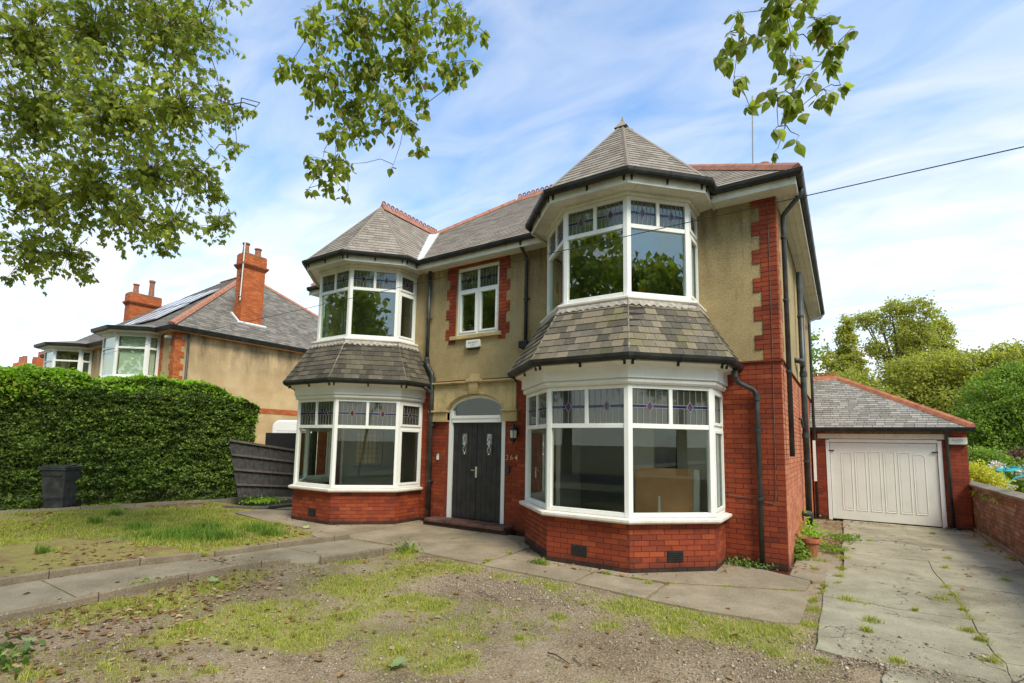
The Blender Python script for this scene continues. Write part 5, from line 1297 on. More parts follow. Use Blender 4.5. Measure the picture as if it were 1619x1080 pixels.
m = MB(); m.box((nl, ey0 + .03, 5.59), (ex0 - .03, NY - .001, 5.61)); m.box((NX + .001, NY, 5.59), (ex0 - .03, ey1, 5.61)); m.build('soffit', M_BOARD, N)
pipe('downpipe', [(NX + .09, NY + .42, 5.6), (NX + .09, NY + .42, 0)], .04, parent=N)
m = MB(); m.box((-19.98, NY - .22, 5.36), (-19.78, NY - .05, 5.44)); m.build('security_light', M_UPVC, N)
# solar panels on the front slope
sn = Vector((0, -ns, 1)).normalized(); su = Vector((0, 1, ns)).normalized()
def solar(x0, x1, t0, t1):
    o = Vector((x0, ey0, ez_)) + su * t0 + sn * .09; m = MB(); m.obox(o, (x1 - x0, 0, 0), su * (t1 - t0), sn * .04); o_ = m.build('solar_panel', M_FELT, N)
    m = MB()
    for q in ((x0, 0), (x1 - .04, 0)): m.obox(Vector((q[0], ey0, ez_)) + su * t0 + sn * .131, (.04, 0, 0), su * (t1 - t0), sn * .006)
    m.build('panel_frame', M_IRON, o_)
for k in range(4):
    solar(-26.9 + k * 1.02, -25.94 + k * 1.02, 1.2, 2.75)
    solar(-27.2 + k * 1.02, -26.24 + k * 1.02, 2.95, 4.5)
def chimney(x0, x1, y0, y1, z0, z1, pots, aerial=False):
    core = MB(); core.box((x0, y0, z0), (x1, y1, z1)); core.box((x0 - .035, y0 - .035, z1 - .62), (x1 + .035, y1 + .035, z1 - .56)); core.box((x0 - .075, y0 - .075, z1 - .56), (x1 + .075, y1 + .075, z1 - .50)); core.box((x0 - .11, y0 - .11, z1 - .50), (x1 + .11, y1 + .11, z1 - .43)); core.box((x0 - .03, y0 - .03, z1 - .43), (x1 + .03, y1 + .03, z1 - .001))
    c = core.build('chimney', M_CHM, N)
    cb = Pieces('brick')
    for (o, u, L) in (((x0, y0, z0), (1, 0, 0), x1 - x0), ((x1, y0, z0), (0, 1, 0), y1 - y0)): lay_bricks(cb, o, u, (0, 0, 1), [(0, L, 0, z1 - z0 - .62)], 0, proud=.008)
    for (o, u, L) in (((x0 - .03, y0 - .03, z1 - .43), (1, 0, 0), x1 - x0 + .06), ((x1 + .03, y0 - .03, z1 - .43), (0, 1, 0), y1 - y0 + .06)): lay_bricks(cb, o, u, (0, 0, 1), [(0, L, 0, .42)], 0, proud=.008)
    cb.emit(c, [MB_CHIM], 0)
    m = MB(); m.prism([(x0 - .02, y0 - .02, z1), (x1 + .02, y0 - .02, z1), (x1 + .02, y1 + .02, z1), (x0 - .02, y1 + .02, z1)], (0, 0, .06)); m.build('flaunching', M_COPE, c, bevel=.03)
    for (px_, py_, h) in pots:
        m = MB(); m.lathe((px_, py_, z1 + .05), [(.15, 0), (.125, h * .5), (.12, h * .85), (.155, h * .88), (.155, h * .97), (.13, h), (.1, h), (.1, h * .6)], 14); m.build('chimney_pot', M_POT, c)
    if aerial:
        m = MB(); m.tube([(x1 + .02, y0 - .09, z0 + 1.35), (x1 + .10, y0 - .09, z1 + .62)], .022, 6); a = m.build('aerial_pole', M_UPVC, c)
        for zz_ in (z0 + 1.5, z0 + 2.45):
            m = MB(); m.tube([(x1 - .2, y0 - .02, zz_), (x1 - .12, y0 - .12, zz_ + .02), (x1 + .05, y0 - .10, zz_)], .018, 6); m.tube([(x1 - .12, y0 - .04, zz_ + .12), (x1 - .06, y0 - .14, zz_ + .1)], .02, 6); m.build('bracket', M_IRON, a)
    return c
chimney(-20.98, -20.42, 2.92, 3.88, 6.2, 9.66, [(-20.72, 3.1, .5), (-20.72, 3.65, .42)], True)
m = MB(); m.obox((-20.42, 2.78, 6.62), (.1, 0, -.08), (0, 1.27, 0), (.02, 0, .05)); m.obox((-21.0, 2.78, 7.06), (.6, 0, -.44), (0, .08, 0), (.02, 0, .06)); m.build('lead_flashing', M_LEADW, N)
chimney(-31.6, -31.0, 2.62, 4.10, 6.9, 9.42, [(-31.3, 2.95, .55), (-31.3, 3.7, .95)])

# ================================================================== HEDGE, FENCES, BIN, VAN
def leaf_quads(C_, size, n_up=0.3, aspect=1.5, spread=None, rng=RNG, droop=None):
    """diamond leaves centred at C_; returns V,F"""
    n = len(C_); d = rng.normal(size=(n, 3))
    if droop is not None: d = d * (1 - droop) + np.array([0, 0, -1.0]) * droop * 1.5
    d /= np.linalg.norm(d, axis=1)[:, None]
    e = rng.normal(size=(n, 3)); e[:, 2] *= (1 - n_up); e -= (e * d).sum(1)[:, None] * d; e /= np.linalg.norm(e, axis=1)[:, None] + 1e-9
    nn = np.cross(d, e); s = (size * rng.uniform(.65, 1.3, n))[:, None]
    L = d * s * aspect / 2; W = e * s / 2; cup = nn * s * 0.12
    V = np.stack([C_ - L, C_ - W * 1.0 + cup - L * .1, C_ + L, C_ + W + cup - L * .1], 1).reshape(-1, 3)
    F = np.arange(n * 4).reshape(n, 4); return V, F
HG = empty('privet_hedge', 'tall clipped green privet hedge along the left boundary', 'hedge')
# hedge runs along X = hx(y), from y -10 to y -0.4
def hxl(y): return -14.75 + (y + 5.0) * 0.20
HT = 3.16
def hedge_pts(n, top=False):
    y = RNG.uniform(-11.5, .05, n); out = []
    t = RNG.uniform(0, 1, n)
    z = np.where(t < .78, RNG.uniform(.05, HT, n), HT); depth = RNG.uniform(0, 1.3, n)
    endf = RNG.uniform(0, 1, n) < 0.12
    x = hxl(y) + 0.0; 
    bulge = .16 * (vnoise(y, z, 1.3, 2) - .5) + .07 * (vnoise(y * .8, z * 1.6, 1.4, 6) - .5) + .13 * (vnoise(y, z * 1.6, 3.9, 16) - .5) + .11 * (vnoise(y, z * 1.7, 9, 17) - .5) + 0.04 * (z - 1.5)
    rb = np.clip((z - 2.75) / .42, 0, 1) ** 2 * .35
    roll = np.clip((-y - .2) / .5, 0, 1)
    zt = HT * (0.80 + .20 * np.sqrt(np.clip((-y + .1) / 1.4, 0, 1))) + .16 * (vnoise(y, y * 0, 1.7, 3) - .5) + .10 * (vnoise(y, y * 0, 5.1, 7) - .5)
    side = t < .78
    X = np.where(side, x + bulge - rb - RNG.exponential(.05, n), x - depth); Z = np.where(side, np.minimum(z, zt), zt - RNG.exponential(.04, n))
    low = np.clip((.55 - z) / .5, 0, 1); X = X - np.where(side, low * .18, 0)
    Y = np.where(endf, .0 + .15 * (vnoise(x, z, 3, 1) - .5) - .25 * np.abs(z - 1.6) / 1.6, y); X = np.where(endf, hxl(-.3) - RNG.uniform(0, 1.2, n), X); Z = np.where(endf, RNG.uniform(.1, 2.75, n), Z)
    return np.stack([X, Y, Z], 1), side, endf, zt
P_, side_, endf_, zt_ = hedge_pts(180000)
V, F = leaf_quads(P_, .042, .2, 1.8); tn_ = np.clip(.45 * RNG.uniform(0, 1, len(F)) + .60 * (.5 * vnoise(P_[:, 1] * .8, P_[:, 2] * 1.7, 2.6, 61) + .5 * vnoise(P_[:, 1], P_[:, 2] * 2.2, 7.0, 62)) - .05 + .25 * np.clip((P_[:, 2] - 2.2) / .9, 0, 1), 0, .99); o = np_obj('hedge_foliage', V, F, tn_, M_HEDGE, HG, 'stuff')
# fresh pale shoots along the top edge
n = 56000; y = RNG.uniform(-11.5, .1, n); zt = HT * (0.80 + .20 * np.sqrt(np.clip((-y + .1) / 1.4, 0, 1))) + .16 * (vnoise(y, y * 0, 1.7, 3) - .5) + .10 * (vnoise(y, y * 0, 5.1, 7) - .5)
zz_ = zt - np.abs(RNG.normal(0, .36, n)) + .22 * vnoise(y, y * 0, 13, 4) ** 2 * RNG.uniform(0, 1, n); off = RNG.uniform(-1.2, .10, n); zz_ = np.where(off < -.1, zt + .13 * RNG.uniform(-.3, 1, n) * vnoise(y, off, 6, 1), zz_)
V, F = leaf_quads(np.stack([hxl(y) + off - .06 + .22 * (vnoise(y * .6, zz_ * 3.0, 1.4, 6) - .5), y, zz_], 1), .055, .2, 1.7); np_obj('hedge_shoots', V, F, RNG.uniform(0, 1, len(F)), M_HEDGET, HG, 'stuff')
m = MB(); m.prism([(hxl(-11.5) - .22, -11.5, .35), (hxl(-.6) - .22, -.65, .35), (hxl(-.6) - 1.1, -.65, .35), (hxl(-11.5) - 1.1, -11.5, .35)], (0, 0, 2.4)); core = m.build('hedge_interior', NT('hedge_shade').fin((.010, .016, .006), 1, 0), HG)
m = MB()
for k in range(40):
    y = -11 + k * .27 + random.uniform(-.08, .08); x = hxl(y) - .45 + random.uniform(-.15, .15); m.tube([(x, y, -.05), (x + random.uniform(-.05, .05), y + random.uniform(-.06, .06), .3), (x + random.uniform(-.1, .1), y + random.uniform(-.12, .12), .7)], [.03, .024, .015], 5)
m.build('stems', M_BARK, HG, 'stuff')

FN = empty('leaning_fence_panel', 'grey slatted fence panel leaning beside the left bay at the end of the hedge', 'fence', (0, 0, 0))
a0, b0 = Vector((-12.60, -1.02, .20)), Vector((-12.50, .50, .10)); a1, b1 = Vector((-12.72, -1.31, 1.70)), Vector((-12.55, .62, 1.42))
nn = (b0 - a0).cross(a1 - a0).normalized()
if nn.dot(CAM_LOC - a0) < 0: nn = -nn
K_ = 16
for k in range(K_):
    t0, t1 = k / K_, (k + 1) / K_ - .002; m = MB(); dd = .010 * (k % 2)
    m.prism([a0.lerp(b0, t0) + nn * dd, a0.lerp(b0, t1) + nn * dd, a1.lerp(b1, t1) + nn * dd, a1.lerp(b1, t0) + nn * dd], nn * .014); m.build('fence_board', M_FENCE, FN)
for t in (.985, .74, .48, .22):
    p, q = a0.lerp(a1, t), b0.lerp(b1, t); m = MB(); m.obox(p + nn * .0255 - Vector((0, 0, .03)), (q - p), nn * .05, (0, 0, .055)); m.build('fence_rail', M_RAIL, FN)
DF = empty('dark_fence', 'dark timber fence behind the leaning panel', 'fence', (0, 0, 0))
for k in range(14):
    m = MB(); m.box((-15.4 + k * .19, 1.35, 0), (-15.4 + k * .19 + .18, 1.37, 1.93)); m.build('fence_board', M_FENCED, DF)
m = MB(); m.box((-12.73, 1.20, 0), (-12.64, 1.34, 2.08)); m.build('post', M_FENCED, DF)
m = MB(); m.box((-15.4, 1.371, 1.6), (-12.74, 1.42, 1.68)); m.box((-15.4, 1.371, .3), (-12.74, 1.42, .38)); m.build('fence_rail', M_FENCED, DF)['kind'] = 'stuff'
VN = empty('caravan', 'white caravan roof showing above the dark fence', 'caravan', (-16.74, 3.9, 0), rad(-38))
m = MB(); pr = []
R_ = .28
for (cx_, cz_, a0_) in ((1.15 - R_, 2.42 - R_, 0), (-1.15 + R_, 2.42 - R_, 90)):
    for k in range(7): an = rad(a0_ + 15 * k); pr.append((cx_ + R_ * math.cos(an), cz_ + R_ * math.sin(an)))
pr += [(-1.15, .5), (1.15, .5)]
m.prism([(-1.8, a, b) for a, b in pr], (3.0, 0, 0)); m.build('body', M_VAN, VN, bevel=.05)
m = MB(); m.box((1.208, -1.0, 2.03), (1.213, 1.0, 2.036)); m.build('seam', M_COPE, VN)
T_ = lambda y, z: basis((0, 1, 0), (0, 0, 1), (1, 0, 0), (1.207, y, z))
text_mesh('Coath', .13, T_(-.15, 1.90), M_CAME, 'lettering', VN)
m = MB(); m.box((1.207, -.27, 2.0), (1.211, -.03, 2.015)); m.tube([(1.209, -.22, 1.985), (1.209, -.15, 1.95), (1.209, -.08, 1.985)], .006, 5); m.build('logo', M_INKR, VN)
for y_ in (-.42, .12):
    m = MB(); m.box((1.207, y_ - .03, 1.80), (1.23, y_ + .03, 1.85)); m.build('catch', M_IRON, VN)
m = MB()
for y_ in (-.6, .6): m.tube([(-.6, y_ * 1.75 - .08, .35), (-.6, y_ * 1.75 + .08, .35)], .34, 18)
m.build('wheel', M_IRON, VN)
# wheelie bin
BN = empty('wheelie_bin', 'black wheeled bin standing against the hedge', 'bin', (-14.62, -4.12, 0.02), rad(38))
m = MB(); lo, hi = (.20, .22), (.27, .30); vs = []
for (w, d, z, oy) in ((lo[0], lo[1], .04, .03), (hi[0], hi[1], .90, 0), (hi[0] + .03, hi[1] + .03, .905, 0), (hi[0] + .03, hi[1] + .03, .95, 0)):
    vs += [(-w, -d + oy, z), (w, -d + oy, z), (w, d, z), (-w, d, z)]
fs = [(3, 2, 1, 0), (12, 13, 14, 15)]
for r_ in range(3):
    for k in range(4): fs.append((r_ * 4 + k, r_ * 4 + (k + 1) % 4, r_ * 4 + 4 + (k + 1) % 4, r_ * 4 + 4 + k))
m.add(vs, fs); m.build('body', M_BIN, BN, bevel=.018)
m = MB(); m.prism([(-.31, -.34, .952), (.31, -.34, .952), (.31, .35, .952), (-.31, .35, .952)], (0, 0, .035)); m.prism([(-.26, -.29, .985), (.26, -.29, .985), (.22, .30, 1.01), (-.22, .30, 1.01)], (0, 0, .02)); m.build('lid', M_BIN, BN, bevel=.012)
m = MB(); m.tube([(-.25, .36, .985), (-.25, .42, .99), (.25, .42, .99), (.25, .36, .985)], .018, 8); m.build('handle', M_BIN, BN)
m = MB(); m.box((-.20, -.295, .30), (.20, -.278, .32)); m.box((-.22, -.305, .78), (.22, -.288, .80)); m.build('rib', M_BIN, BN)['kind'] = 'stuff'
for x in (-.25, .25):
    m = MB(); m.tube([(x - .025, .2, .1), (x + .025, .2, .1)], .1, 16); m.build('wheel', M_IRON, BN)

# overhead wire
P1, P2 = Vector((2.02, -3.15, 4.13)), Vector((-27.9, -1.1, 7.17))
def wirept(a, b):
    d = fw + cr * ((a - 799.8) / 807.15) + cu * ((614.2 - b) / 807.15); return d
d1, d2 = wirept(1619, 232), wirept(150, 563)
P1 = CAM_LOC + d1 * 4.0; P2 = CAM_LOC + d2 * ((-.9 - CAM_LOC.y) / d2.y)
m = MB(); m.tube([P1 + (P1 - P2) * .35, P2], .005, 5); wo = m.build('overhead_wire', M_CABLE); tag(wo, 'thin black overhead cable crossing the front of both houses', 'cable')
# terrace houses far left
TH = empty('terrace_house', 'distant terraced roof with clay chimneys above the far end of the hedge', 'house', (-90, 9, 0))
m = MB(); m.box((-14, 0, 0), (9, 8, 8.3)); m.build('wall', MB_CHIM, TH)
m = MB(); m.prism([(-14, -.3, 8.3), (-14, 8.3, 8.3), (-14, 4, 10.3)], (23.3, 0, 0)); m.build('roof', M_TERRA, TH)
for x, w in ((-4.6, 2.6), (.9, .7), (3.4, 2.0), (7.6, 1.3)):
    m = MB(); m.box((x - w / 2, 3.3, 9), (x + w / 2, 4.7, 11.5 if w > .8 else 11.0)); c = m.build('chimney', MB_CHIM, TH)
    for q in (-.5, .5):
        if w < .8 and q > 0: continue
        m = MB(); m.lathe((x + q * w * .6, 4, 11.5 if w > .8 else 11.0), [(.3, 0), (.25, .9), (.3, .95), (.2, 1.0), (0, 1.0)], 8); m.build('chimney_pot', M_POT, c)

# ================================================================== TREES
def crown_points(blobs, n, rng, shell=0.55, clump=0.0):
    b = np.array(blobs, float); vol = (b[:, 3] * b[:, 4] * b[:, 5]) ** (2 / 3); k = rng.choice(len(b), n, p=vol / vol.sum())
    d = rng.normal(size=(n, 3)); d /= np.linalg.norm(d, axis=1)[:, None]; r = rng.uniform(shell, 1.0, n) ** .6
    p = b[k, :3] + d * r[:, None] * b[k, 3:6]
    if clump:
        cc = p[rng.choice(n, max(8, n // 45))]; j = rng.integers(0, len(cc), n); p = cc[j] + rng.normal(size=(n, 3)) * clump * np.array([1, 1, .7])
    return p
def tree(name, label, cat, loc, blobs, n, size, mat, trunk_h, trunk_r, group=None, clump=.35, limbs=6, kindmat=None):
    r = empty(name, label, cat, loc, 0, group)
    V, F = leaf_quads(crown_points(blobs, n, RNG, .35, clump), size, .1, 1.4); np_obj('foliage', V, F, RNG.uniform(0, 1, len(F)), mat, r, 'stuff')
    m = MB(); m.tube([(0, 0, -.1), (.05, .02, trunk_h * .5), (0, .05, trunk_h)], [trunk_r, trunk_r * .8, trunk_r * .6], 8); t = m.build('trunk', M_BARK, r, smooth=True)
    for k in range(limbs):
        b = blobs[k % len(blobs)]; e = Vector((b[0], b[1], b[2])) + Vector((random.uniform(-.4, .4) * b[3], random.uniform(-.4, .4) * b[4], random.uniform(0, .5) * b[5])); s = Vector((0, .04, trunk_h * random.uniform(.7, 1)))
        m = MB(); mid = s.lerp(e, .5) + Vector((random.uniform(-.2, .2), random.uniform(-.2, .2), .15)) * b[3] * .3; m.tube([s, mid, e], [trunk_r * .5, trunk_r * .3, trunk_r * .08], 6); m.build('branch', M_BARK, t, smooth=True)
    return r
OL, GR, YE, PU, BL = M_FAR
tree('poplar_tree', 'tall narrow olive poplar rising left of the open-crowned tree behind the garage', 'tree', (1.2, 38, 0), [(0, 0, 10.1, .7, .6, 2.0), (0, 0, 7.7, 1.25, 1.0, 2.0), (-.2, 0, 4.8, 1.9, 1.6, 2.6)], 26000, .125, OL, 5, .3, clump=.16)
tree('poplar_tree', 'small pointed olive poplar just right of the house downpipe', 'tree', (-.1, 36, 0), [(0, 0, 7.9, .45, .5, 1.6), (0, 0, 5.8, .85, .8, 1.6), (0, 0, 3.6, 1.2, 1.2, 1.8)], 9000, .12, OL, 4, .2, clump=.14)
tree('poplar_tree', 'green poplar half hidden behind the corner of the house', 'tree', (-1.7, 30, 0), [(0, 0, 7.6, 1.1, 1, 2.2), (0, 0, 4.5, 1.4, 1.2, 2.4)], 4500, .18, GR, 4, .2)
tree('open_crowned_tree', 'tall tree with thin see-through crown behind the garage ridge', 'tree', (3.7, 30, 0), [(-1.6, 0, 9.9, .45, .5, .5), (-.9, 0, 9.5, .5, .5, .7), (-.1, 0, 10.3, .6, .6, .5), (.9, 0, 10.3, .6, .6, .5), (1.6, 0, 9.9, .4, .4, .4), (-1.1, 0, 8.2, .6, .6, .7), (.4, 0, 8.9, .8, .6, 1.0), (1.3, 0, 8.4, .7, .6, 1.1), (-.5, 0, 6.9, .7, .6, .8), (.9, 0, 6.6, 1.5, 1.3, 1.4)], 15000, .10, OL, 6.5, .22, clump=.22, limbs=12)
tree('poplar_tree', 'tall olive poplar standing right of the open-crowned tree', 'tree', (7.2, 42, 0), [(0, 0, 10.3, .8, .6, 1.9), (.1, 0, 7.8, 1.4, 1.3, 2.0), (0, 0, 5, 1.8, 2, 2)], 26000, .12, OL, 5, .3, clump=.18)
tree('poplar_tree', 'second olive poplar crowded close behind the open-crowned tree', 'tree', (5.3, 40, 0), [(-.3, 0, 10.0, .8, .9, 1.8), (-.3, 0, 7.4, 1.2, 1.3, 2.2), (0, 0, 4.6, 1.8, 2, 2.4)], 26000, .12, OL, 5, .3, clump=.18)
tree('spreading_tree', 'broad olive tree with layered branches above the garage roof', 'tree', (4.9, 27, 0), [(-.8, 0, 5.6, 1.6, 1.4, 1.3), (1.2, 0, 5.9, 1.7, 1.5, 1.2), (2.9, 0, 6.2, 1.2, 1.2, 1.0), (.4, -.5, 4.2, 2.4, 1.6, 1.2), (2.5, -.6, 4.6, 1.6, 1.2, 1.0)], 30000, .10, OL, 4.2, .25, clump=.22, limbs=10)
tree('spreading_tree', 'small olive tree peeping over the left end of the garage ridge', 'tree', (1.6, 26, 0), [(-.5, 0, 5.0, 1.3, 1.2, 1.2), (.6, 0, 4.4, 1.3, 1.2, 1.2)], 13000, .10, OL, 3.5, .18, clump=.2)
tree('garden_tree', 'bright green bushy tree beyond the garden wall at right', 'tree', (6.2, 20, 0), [(0, 0, 3.9, 1.3, 1.2, 1.1), (-.9, -.3, 2.8, .9, .9, .9), (.9, -.4, 2.7, 1.2, 1, 1.1), (.3, 0, 4.8, .6, .6, .5), (-.1, -.4, 1.9, 1.3, 1, .8)], 30000, .075, GR, 2.5, .15, clump=.18)
tree('garden_tree', 'green tree at the right edge of the photo beyond the wall', 'tree', (9.0, 21, 0), [(0, 0, 4.8, 1.5, 1.4, 1.5), (-.4, 0, 3.0, 1.4, 1.3, 1.3), (1.4, 0, 4, 1.4, 1.3, 1.8)], 22000, .085, GR, 3, .2, clump=.2)
tree('garden_tree', 'dark leafy tree in the gap right of the spreading tree', 'tree', (9.6, 30, 0), [(0, 0, 6.3, 1.8, 1.5, 1.2), (-1.6, 0, 4.6, 1.5, 1.3, 1.6), (1.5, 0, 5, 2, 1.3, 1.8)], 20000, .11, M_LEAF1, 4, .25, clump=.22)
tree('background_trees', 'dense band of green trees closing the garden behind the garage', 'trees', (8, 50, 0), [(-14, 0, 3.5, 5, 2, 3), (-6, 1, 3.6, 5, 2, 3), (2, 0, 3.8, 5, 2, 3), (10, 1, 4.2, 5, 2, 3.2), (18, 0, 4.5, 6, 2, 3.5), (27, 0, 5, 6, 3, 4), (38, -3, 5, 7, 3, 4.5)], 45000, .20, OL, 3, .3, clump=.5)['kind'] = 'stuff'
def shrub(name, label, loc, blobs, n, size, mat, cl=.12):
    return tree(name, label, 'shrub', loc, blobs, n, size, mat, .3, .03, clump=cl, limbs=4)
shrub('golden_shrub', 'rounded golden yellow shrub just beyond the far end of the garden wall', (4.05, 12.6, 0), [(0, 0, .95, .42, .4, .42), (.38, .1, .85, .3, .3, .36), (-.3, 0, 1.0, .3, .3, .3)], 4200, .055, YE)
shrub('golden_shrub', 'low golden green shrub under the turquoise frame', (5.9, 14.2, 0), [(0, 0, .62, .38, .4, .34), (.5, .1, .5, .35, .35, .3)], 2600, .055, YE)
shrub('green_shrub', 'rounded light green shrub behind the golden shrub', (4.7, 15.5, 0), [(0, 0, 1.35, .8, .7, .55), (-.7, 0, 1.1, .5, .5, .6), (.7, 0, .9, .7, .6, .6)], 8000, .07, GR)
shrub('purple_shrub', 'dusky purple leaved shrub behind the turquoise frame', (6.1, 17.0, 0), [(0, 0, 1.35, .6, .5, .6), (.6, 0, 1.0, .6, .5, .6)], 4500, .07, PU)
shrub('flowering_shrub', 'white and pink blossom climbing the turquoise frame', (4.75, 13.4, 0), [(0, 0, .9, .20, .2, .55), (.5, .1, 1.15, .4, .2, .2), (-.1, 0, .55, .3, .2, .35)], 420, .075, BL, .09)
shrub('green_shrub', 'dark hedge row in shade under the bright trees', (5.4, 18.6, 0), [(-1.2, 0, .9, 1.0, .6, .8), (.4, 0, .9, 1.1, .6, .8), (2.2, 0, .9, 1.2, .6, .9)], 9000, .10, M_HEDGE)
TP = empty('pergola', 'turquoise painted timber garden frame beyond the garden wall', 'garden frame', (4.75, 13.3, 0))
for (a, b) in ((0, 0), (0, 1.4), (2.6, 0), (2.6, 1.4), (1.3, 0)):
    m = MB(); m.box((a, b, 0), (a + .07, b + .07, 1.16)); m.build('post', M_TURQ, TP, bevel=.005)
m = MB(); m.box((-.12, -.045, 1.161), (2.8, -.0, 1.25)); m.build('beam', M_TURQ, TP, bevel=.005); m = MB(); m.box((-.12, 1.42, 1.161), (2.8, 1.47, 1.25)); m.build('beam', M_TURQ, TP, bevel=.005)
for k in range(7):
    m = MB(); m.box((.1 + k * .4, -.1, 1.251), (.14 + k * .4, 1.55, 1.30)); m.build('slat', M_TURQ, TP)
m = MB(); m.tube([(.07, -.02, .75), (.3, -.02, .98), (.65, -.02, 1.1), (1.0, -.02, .98), (1.28, -.02, .75)], .025, 6); m.build('arched_brace', M_TURQ, TP)
# street trees behind the viewpoint (seen only in the window panes)
for k, (x, y, h, rr, nm) in enumerate(((-3.5, -25, 16, 4.6, 'street tree opposite the front door, mirrored in the panes'), (-13, -22, 17, 5.0, 'broad street tree left of the gateway, mirrored in the left bay'), (-25, -17, 15, 5.2, 'street tree near the neighbouring gate, mirrored in the left bay'), (4.5, -19, 15, 3.6, 'smaller street tree right of the gateway, mirrored in the panes'), (21, -17, 14, 4.6, 'garden tree across the side boundary, mirrored in the right bay'), (20.5, -7.4, 13.2, 3.4, 'low garden tree across the side boundary, mirrored in the right bay'))):
    tree('street_tree', nm, 'tree', (x, y, 0), [(0, 0, h * .72, rr, rr, h * .27), (rr * .6, 0, h * .52, rr * .7, rr * .7, h * .2), (-rr * .6, .4, h * .55, rr * .7, rr * .7, h * .22), (0, rr * .5, h * .45, rr * .7, rr * .6, h * .18)], 7500, .34, M_LEAF1, h * .45, .35, 'street trees across the road', clump=.55, limbs=8)

# ---------------------------------------------------------------- overhanging boughs near the camera
def leaf_outline(kind):
    if kind == 'plane':
        half = [(0, 0), (.16, -.02), (.34, -.10), (.30, .10), (.50, .22), (.36, .34), (.44, .52), (.22, .50), (.14, .72), (0, 1.0)]
    else:
        half = [(0, 0), (.20, .05), (.36, .22), (.38, .42), (.28, .62), (.14, .82), (0, 1.05)]
    pts = half + [(-x, y) for x, y in half[-2:0:-1]]; return pts
def leaf_mesh(kind, size, mat, bend):
    o = leaf_outline(kind); k = len(o); V = []
    for x, y in o: V.append((x * size, y * size, -bend * size * (y * y * .5 + abs(x) * .5)))
    V.append((0, .45 * size, 0)); F = [(i, (i + 1) % k, k) for i in range(k)]
    return V, F
def bough(name, label, cat, kind, blobs, nleaf, size, mat, root_pts, group=None, nobj=300, leafname='leaf'):
    rng = np.random.default_rng(len(blobs) * 13 + nleaf)
    r = empty(name, label, cat, root_pts[0], 0, group); R0 = Vector(root_pts[0])
    m = MB(); pp = [Vector(p) - R0 for p in root_pts]; rr = list(np.linspace(.16, .05, len(pp))) if kind == 'plane' else list(np.linspace(.07, .014, len(pp)))
    m.tube(pp, rr, 8); m.build('limb', M_BARK, r, smooth=True)
    B = [Vector(b[:3]) - R0 for b in blobs]; rad_ = [b[3] * (1.22 if nleaf == 3600 else 1.05) for b in blobs]
    # link every blob to its nearest higher neighbour
    nodes = list(pp)
    order = sorted(range(len(B)), key=lambda i: -B[i].z); links = []; placed = []
    for i in order:
        cand = [(B[j], (B[j] - B[i]).length + 0.0) for j in placed] + [(p, (p - B[i]).length * 1.15) for p in nodes[len(nodes) // 2:]]
        q = min(cand, key=lambda c: c[1])[0]; links.append((q, B[i])); placed.append(i)
    tw = MB(); base = .0028 if kind != 'plane' else .008
    segs = []
    for (a, b) in links:
        L = (b - a).length; q1 = a.lerp(b, .3) + Vector((random.uniform(-.1, .1), random.uniform(-.1, .1), .08)) * L; mid = a.lerp(b, .62) + Vector((random.uniform(-.08, .08), random.uniform(-.08, .08), .05)) * L
        tw.tube([a, q1, mid, b], [base, base * .85, base * .7, base * .45], 5); segs += [(a, mid), (mid, b)]
    # fine twigs inside each blob, leaves hang on them
    spots = []
    area = np.array([x * x for x in rad_]); cnt = np.maximum(5, (nleaf * area / area.sum())).astype(int)
    for i, c in enumerate(cnt):
        per = 7 if kind == 'plane' else 5; nt = max(1, int(math.ceil(c / per)))
        for t in range(nt):
            d = Vector(rng.normal(size=3)); d.normalize(); s = B[i] + d * rad_[i] * rng.uniform(0, .95); d2 = Vector(rng.normal(size=3)); d2.z = d2.z * .5 - .55; d2.normalize()
            ln = min(rad_[i] * 1.0, .42 if kind == 'plane' else .20) * rng.uniform(.6, 1.1); e = s + d2 * ln
            tw.tube([B[i], s, e], [base * .4, base * .35, base * .2], 4, caps=False)
            for q in range(min(per, c)):
                f = (q + .5) / per; p = s.lerp(e, f); spots.append(p)
    tw.build('twigs', M_TWIG, r, 'stuff')
    protos = [leaf_mesh(kind, 1.0, mat, b) for b in (.12, .35, .6)]; meshes = []
    for V, F in protos:
        me = bpy.data.meshes.new(leafname); me.from_pydata(V, [], F); me.materials.append(mat); me.update(); meshes.append(me)
    items = []
    for p in spots:
        yaw = rng.uniform(0, 2 * math.pi); pitch = rng.uniform(-1.5, -.25); roll = rng.normal() * .5
        M = Matrix.Rotation(yaw, 4, 'Z') @ Matrix.Rotation(pitch, 4, 'X') @ Matrix.Rotation(roll, 4, 'Y'); s = size * rng.uniform(.6, 1.2)
        off = M.to_3x3() @ Vector((0, 1, 0)) * (.25 * s)
        items.append((Matrix.Translation(p + off) @ M @ Matrix.Scale(s, 4), int(rng.integers(0, 3)), on_screen(p + R0), (p + R0 - CAM_LOC).length))
    items.sort(key=lambda q: (-q[2], q[3]))
    for M, k, _, _ in items[:nobj]:
        if not _: continue
        ob = bpy.data.objects.new(leafname, meshes[k]); COL.objects.link(ob); ob.matrix_basis = M; ob.parent = r
    mb = MB()
    for M, k, _, _ in items[nobj:]:
        V, F = protos[k]; mb.add([M @ Vector(v) for v in V], F, 0, random.random())
    if mb.v: mb.build('foliage', mat, r, 'stuff')
    return r
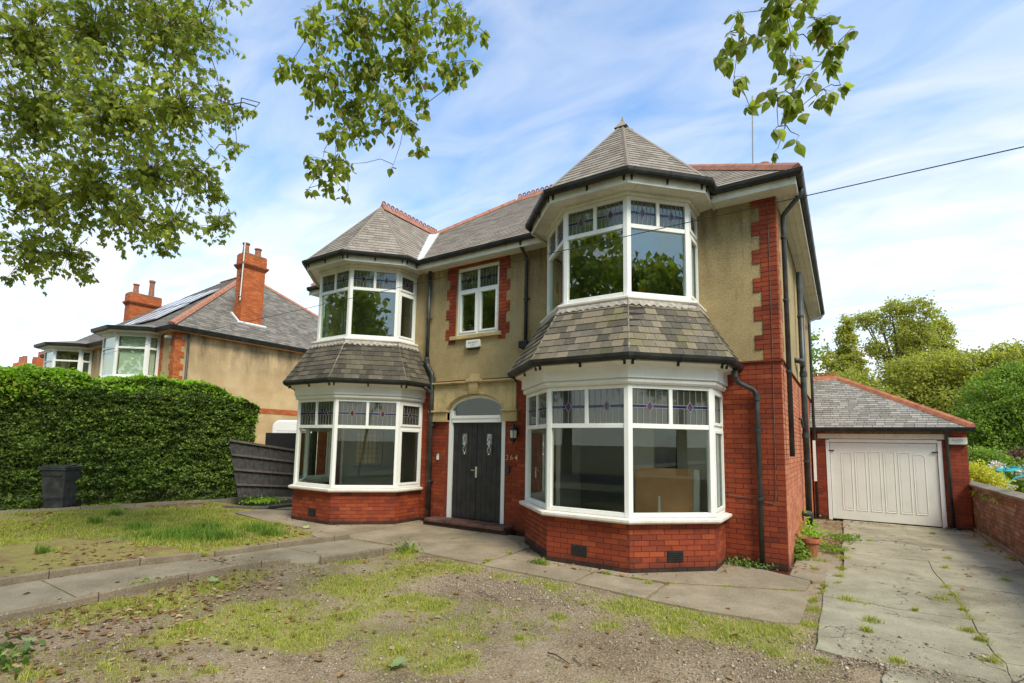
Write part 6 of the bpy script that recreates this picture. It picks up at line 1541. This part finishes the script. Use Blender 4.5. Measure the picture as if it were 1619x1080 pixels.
LB = [(-8.22, -6.86, 7.04, 0.77), (-8.31, -6.12, 7.72, 0.85), (-7.0, -5.71, 7.41, 0.71), (-7.12, -5.18, 7.96, 0.43), (-9.33, -6.41, 6.61, 0.97), (-6.79, -6.25, 5.87, 0.8), (-5.92, -5.82, 5.8, 0.55), (-7.49, -4.64, 7.13, 0.36), (-8.24, -6.54, 5.04, 0.69), (-7.52, -6.15, 5.11, 0.68), (-8.9, -5.01, 6.23, 0.75), (-6.96, -5.16, 5.6, 0.41), (-10.16, -6.12, 4.77, 0.51), (-8.57, -6.05, 4.38, 0.37), (-8.22, -5.44, 5.11, 0.49), (-6.47, -5.62, 4.53, 0.33), (-7.14, -4.79, 5.52, 0.24), (-7.68, -4.45, 5.32, 0.29), (-6.51, -4.83, 6.6, 0.14), (-8.1, -5.03, 4.78, 0.18), (-9.0, -5.76, 4.27, 0.1), (-5.28, -5.26, 5.91, 0.06), (-7.12, -4.53, 6.37, 0.14), (-9.44, -6.87, 8.83, 0.86), (-7.22, -6.15, 8.22, 0.78), (-5.62, -5.81, 7.64, 0.47), (-10.62, -6.27, 4.27, 0.1)]
CB = [(-2.47, -6.37, 4.87, 0.14), (-2.39, -6.09, 5.1, 0.28), (-2.15, -5.77, 5.23, 0.32), (-1.71, -5.64, 5.11, 0.2), (-1.61, -5.35, 5.14, 0.06), (-2.54, -6.45, 4.48, 0.12), (-2.96, -6.33, 4.73, 0.06), (-2.38, -6.3, 4.52, 0.19), (-2.47, -5.87, 4.84, 0.27), (-2.13, -5.7, 4.86, 0.24), (-1.39, -6.0, 4.35, 0.13), (-1.31, -5.91, 4.39, 0.05), (-2.29, -6.45, 4.23, 0.11), (-2.6, -5.88, 4.54, 0.21), (-1.99, -6.02, 4.26, 0.19), (-1.99, -5.81, 4.25, 0.1), (-2.24, -6.29, 3.97, 0.1), (-2.24, -6.09, 4.13, 0.12), (-1.79, -5.9, 3.91, 0.06), (-2.38, -6.31, 3.78, 0.13), (-2.47, -6.13, 3.92, 0.09), (-2.54, -6.15, 3.72, 0.07), (-2.63, -5.87, 3.82, 0.06), (-2.73, -6.17, 3.73, 0.04), (-2.66, -5.9, 4.04, 0.06), (-2.03, -5.62, 4.51, 0.06), (-2.36, -5.63, 4.08, 0.03), (-2.34, -6.16, 5.52, 0.3), (-1.62, -6.18, 5.1, 0.27)]
RB = [(0.57, -5.58, 4.13, 0.14), (0.71, -5.42, 4.11, 0.09), (0.37, -5.69, 4.11, 0.04), (0.34, -5.88, 3.87, 0.06), (0.39, -5.76, 3.9, 0.05), (0.35, -6.05, 3.61, 0.04), (0.33, -5.71, 3.74, 0.04), (0.36, -5.83, 3.6, 0.03), (0.48, -5.94, 3.72, 0.04), (0.59, -5.99, 3.64, 0.07), (0.59, -5.54, 3.84, 0.08), (0.74, -5.38, 4.05, 0.05), (0.79, -5.84, 3.63, 0.05), (0.76, -5.45, 3.81, 0.06), (0.68, -5.72, 3.6, 0.06), (0.54, -5.94, 3.42, 0.06), (0.6, -5.82, 3.46, 0.05), (0.73, -5.47, 3.66, 0.04), (0.75, -5.39, 3.63, 0.03), (0.55, -5.97, 3.23, 0.03), (0.52, -5.66, 3.29, 0.03), (0.63, -5.91, 3.19, 0.02), (0.4, -5.71, 3.54, 0.02), (0.86, -5.67, 3.8, 0.02), (0.81, -5.36, 3.72, 0.02), (0.59, -5.43, 3.59, 0.04), (0.59, -5.79, 4.17, 0.13), (0.72, -5.43, 4.34, 0.09)]
bough('plane_tree', 'large leafy tree overhanging the left side of the view', 'tree', 'plane', LB, 16500, .084, M_LEAF1, [(-12.5, -11.5, 0), (-12.4, -11.2, 4), (-11.6, -10, 8), (-9.6, -7.6, 9.2), (-7.6, -6.2, 8.7)])
bough('birch_tree', 'drooping birch bough hanging from the top middle of the view', 'tree', 'birch', CB, 3600, .058, M_LEAF2, [(-1.2, -12.5, 0), (-1.25, -12, 3), (-1.6, -10, 5.9), (-2.1, -7.4, 6.5), (-2.2, -6.1, 5.9)])
bough('birch_tree', 'small birch spray hanging above the right end of the house', 'tree', 'birch', RB, 560, .063, M_LEAF2, [(1.6, -12.8, 0), (1.5, -12, 3), (1.2, -9, 5.3), (.8, -6.4, 5.0), (.66, -5.6, 4.55)])

for (nm, blobs, n, sz, mt) in (('plane_tree', [(0, 0, 9.6, 3.2, 3.2, 2.6), (-1.5, -2, 8.2, 2.6, 2.6, 2.2)], 9000, .22, M_LEAF1), ('birch_tree', [(-.3, 0, 8.4, 2.6, 2.2, 2.2), (.6, -1.4, 6.4, 2.0, 1.8, 1.4)], 9000, .13, M_LEAF2)):
    root = bpy.data.objects[nm]; V, F = leaf_quads(crown_points(blobs, n, RNG, .35, .4), sz, .1, 1.3); np_obj('crown', V, F, RNG.uniform(0, 1, len(F)), mt, root, 'stuff')
# road and pavement beyond the front boundary, behind the viewpoint
m = MB(); m.add([(-200, -24, -.06), (200, -24, -.06), (200, -15.5, -.06), (-200, -15.5, -.06)], [(0, 1, 2, 3)]); structure(m.build('road', m_plain('asphalt', (.06, .06, .058), .9, .2, 3)))
m = MB(); m.box((-60, -15.5, -.12), (60, -12.6, .04)); structure(m.build('pavement', M_DRIVE))

# ================================================================== GROUND COVER
GP = [(-5.45, -6.11, 0.26), (-4.25, -5.33, 0.39), (-4.28, -4.18, 0.46), (-4.23, -3.37, 0.34), (-4.06, -2.79, 0.31), (-3.29, -5.56, 0.28), (-3.78, -5.74, 0.23), (-3.49, -5.0, 0.25), (-3.46, -4.34, 0.28), (-2.99, -4.25, 0.2), (-1.25, -2.94, 0.34), (-0.72, -2.93, 0.29), (-0.26, -3.13, 0.3), (0.14, -2.84, 0.27), (-1.79, -3.07, 0.18), (0.35, -1.88, 0.12), (-2.31, -2.80, 0.15), (-1.77, -3.71, 0.1), (-1.25, -3.66, 0.12), (0.12, -3.4, 0.11), (-2.39, -5.24, 0.16), (-2.31, -4.84, 0.12), (-1.89, -5.11, 0.13), (-1.98, -5.31, 0.12), (-2.33, -5.57, 0.1), (-4.0, -6.72, 0.12), (-4.64, -7.12, 0.15), (-4.25, -7.1, 0.12), (-3.26, -6.38, 0.09), (0.51, -3.35, 0.07), (-2.04, -4.64, 0.05), (-1.77, -4.44, 0.03), (-5.2, -5.92, 0.26), (-5.44, -5.23, 0.22), (-4.23, -6.07, 0.17), (-5.3, -6.57, 0.12), (-3.11, -2.75, 0.15), (-2.63, -2.75, 0.14), (-0.72, -3.37, 0.15), (-4.39, -5.99, 0.12), (-3.6, -2.75, .16), (-5.0, -2.7, .2), (-5.3, -3.4, .2), (.36, -2.4, .1), (.33, -1.5, .06)]
def blades(pts, h, w, mat, name, hv=.5, root=None, lean=.5):
    n = len(pts); a = RNG.uniform(0, 2 * math.pi, n); H_ = h * RNG.uniform(1 - hv, 1 + hv, n); d = np.stack([np.cos(a), np.sin(a), np.zeros(n)], 1); s = np.stack([-np.sin(a), np.cos(a), np.zeros(n)], 1) * w / 2
    ln = (RNG.uniform(.1, 1, n) * lean * H_)[:, None]; z = np.array([0, 0, 1.0])
    p0 = pts; p1 = pts + z * (H_ * .55)[:, None] + d * ln * .35; p2 = pts + z * (H_ * .92)[:, None] + d * ln
    V = np.stack([p0 - s, p0 + s, p1 + s * .8, p1 - s * .8, p2 + s * .1, p2 - s * .1], 1).reshape(-1, 3); b = np.arange(n) * 6
    F = np.concatenate([np.stack([b, b + 1, b + 2, b + 3], 1), np.stack([b + 3, b + 2, b + 4, b + 5], 1)]); t = RNG.uniform(0, 1, n)
    return np_obj(name, V, F, np.concatenate([t, t]), mat, root, 'stuff')
def gz(x, y): return np.where(x < -7.2, hlawn(x, y), hgravel(x, y)) - .004
pts = []
for (x, y, r) in GP:
    n = int(16000 * r * r) + 90; q = RNG.normal(size=(n, 2)) * r * .62 + (x, y); k = vnoise(q[:, 0], q[:, 1], 7, 3) + .6 * vnoise(q[:, 0], q[:, 1], 19, 4); pts.append(q[k > .62])
q = np.stack([RNG.uniform(-5.9, .3, 60000), RNG.uniform(-8, -2.5, 60000)], 1)   # sparse general growth
k = vnoise(q[:, 0], q[:, 1], 1.2, 21) * .8 + vnoise(q[:, 0], q[:, 1], 6, 22) * .6 + .5 * vnoise(q[:, 0], q[:, 1], 17, 5) - .25 * np.clip((q[:, 0] + 2.2) / 1.5, 0, 1) * (q[:, 1] < -3.6); pts.append(q[k > 1.18])
q = np.concatenate(pts); edge = -2.45 - .12 * np.clip((q[:, 0] + 5.2) / 3.5, 0, 1)
q = q[(q[:, 1] < np.where((q[:, 0] > -5.2) & (q[:, 0] < .3), -2.3 - .05 * (q[:, 0] + 5.2), 9)) & ((q[:, 0] < .62))]
gy_ = bpy.data.objects['gravel_yard'].data; co = np.empty(len(gy_.vertices) * 3, dtype=np.float32); gy_.vertices.foreach_get('co', co); co = co.reshape(-1, 3)
hh, xe_, ye_ = np.histogram2d(q[:, 0], q[:, 1], bins=[np.arange(-7.8, 3.4, .12), np.arange(-9.6, -.8, .12)])
for _ in range(2): hh = (hh + np.roll(hh, 1, 0) + np.roll(hh, -1, 0) + np.roll(hh, 1, 1) + np.roll(hh, -1, 1)) / 5
ix = np.clip(((co[:, 0] + 7.8) / .12).astype(int), 0, hh.shape[0] - 1); iy = np.clip(((co[:, 1] + 9.6) / .12).astype(int), 0, hh.shape[1] - 1)
ms = np.clip(hh[ix, iy] / 40.0, 0, 1); at_ = gy_.attributes.new('moss', 'FLOAT', 'POINT'); at_.data.foreach_set('value', ms.astype(np.float32))
P3 = np.stack([q[:, 0], q[:, 1], gz(q[:, 0], q[:, 1])], 1); blades(P3, .034, .0052, M_GRASS, 'gravel_grass', .6, lean=1.1)
n = 150000; q = np.stack([RNG.uniform(-15.2, -7.42, n), RNG.uniform(-9.5, -1.3, n)], 1)
k = .9 * vnoise(q[:, 0], q[:, 1], .75, 31) + .5 * vnoise(q[:, 0], q[:, 1], 3.2, 32) + .35 * vnoise(q[:, 0], q[:, 1], 11, 33) - .18 * np.clip((-q[:, 1] - 4.3) / 2, 0, 1); q = q[(k > .74) & ~((q[:, 0] > -11.2) & (q[:, 1] > -2.2))]
blades(np.stack([q[:, 0], q[:, 1], gz(q[:, 0], q[:, 1])], 1), .036, .0085, M_GRASS, 'lawn_grass', .6, lean=1.1)
LT = [(-9.09, -4.12, .5), (-8.77, -3.86, .45), (-10.3, -4.14, .2), (-8.16, -3.74, .3), (-8.62, -2.91, .35), (-7.9, -2.98, .25), (-11.54, -4.42, .12), (-12.39, -3.81, .12), (-8.96, -5.92, .12), (-9.4, -3.4, .3)]
pts = []
for x, y, r in LT:
    n = int(7000 * r * r) + 150; q = RNG.normal(size=(n, 2)) * r * .55 + (x, y); k = vnoise(q[:, 0], q[:, 1], 6, 13); pts.append(q[(k > .38) & (q[:, 0] < -7.4)])
q = np.concatenate(pts); blades(np.stack([q[:, 0], q[:, 1], gz(q[:, 0], q[:, 1])], 1), .12, .008, M_GRASSD, 'long_grass', .5, lean=.8)
# weeds in the joints of the concrete
W0 = [(2.06, 2.55, .05), (2.2, 5.6, .05), (1.05, 3.64, .05), (1.91, 1.64, .07), (0.9, -1.95, .08), (0.69, -1.2, .09), (0.84, -2.32, .05), (1.62, -0.5, .09), (1.66, -1.71, .06), (1.71, -1.97, .05), (1.69, -2.57, .06), (2.48, 1.2, .07), (1.03, -3.05, .07), (0.65, 3.89, .1), (0.64, 2.2, .12), (.63, 1.5, .1), (.62, .6, .08), (.6, .0, .06), (.45, -.7, .05), (1.3, -1.25, .03), (2.2, -1.2, .04), (2.9, 1.5, .08), (2.95, 3.2, .1), (2.9, 4.6, .08), (1.75, -.2, .05), (1.74, .2, .04), (1.74, -.9, .03), (-3.7, -2.2, .06), (-3.72, -1.6, .05), (-5.0, -2.5, .1), (-2.9, -1.9, .05), (-2.0, -1.85, .05), (-1.4, -1.95, .06), (.35, 1.0, .12), (.2, 1.6, .12), (.3, .3, .05), (-6.0, -4.75, .08), (-6.0, -5.6, .07), (-7.2, -4.5, .05), (-9.0, -2.2, .08)]
pts = []
for x, y, r in W0: q = RNG.normal(size=(int(60 + 900 * r), 2)) * r * .5 + (x, y); pts.append(q)
q = np.concatenate(pts); blades(np.stack([q[:, 0], q[:, 1], np.full(len(q), .01)], 1), .04, .006, M_GRASS, 'joint_weeds', .6, lean=1.2)
n = 9000; t = RNG.integers(0, 9, n)   # grass line along slab joints
J = [((.44, -2.4), (.36, -1.2)), ((.38, -1.25), (.6, -.35)), ((1.75, -2.5), (1.76, .3)), ((.62, -.2), (.62, 3.9)), ((.5, -1.25), (2.9, -1.2)), ((-5.19, -2.3), (-5.19, -.7)), ((-3.69, -2.4), (-3.69, -1.3)), ((-2.2, -1.85), (-1.2, -1.77)), ((-1.2, -1.77), (.25, -1.1))]
A_ = np.array([j[0] for j in J])[t]; B_ = np.array([j[1] for j in J])[t]; f_ = RNG.uniform(0, 1, n)[:, None]; q = A_ * (1 - f_) + B_ * f_ + RNG.normal(size=(n, 2)) * .018; q = q[vnoise(q[:, 0], q[:, 1], 5, 8) > .62]
blades(np.stack([q[:, 0], q[:, 1], np.full(len(q), .005)], 1), .025, .005, M_GRASS, 'joint_grass', .5, lean=1.1)

# pebbles
n = 42000; q = np.stack([RNG.uniform(-5.9, .75, n), RNG.uniform(-8.6, -2.45, n)], 1); k = vnoise(q[:, 0], q[:, 1], 1.4, 41) + .5 * vnoise(q[:, 0], q[:, 1], 5, 42); q = q[(RNG.uniform(0, 1.2, n) < k * k * .9)]
q2 = RNG.normal(size=(4500, 2)) * (.75, .32) + (-2.45, -3.15); q3 = RNG.normal(size=(2600, 2)) * (.35, .22) + (.85, -2.95); q4 = RNG.normal(size=(1500, 2)) * (.35, .4) + (.15, -3.7); q5 = RNG.normal(size=(500, 2)) * (.25, .9) + (2.6, .8)
q = np.concatenate([q, q2[q2[:, 1] < -2.55], q3, q4, q5]); n = len(q); s = RNG.uniform(.0035, .0105, n) * (1 + (RNG.uniform(0, 1, n) > .955) * 1.1)
oc = np.array([(1, 0, 0), (0, 1, 0), (-1, 0, 0), (0, -1, 0), (0, 0, .75), (0, 0, -.75)]); of = np.array([(0, 1, 4), (1, 2, 4), (2, 3, 4), (3, 0, 4), (1, 0, 5), (2, 1, 5), (3, 2, 5), (0, 3, 5)])
V = oc[None] * s[:, None, None] * RNG.uniform(.6, 1.35, (n, 6, 1)); a = RNG.uniform(0, 6.28, n); ca, sa = np.cos(a)[:, None], np.sin(a)[:, None]
V = np.stack([V[..., 0] * ca - V[..., 1] * sa, V[..., 0] * sa + V[..., 1] * ca, V[..., 2]], -1); zb = np.where(q[:, 0] > .6, .012, hgravel(q[:, 0], q[:, 1])); V = V + np.stack([q[:, 0], q[:, 1], zb + s * .3], 1)[:, None, :]
F = (of[None] + (np.arange(n) * 6)[:, None, None]).reshape(-1, 3); np_obj('pebbles', V.reshape(-1, 3), F, np.repeat(RNG.uniform(0, 1, n), 8), M_PEB, None, 'stuff')

# fallen leaves
def litter(q, size, name, mat, zf):
    n = len(q); base = np.array([(0, -.5, 0), (.36, -.15, .12), (.22, .3, .16), (0, .6, .02), (-.26, .28, .14), (-.34, -.12, .1)]); s = size * RNG.uniform(.4, 1.6, n) * RNG.uniform(.7, 1.1, n)
    V = base[None] * s[:, None, None] * np.stack([np.ones(n), np.ones(n), RNG.uniform(-1.5, 2.2, n)], 1)[:, None, :]; a = RNG.uniform(0, 6.28, n); ca, sa = np.cos(a)[:, None], np.sin(a)[:, None]
    V = np.stack([V[..., 0] * ca - V[..., 1] * sa, V[..., 0] * sa + V[..., 1] * ca, V[..., 2] + .15 * V[..., 0]], -1) + np.stack([q[:, 0], q[:, 1], zf - .002 + s * .10], 1)[:, None, :]
    b = np.arange(n) * 6; F = np.concatenate([np.stack([b, b + 1, b + 2, b + 3], 1), np.stack([b, b + 3, b + 4, b + 5], 1)]); t = RNG.uniform(0, 1, n); np_obj(name, V.reshape(-1, 3), F, np.concatenate([t, t]), mat, None, 'stuff')
q = np.concatenate([np.stack([RNG.uniform(-15, -7.4, 5200), RNG.uniform(-9, -1.6, 5200)], 1), RNG.normal(size=(500, 2)) * (.14, 2.6) + (-7.5, -5.5), RNG.normal(size=(500, 2)) * (1.6, .5) + (-9.5, -5.2), RNG.normal(size=(420, 2)) * (.15, 1.3) + (-13.6, -1.6), RNG.normal(size=(300, 2)) * (.4, 1.0) + (-14.2, -4.5)])
kk = vnoise(q[:, 0], q[:, 1], .9, 51) + .4 * vnoise(q[:, 0], q[:, 1], 4, 52); q = q[(kk > .70) & (q[:, 0] < -7.3) & ~((q[:, 0] > -11.2) & (q[:, 1] > -2.2))]
litter(q, .055, 'fallen_leaves', M_DEAD, hlawn(q[:, 0], q[:, 1]))
q = np.concatenate([RNG.normal(size=(520, 2)) * (.35, 1.0) + (-5.4, -5.8), RNG.normal(size=(420, 2)) * (.8, .8) + (-4.6, -6.5), RNG.normal(size=(90, 2)) * (.6, .4) + (-4.4, -3.0), RNG.normal(size=(420, 2)) * (2.5, 1.3) + (-3, -5), RNG.normal(size=(70, 2)) * (.3, .12) + (-6.7, -4.5), RNG.normal(size=(60, 2)) * (.5, .05) + (-2.0, -1.85)]); bx_ = []
for xc in (XCL, XCR):
    PP = offset_path(octp(xc, LO), .10)
    for i in range(5):
        a_, b_ = np.array(PP[i]), np.array(PP[i + 1]); t_ = RNG.uniform(0, 1, 60)[:, None]; bx_.append(a_ * (1 - t_) + b_ * t_ + RNG.normal(size=(60, 2)) * .05)
bx_ = np.concatenate(bx_); litter(bx_, .024, 'fallen_leaves', M_DEAD, np.full(len(bx_), .022))
q = q[(q[:, 1] < -1.8) & (q[:, 0] > -6.9)]; litter(q, .050, 'fallen_leaves', M_DEAD, np.full(len(q), .012))
q = np.concatenate([RNG.normal(size=(330, 2)) * (.16, .45) + (.42, 3.0), RNG.normal(size=(160, 2)) * (.25, .35) + (.4, 5.6), RNG.normal(size=(120, 2)) * (1.0, .12) + (1.6, 6.5), RNG.normal(size=(90, 2)) * (.08, 1.5) + (2.9, 4.5), RNG.normal(size=(60, 2)) * (.1, .25) + (.06, .3), RNG.normal(size=(80, 2)) * (.7, 1.6) + (1.8, 1)]); q = q[(q[:, 0] > .02) & (q[:, 0] < 3.0) & (q[:, 1] < 6.8)]; litter(q, .045, 'fallen_leaves', M_DEAD, np.full(len(q), .018))
# a few larger things lying about, each on its own
def lying_leaf(x, y, s, rz, label, mat=M_PALE, z=.03):
    V, F = leaf_mesh('plane', s, mat, -.25); m = MB(); m.add(V, F); o = m.build('fallen_leaf', mat); o.location = (x, y, z); o.rotation_euler = (.18, .1, rz); tag(o, label, 'leaf')
lying_leaf(-2.25, -5.52, .17, -1.2, 'large pale green fallen leaf on the gravel at bottom centre')
lying_leaf(-8.05, -2.2, .14, .4, 'pale green leaf lying at the foot of the left bay')
lying_leaf(-5.62, -5.15, .14, 1.4, 'pale green leaf by the path edging stones')
lying_leaf(-4.95, -6.95, .13, 2.4, 'pale leaf on the gravel at bottom left')
for (pts, r, lb) in (([(-1.39, -4.59, .015), (-1.3, -4.62, .03), (-1.15, -4.67, .012)], .007, 'dark broken stick lying on the open gravel'), ([(-1.18, -4.55, .012), (-1.05, -4.66, .016)], .004, 'short thin twig beside the broken stick'), ([(-2.9, -3.55, .02), (-2.6, -3.62, .02), (-2.45, -3.7, .012)], .004, 'thin twig on the bare soil before the door path')):
    m = MB(); m.tube(pts, [r, r * .9, r * .5][:len(pts)], 6); tag(m.build('twig', M_TWIG), lb, 'twig')
# flower pot with weeds by the corner
PT = empty('flower_pot', 'terracotta flower pot standing by the front corner of the house', 'flower pot', (.20, 1.28, .02))
m = MB(); m.lathe((0, 0, 0), [(0, 0), (.095, 0), (.135, .22), (.158, .225), (.163, .29), (.145, .29), (.135, .24), (0, .235)], 24); m.build('pot', M_PLANTPOT, PT, smooth=False)
m = MB(); m.lathe((0, 0, .255), [(.137, 0), (0, .01)], 16); m.build('soil', M_BARK, PT)
def weed(name, label, loc, rx, ry, rz_, n, s, mat):
    r = empty(name, label, 'weed', loc); c = RNG.normal(size=(n, 3)) * (rx * .5, ry * .5, rz_ * .4); c[:, 2] = np.abs(c[:, 2]) + .01
    V, F = leaf_quads(c, s, .5, 1.6); np_obj('leaves', V, F, RNG.uniform(0, 1, n), mat, r, 'stuff')
    m = MB()
    for k in range(6): e = c[k * 3]; m.tube([(e[0] * .2, e[1] * .2, -.01), tuple(e)], .003, 4)
    m.build('stems', M_GRASSD, r, 'stuff')
weed('weed_clump', 'leafy green weed growing between the flower pot and the wall', (.06, 1.05, .02), .14, .3, .3, 420, .045, M_FAR[1])
weed('weed_clump', 'tall weed at the foot of the soil pipe behind the pot', (.14, 2.5, .02), .2, .35, .42, 380, .05, M_HEDGET)
weed('weed_clump', 'low bright weed spreading beside the fallen leaves at the drive edge', (.62, 3.5, .02), .25, .35, .10, 260, .04, M_FAR[1])
weed('weed_clump', 'low bright weed right behind the flower pot', (.48, 2.1, .02), .2, .25, .08, 190, .035, M_FAR[1])
weed('weed_clump', 'dark green weed in the corner under the front downpipe', (-.55, -.16, .02), .3, .12, .12, 260, .03, M_HEDGE)
weed('weed_clump', 'small leafy weed where the path meets the gravel', (-5.12, -2.45, .02), .22, .2, .14, 170, .03, M_FAR[1])
weed('weed_clump', 'leafy plant on the gravel at the bottom left corner', (-4.72, -7.35, .0), .35, .3, .14, 320, .045, M_HEDGE)
weed('weed_clump', 'green weed growing from the foot of the right bay', (-3.02, -1.9, .02), .12, .1, .07, 110, .026, M_FAR[1])
weed('weed_clump', 'weed tuft at the inner edging stone of the path', (-6.0, -5.75, .05), .10, .16, .05, 120, .025, M_FAR[1])
weed('weed_clump', 'green weeds under the leaning fence panel', (-12.6, -.35, .02), .45, .5, .16, 360, .05, M_HEDGET)
for (y, lb) in ((7.8, 'yellow green fern tuft growing from the wall nearest the garage'), (6.3, 'second fern tuft along the wall from the garage'), (5.3, 'small dull fern tuft on the wall'), (4.4, 'yellow fern tuft on the wall furthest from the garage')):
    r = empty('wall_fern', lb, 'fern', (WX - .02, y, .88)); m = MB()
    for k in range(16):
        a = random.uniform(-1.3, 1.3); l = random.uniform(.08, .17); d = Vector((-abs(math.cos(a)), math.sin(a), random.uniform(-.5, .4))); p0 = Vector((0, 0, 0)); p1 = p0 + d * l * .6; p2 = p0 + d * l + Vector((0, 0, -.05)); s = Vector((-d.y, d.x, 0)).normalized() * .014
        m.add([p0 - s * .3, p0 + s * .3, p1 + s, p2, p1 - s], [(0, 1, 2, 4), (4, 2, 3)], 0, random.random())
    m.build('fronds', M_FAR[2] if y > 6 or y < 5 else M_HEDGET, r, 'stuff')
# pieces of timber lying behind the lawn
m = MB(); m.box((-.55, -.05, 0), (.55, .05, .04)); o = m.build('timber_batten', M_RAIL); o.location = (-11.6, -1.35, .04); o.rotation_euler = (0, 0, .6); tag(o, 'pale timber batten lying on the grass before the fence panel', 'batten')
m = MB(); m.obox((-11.25, -.95, .0), (.7, .25, .10), (.05, -.12, .02), (0, 0, .05)); tag(m.build('dark_board', M_FENCED), 'dark board leaning against the foot of the left bay', 'board')
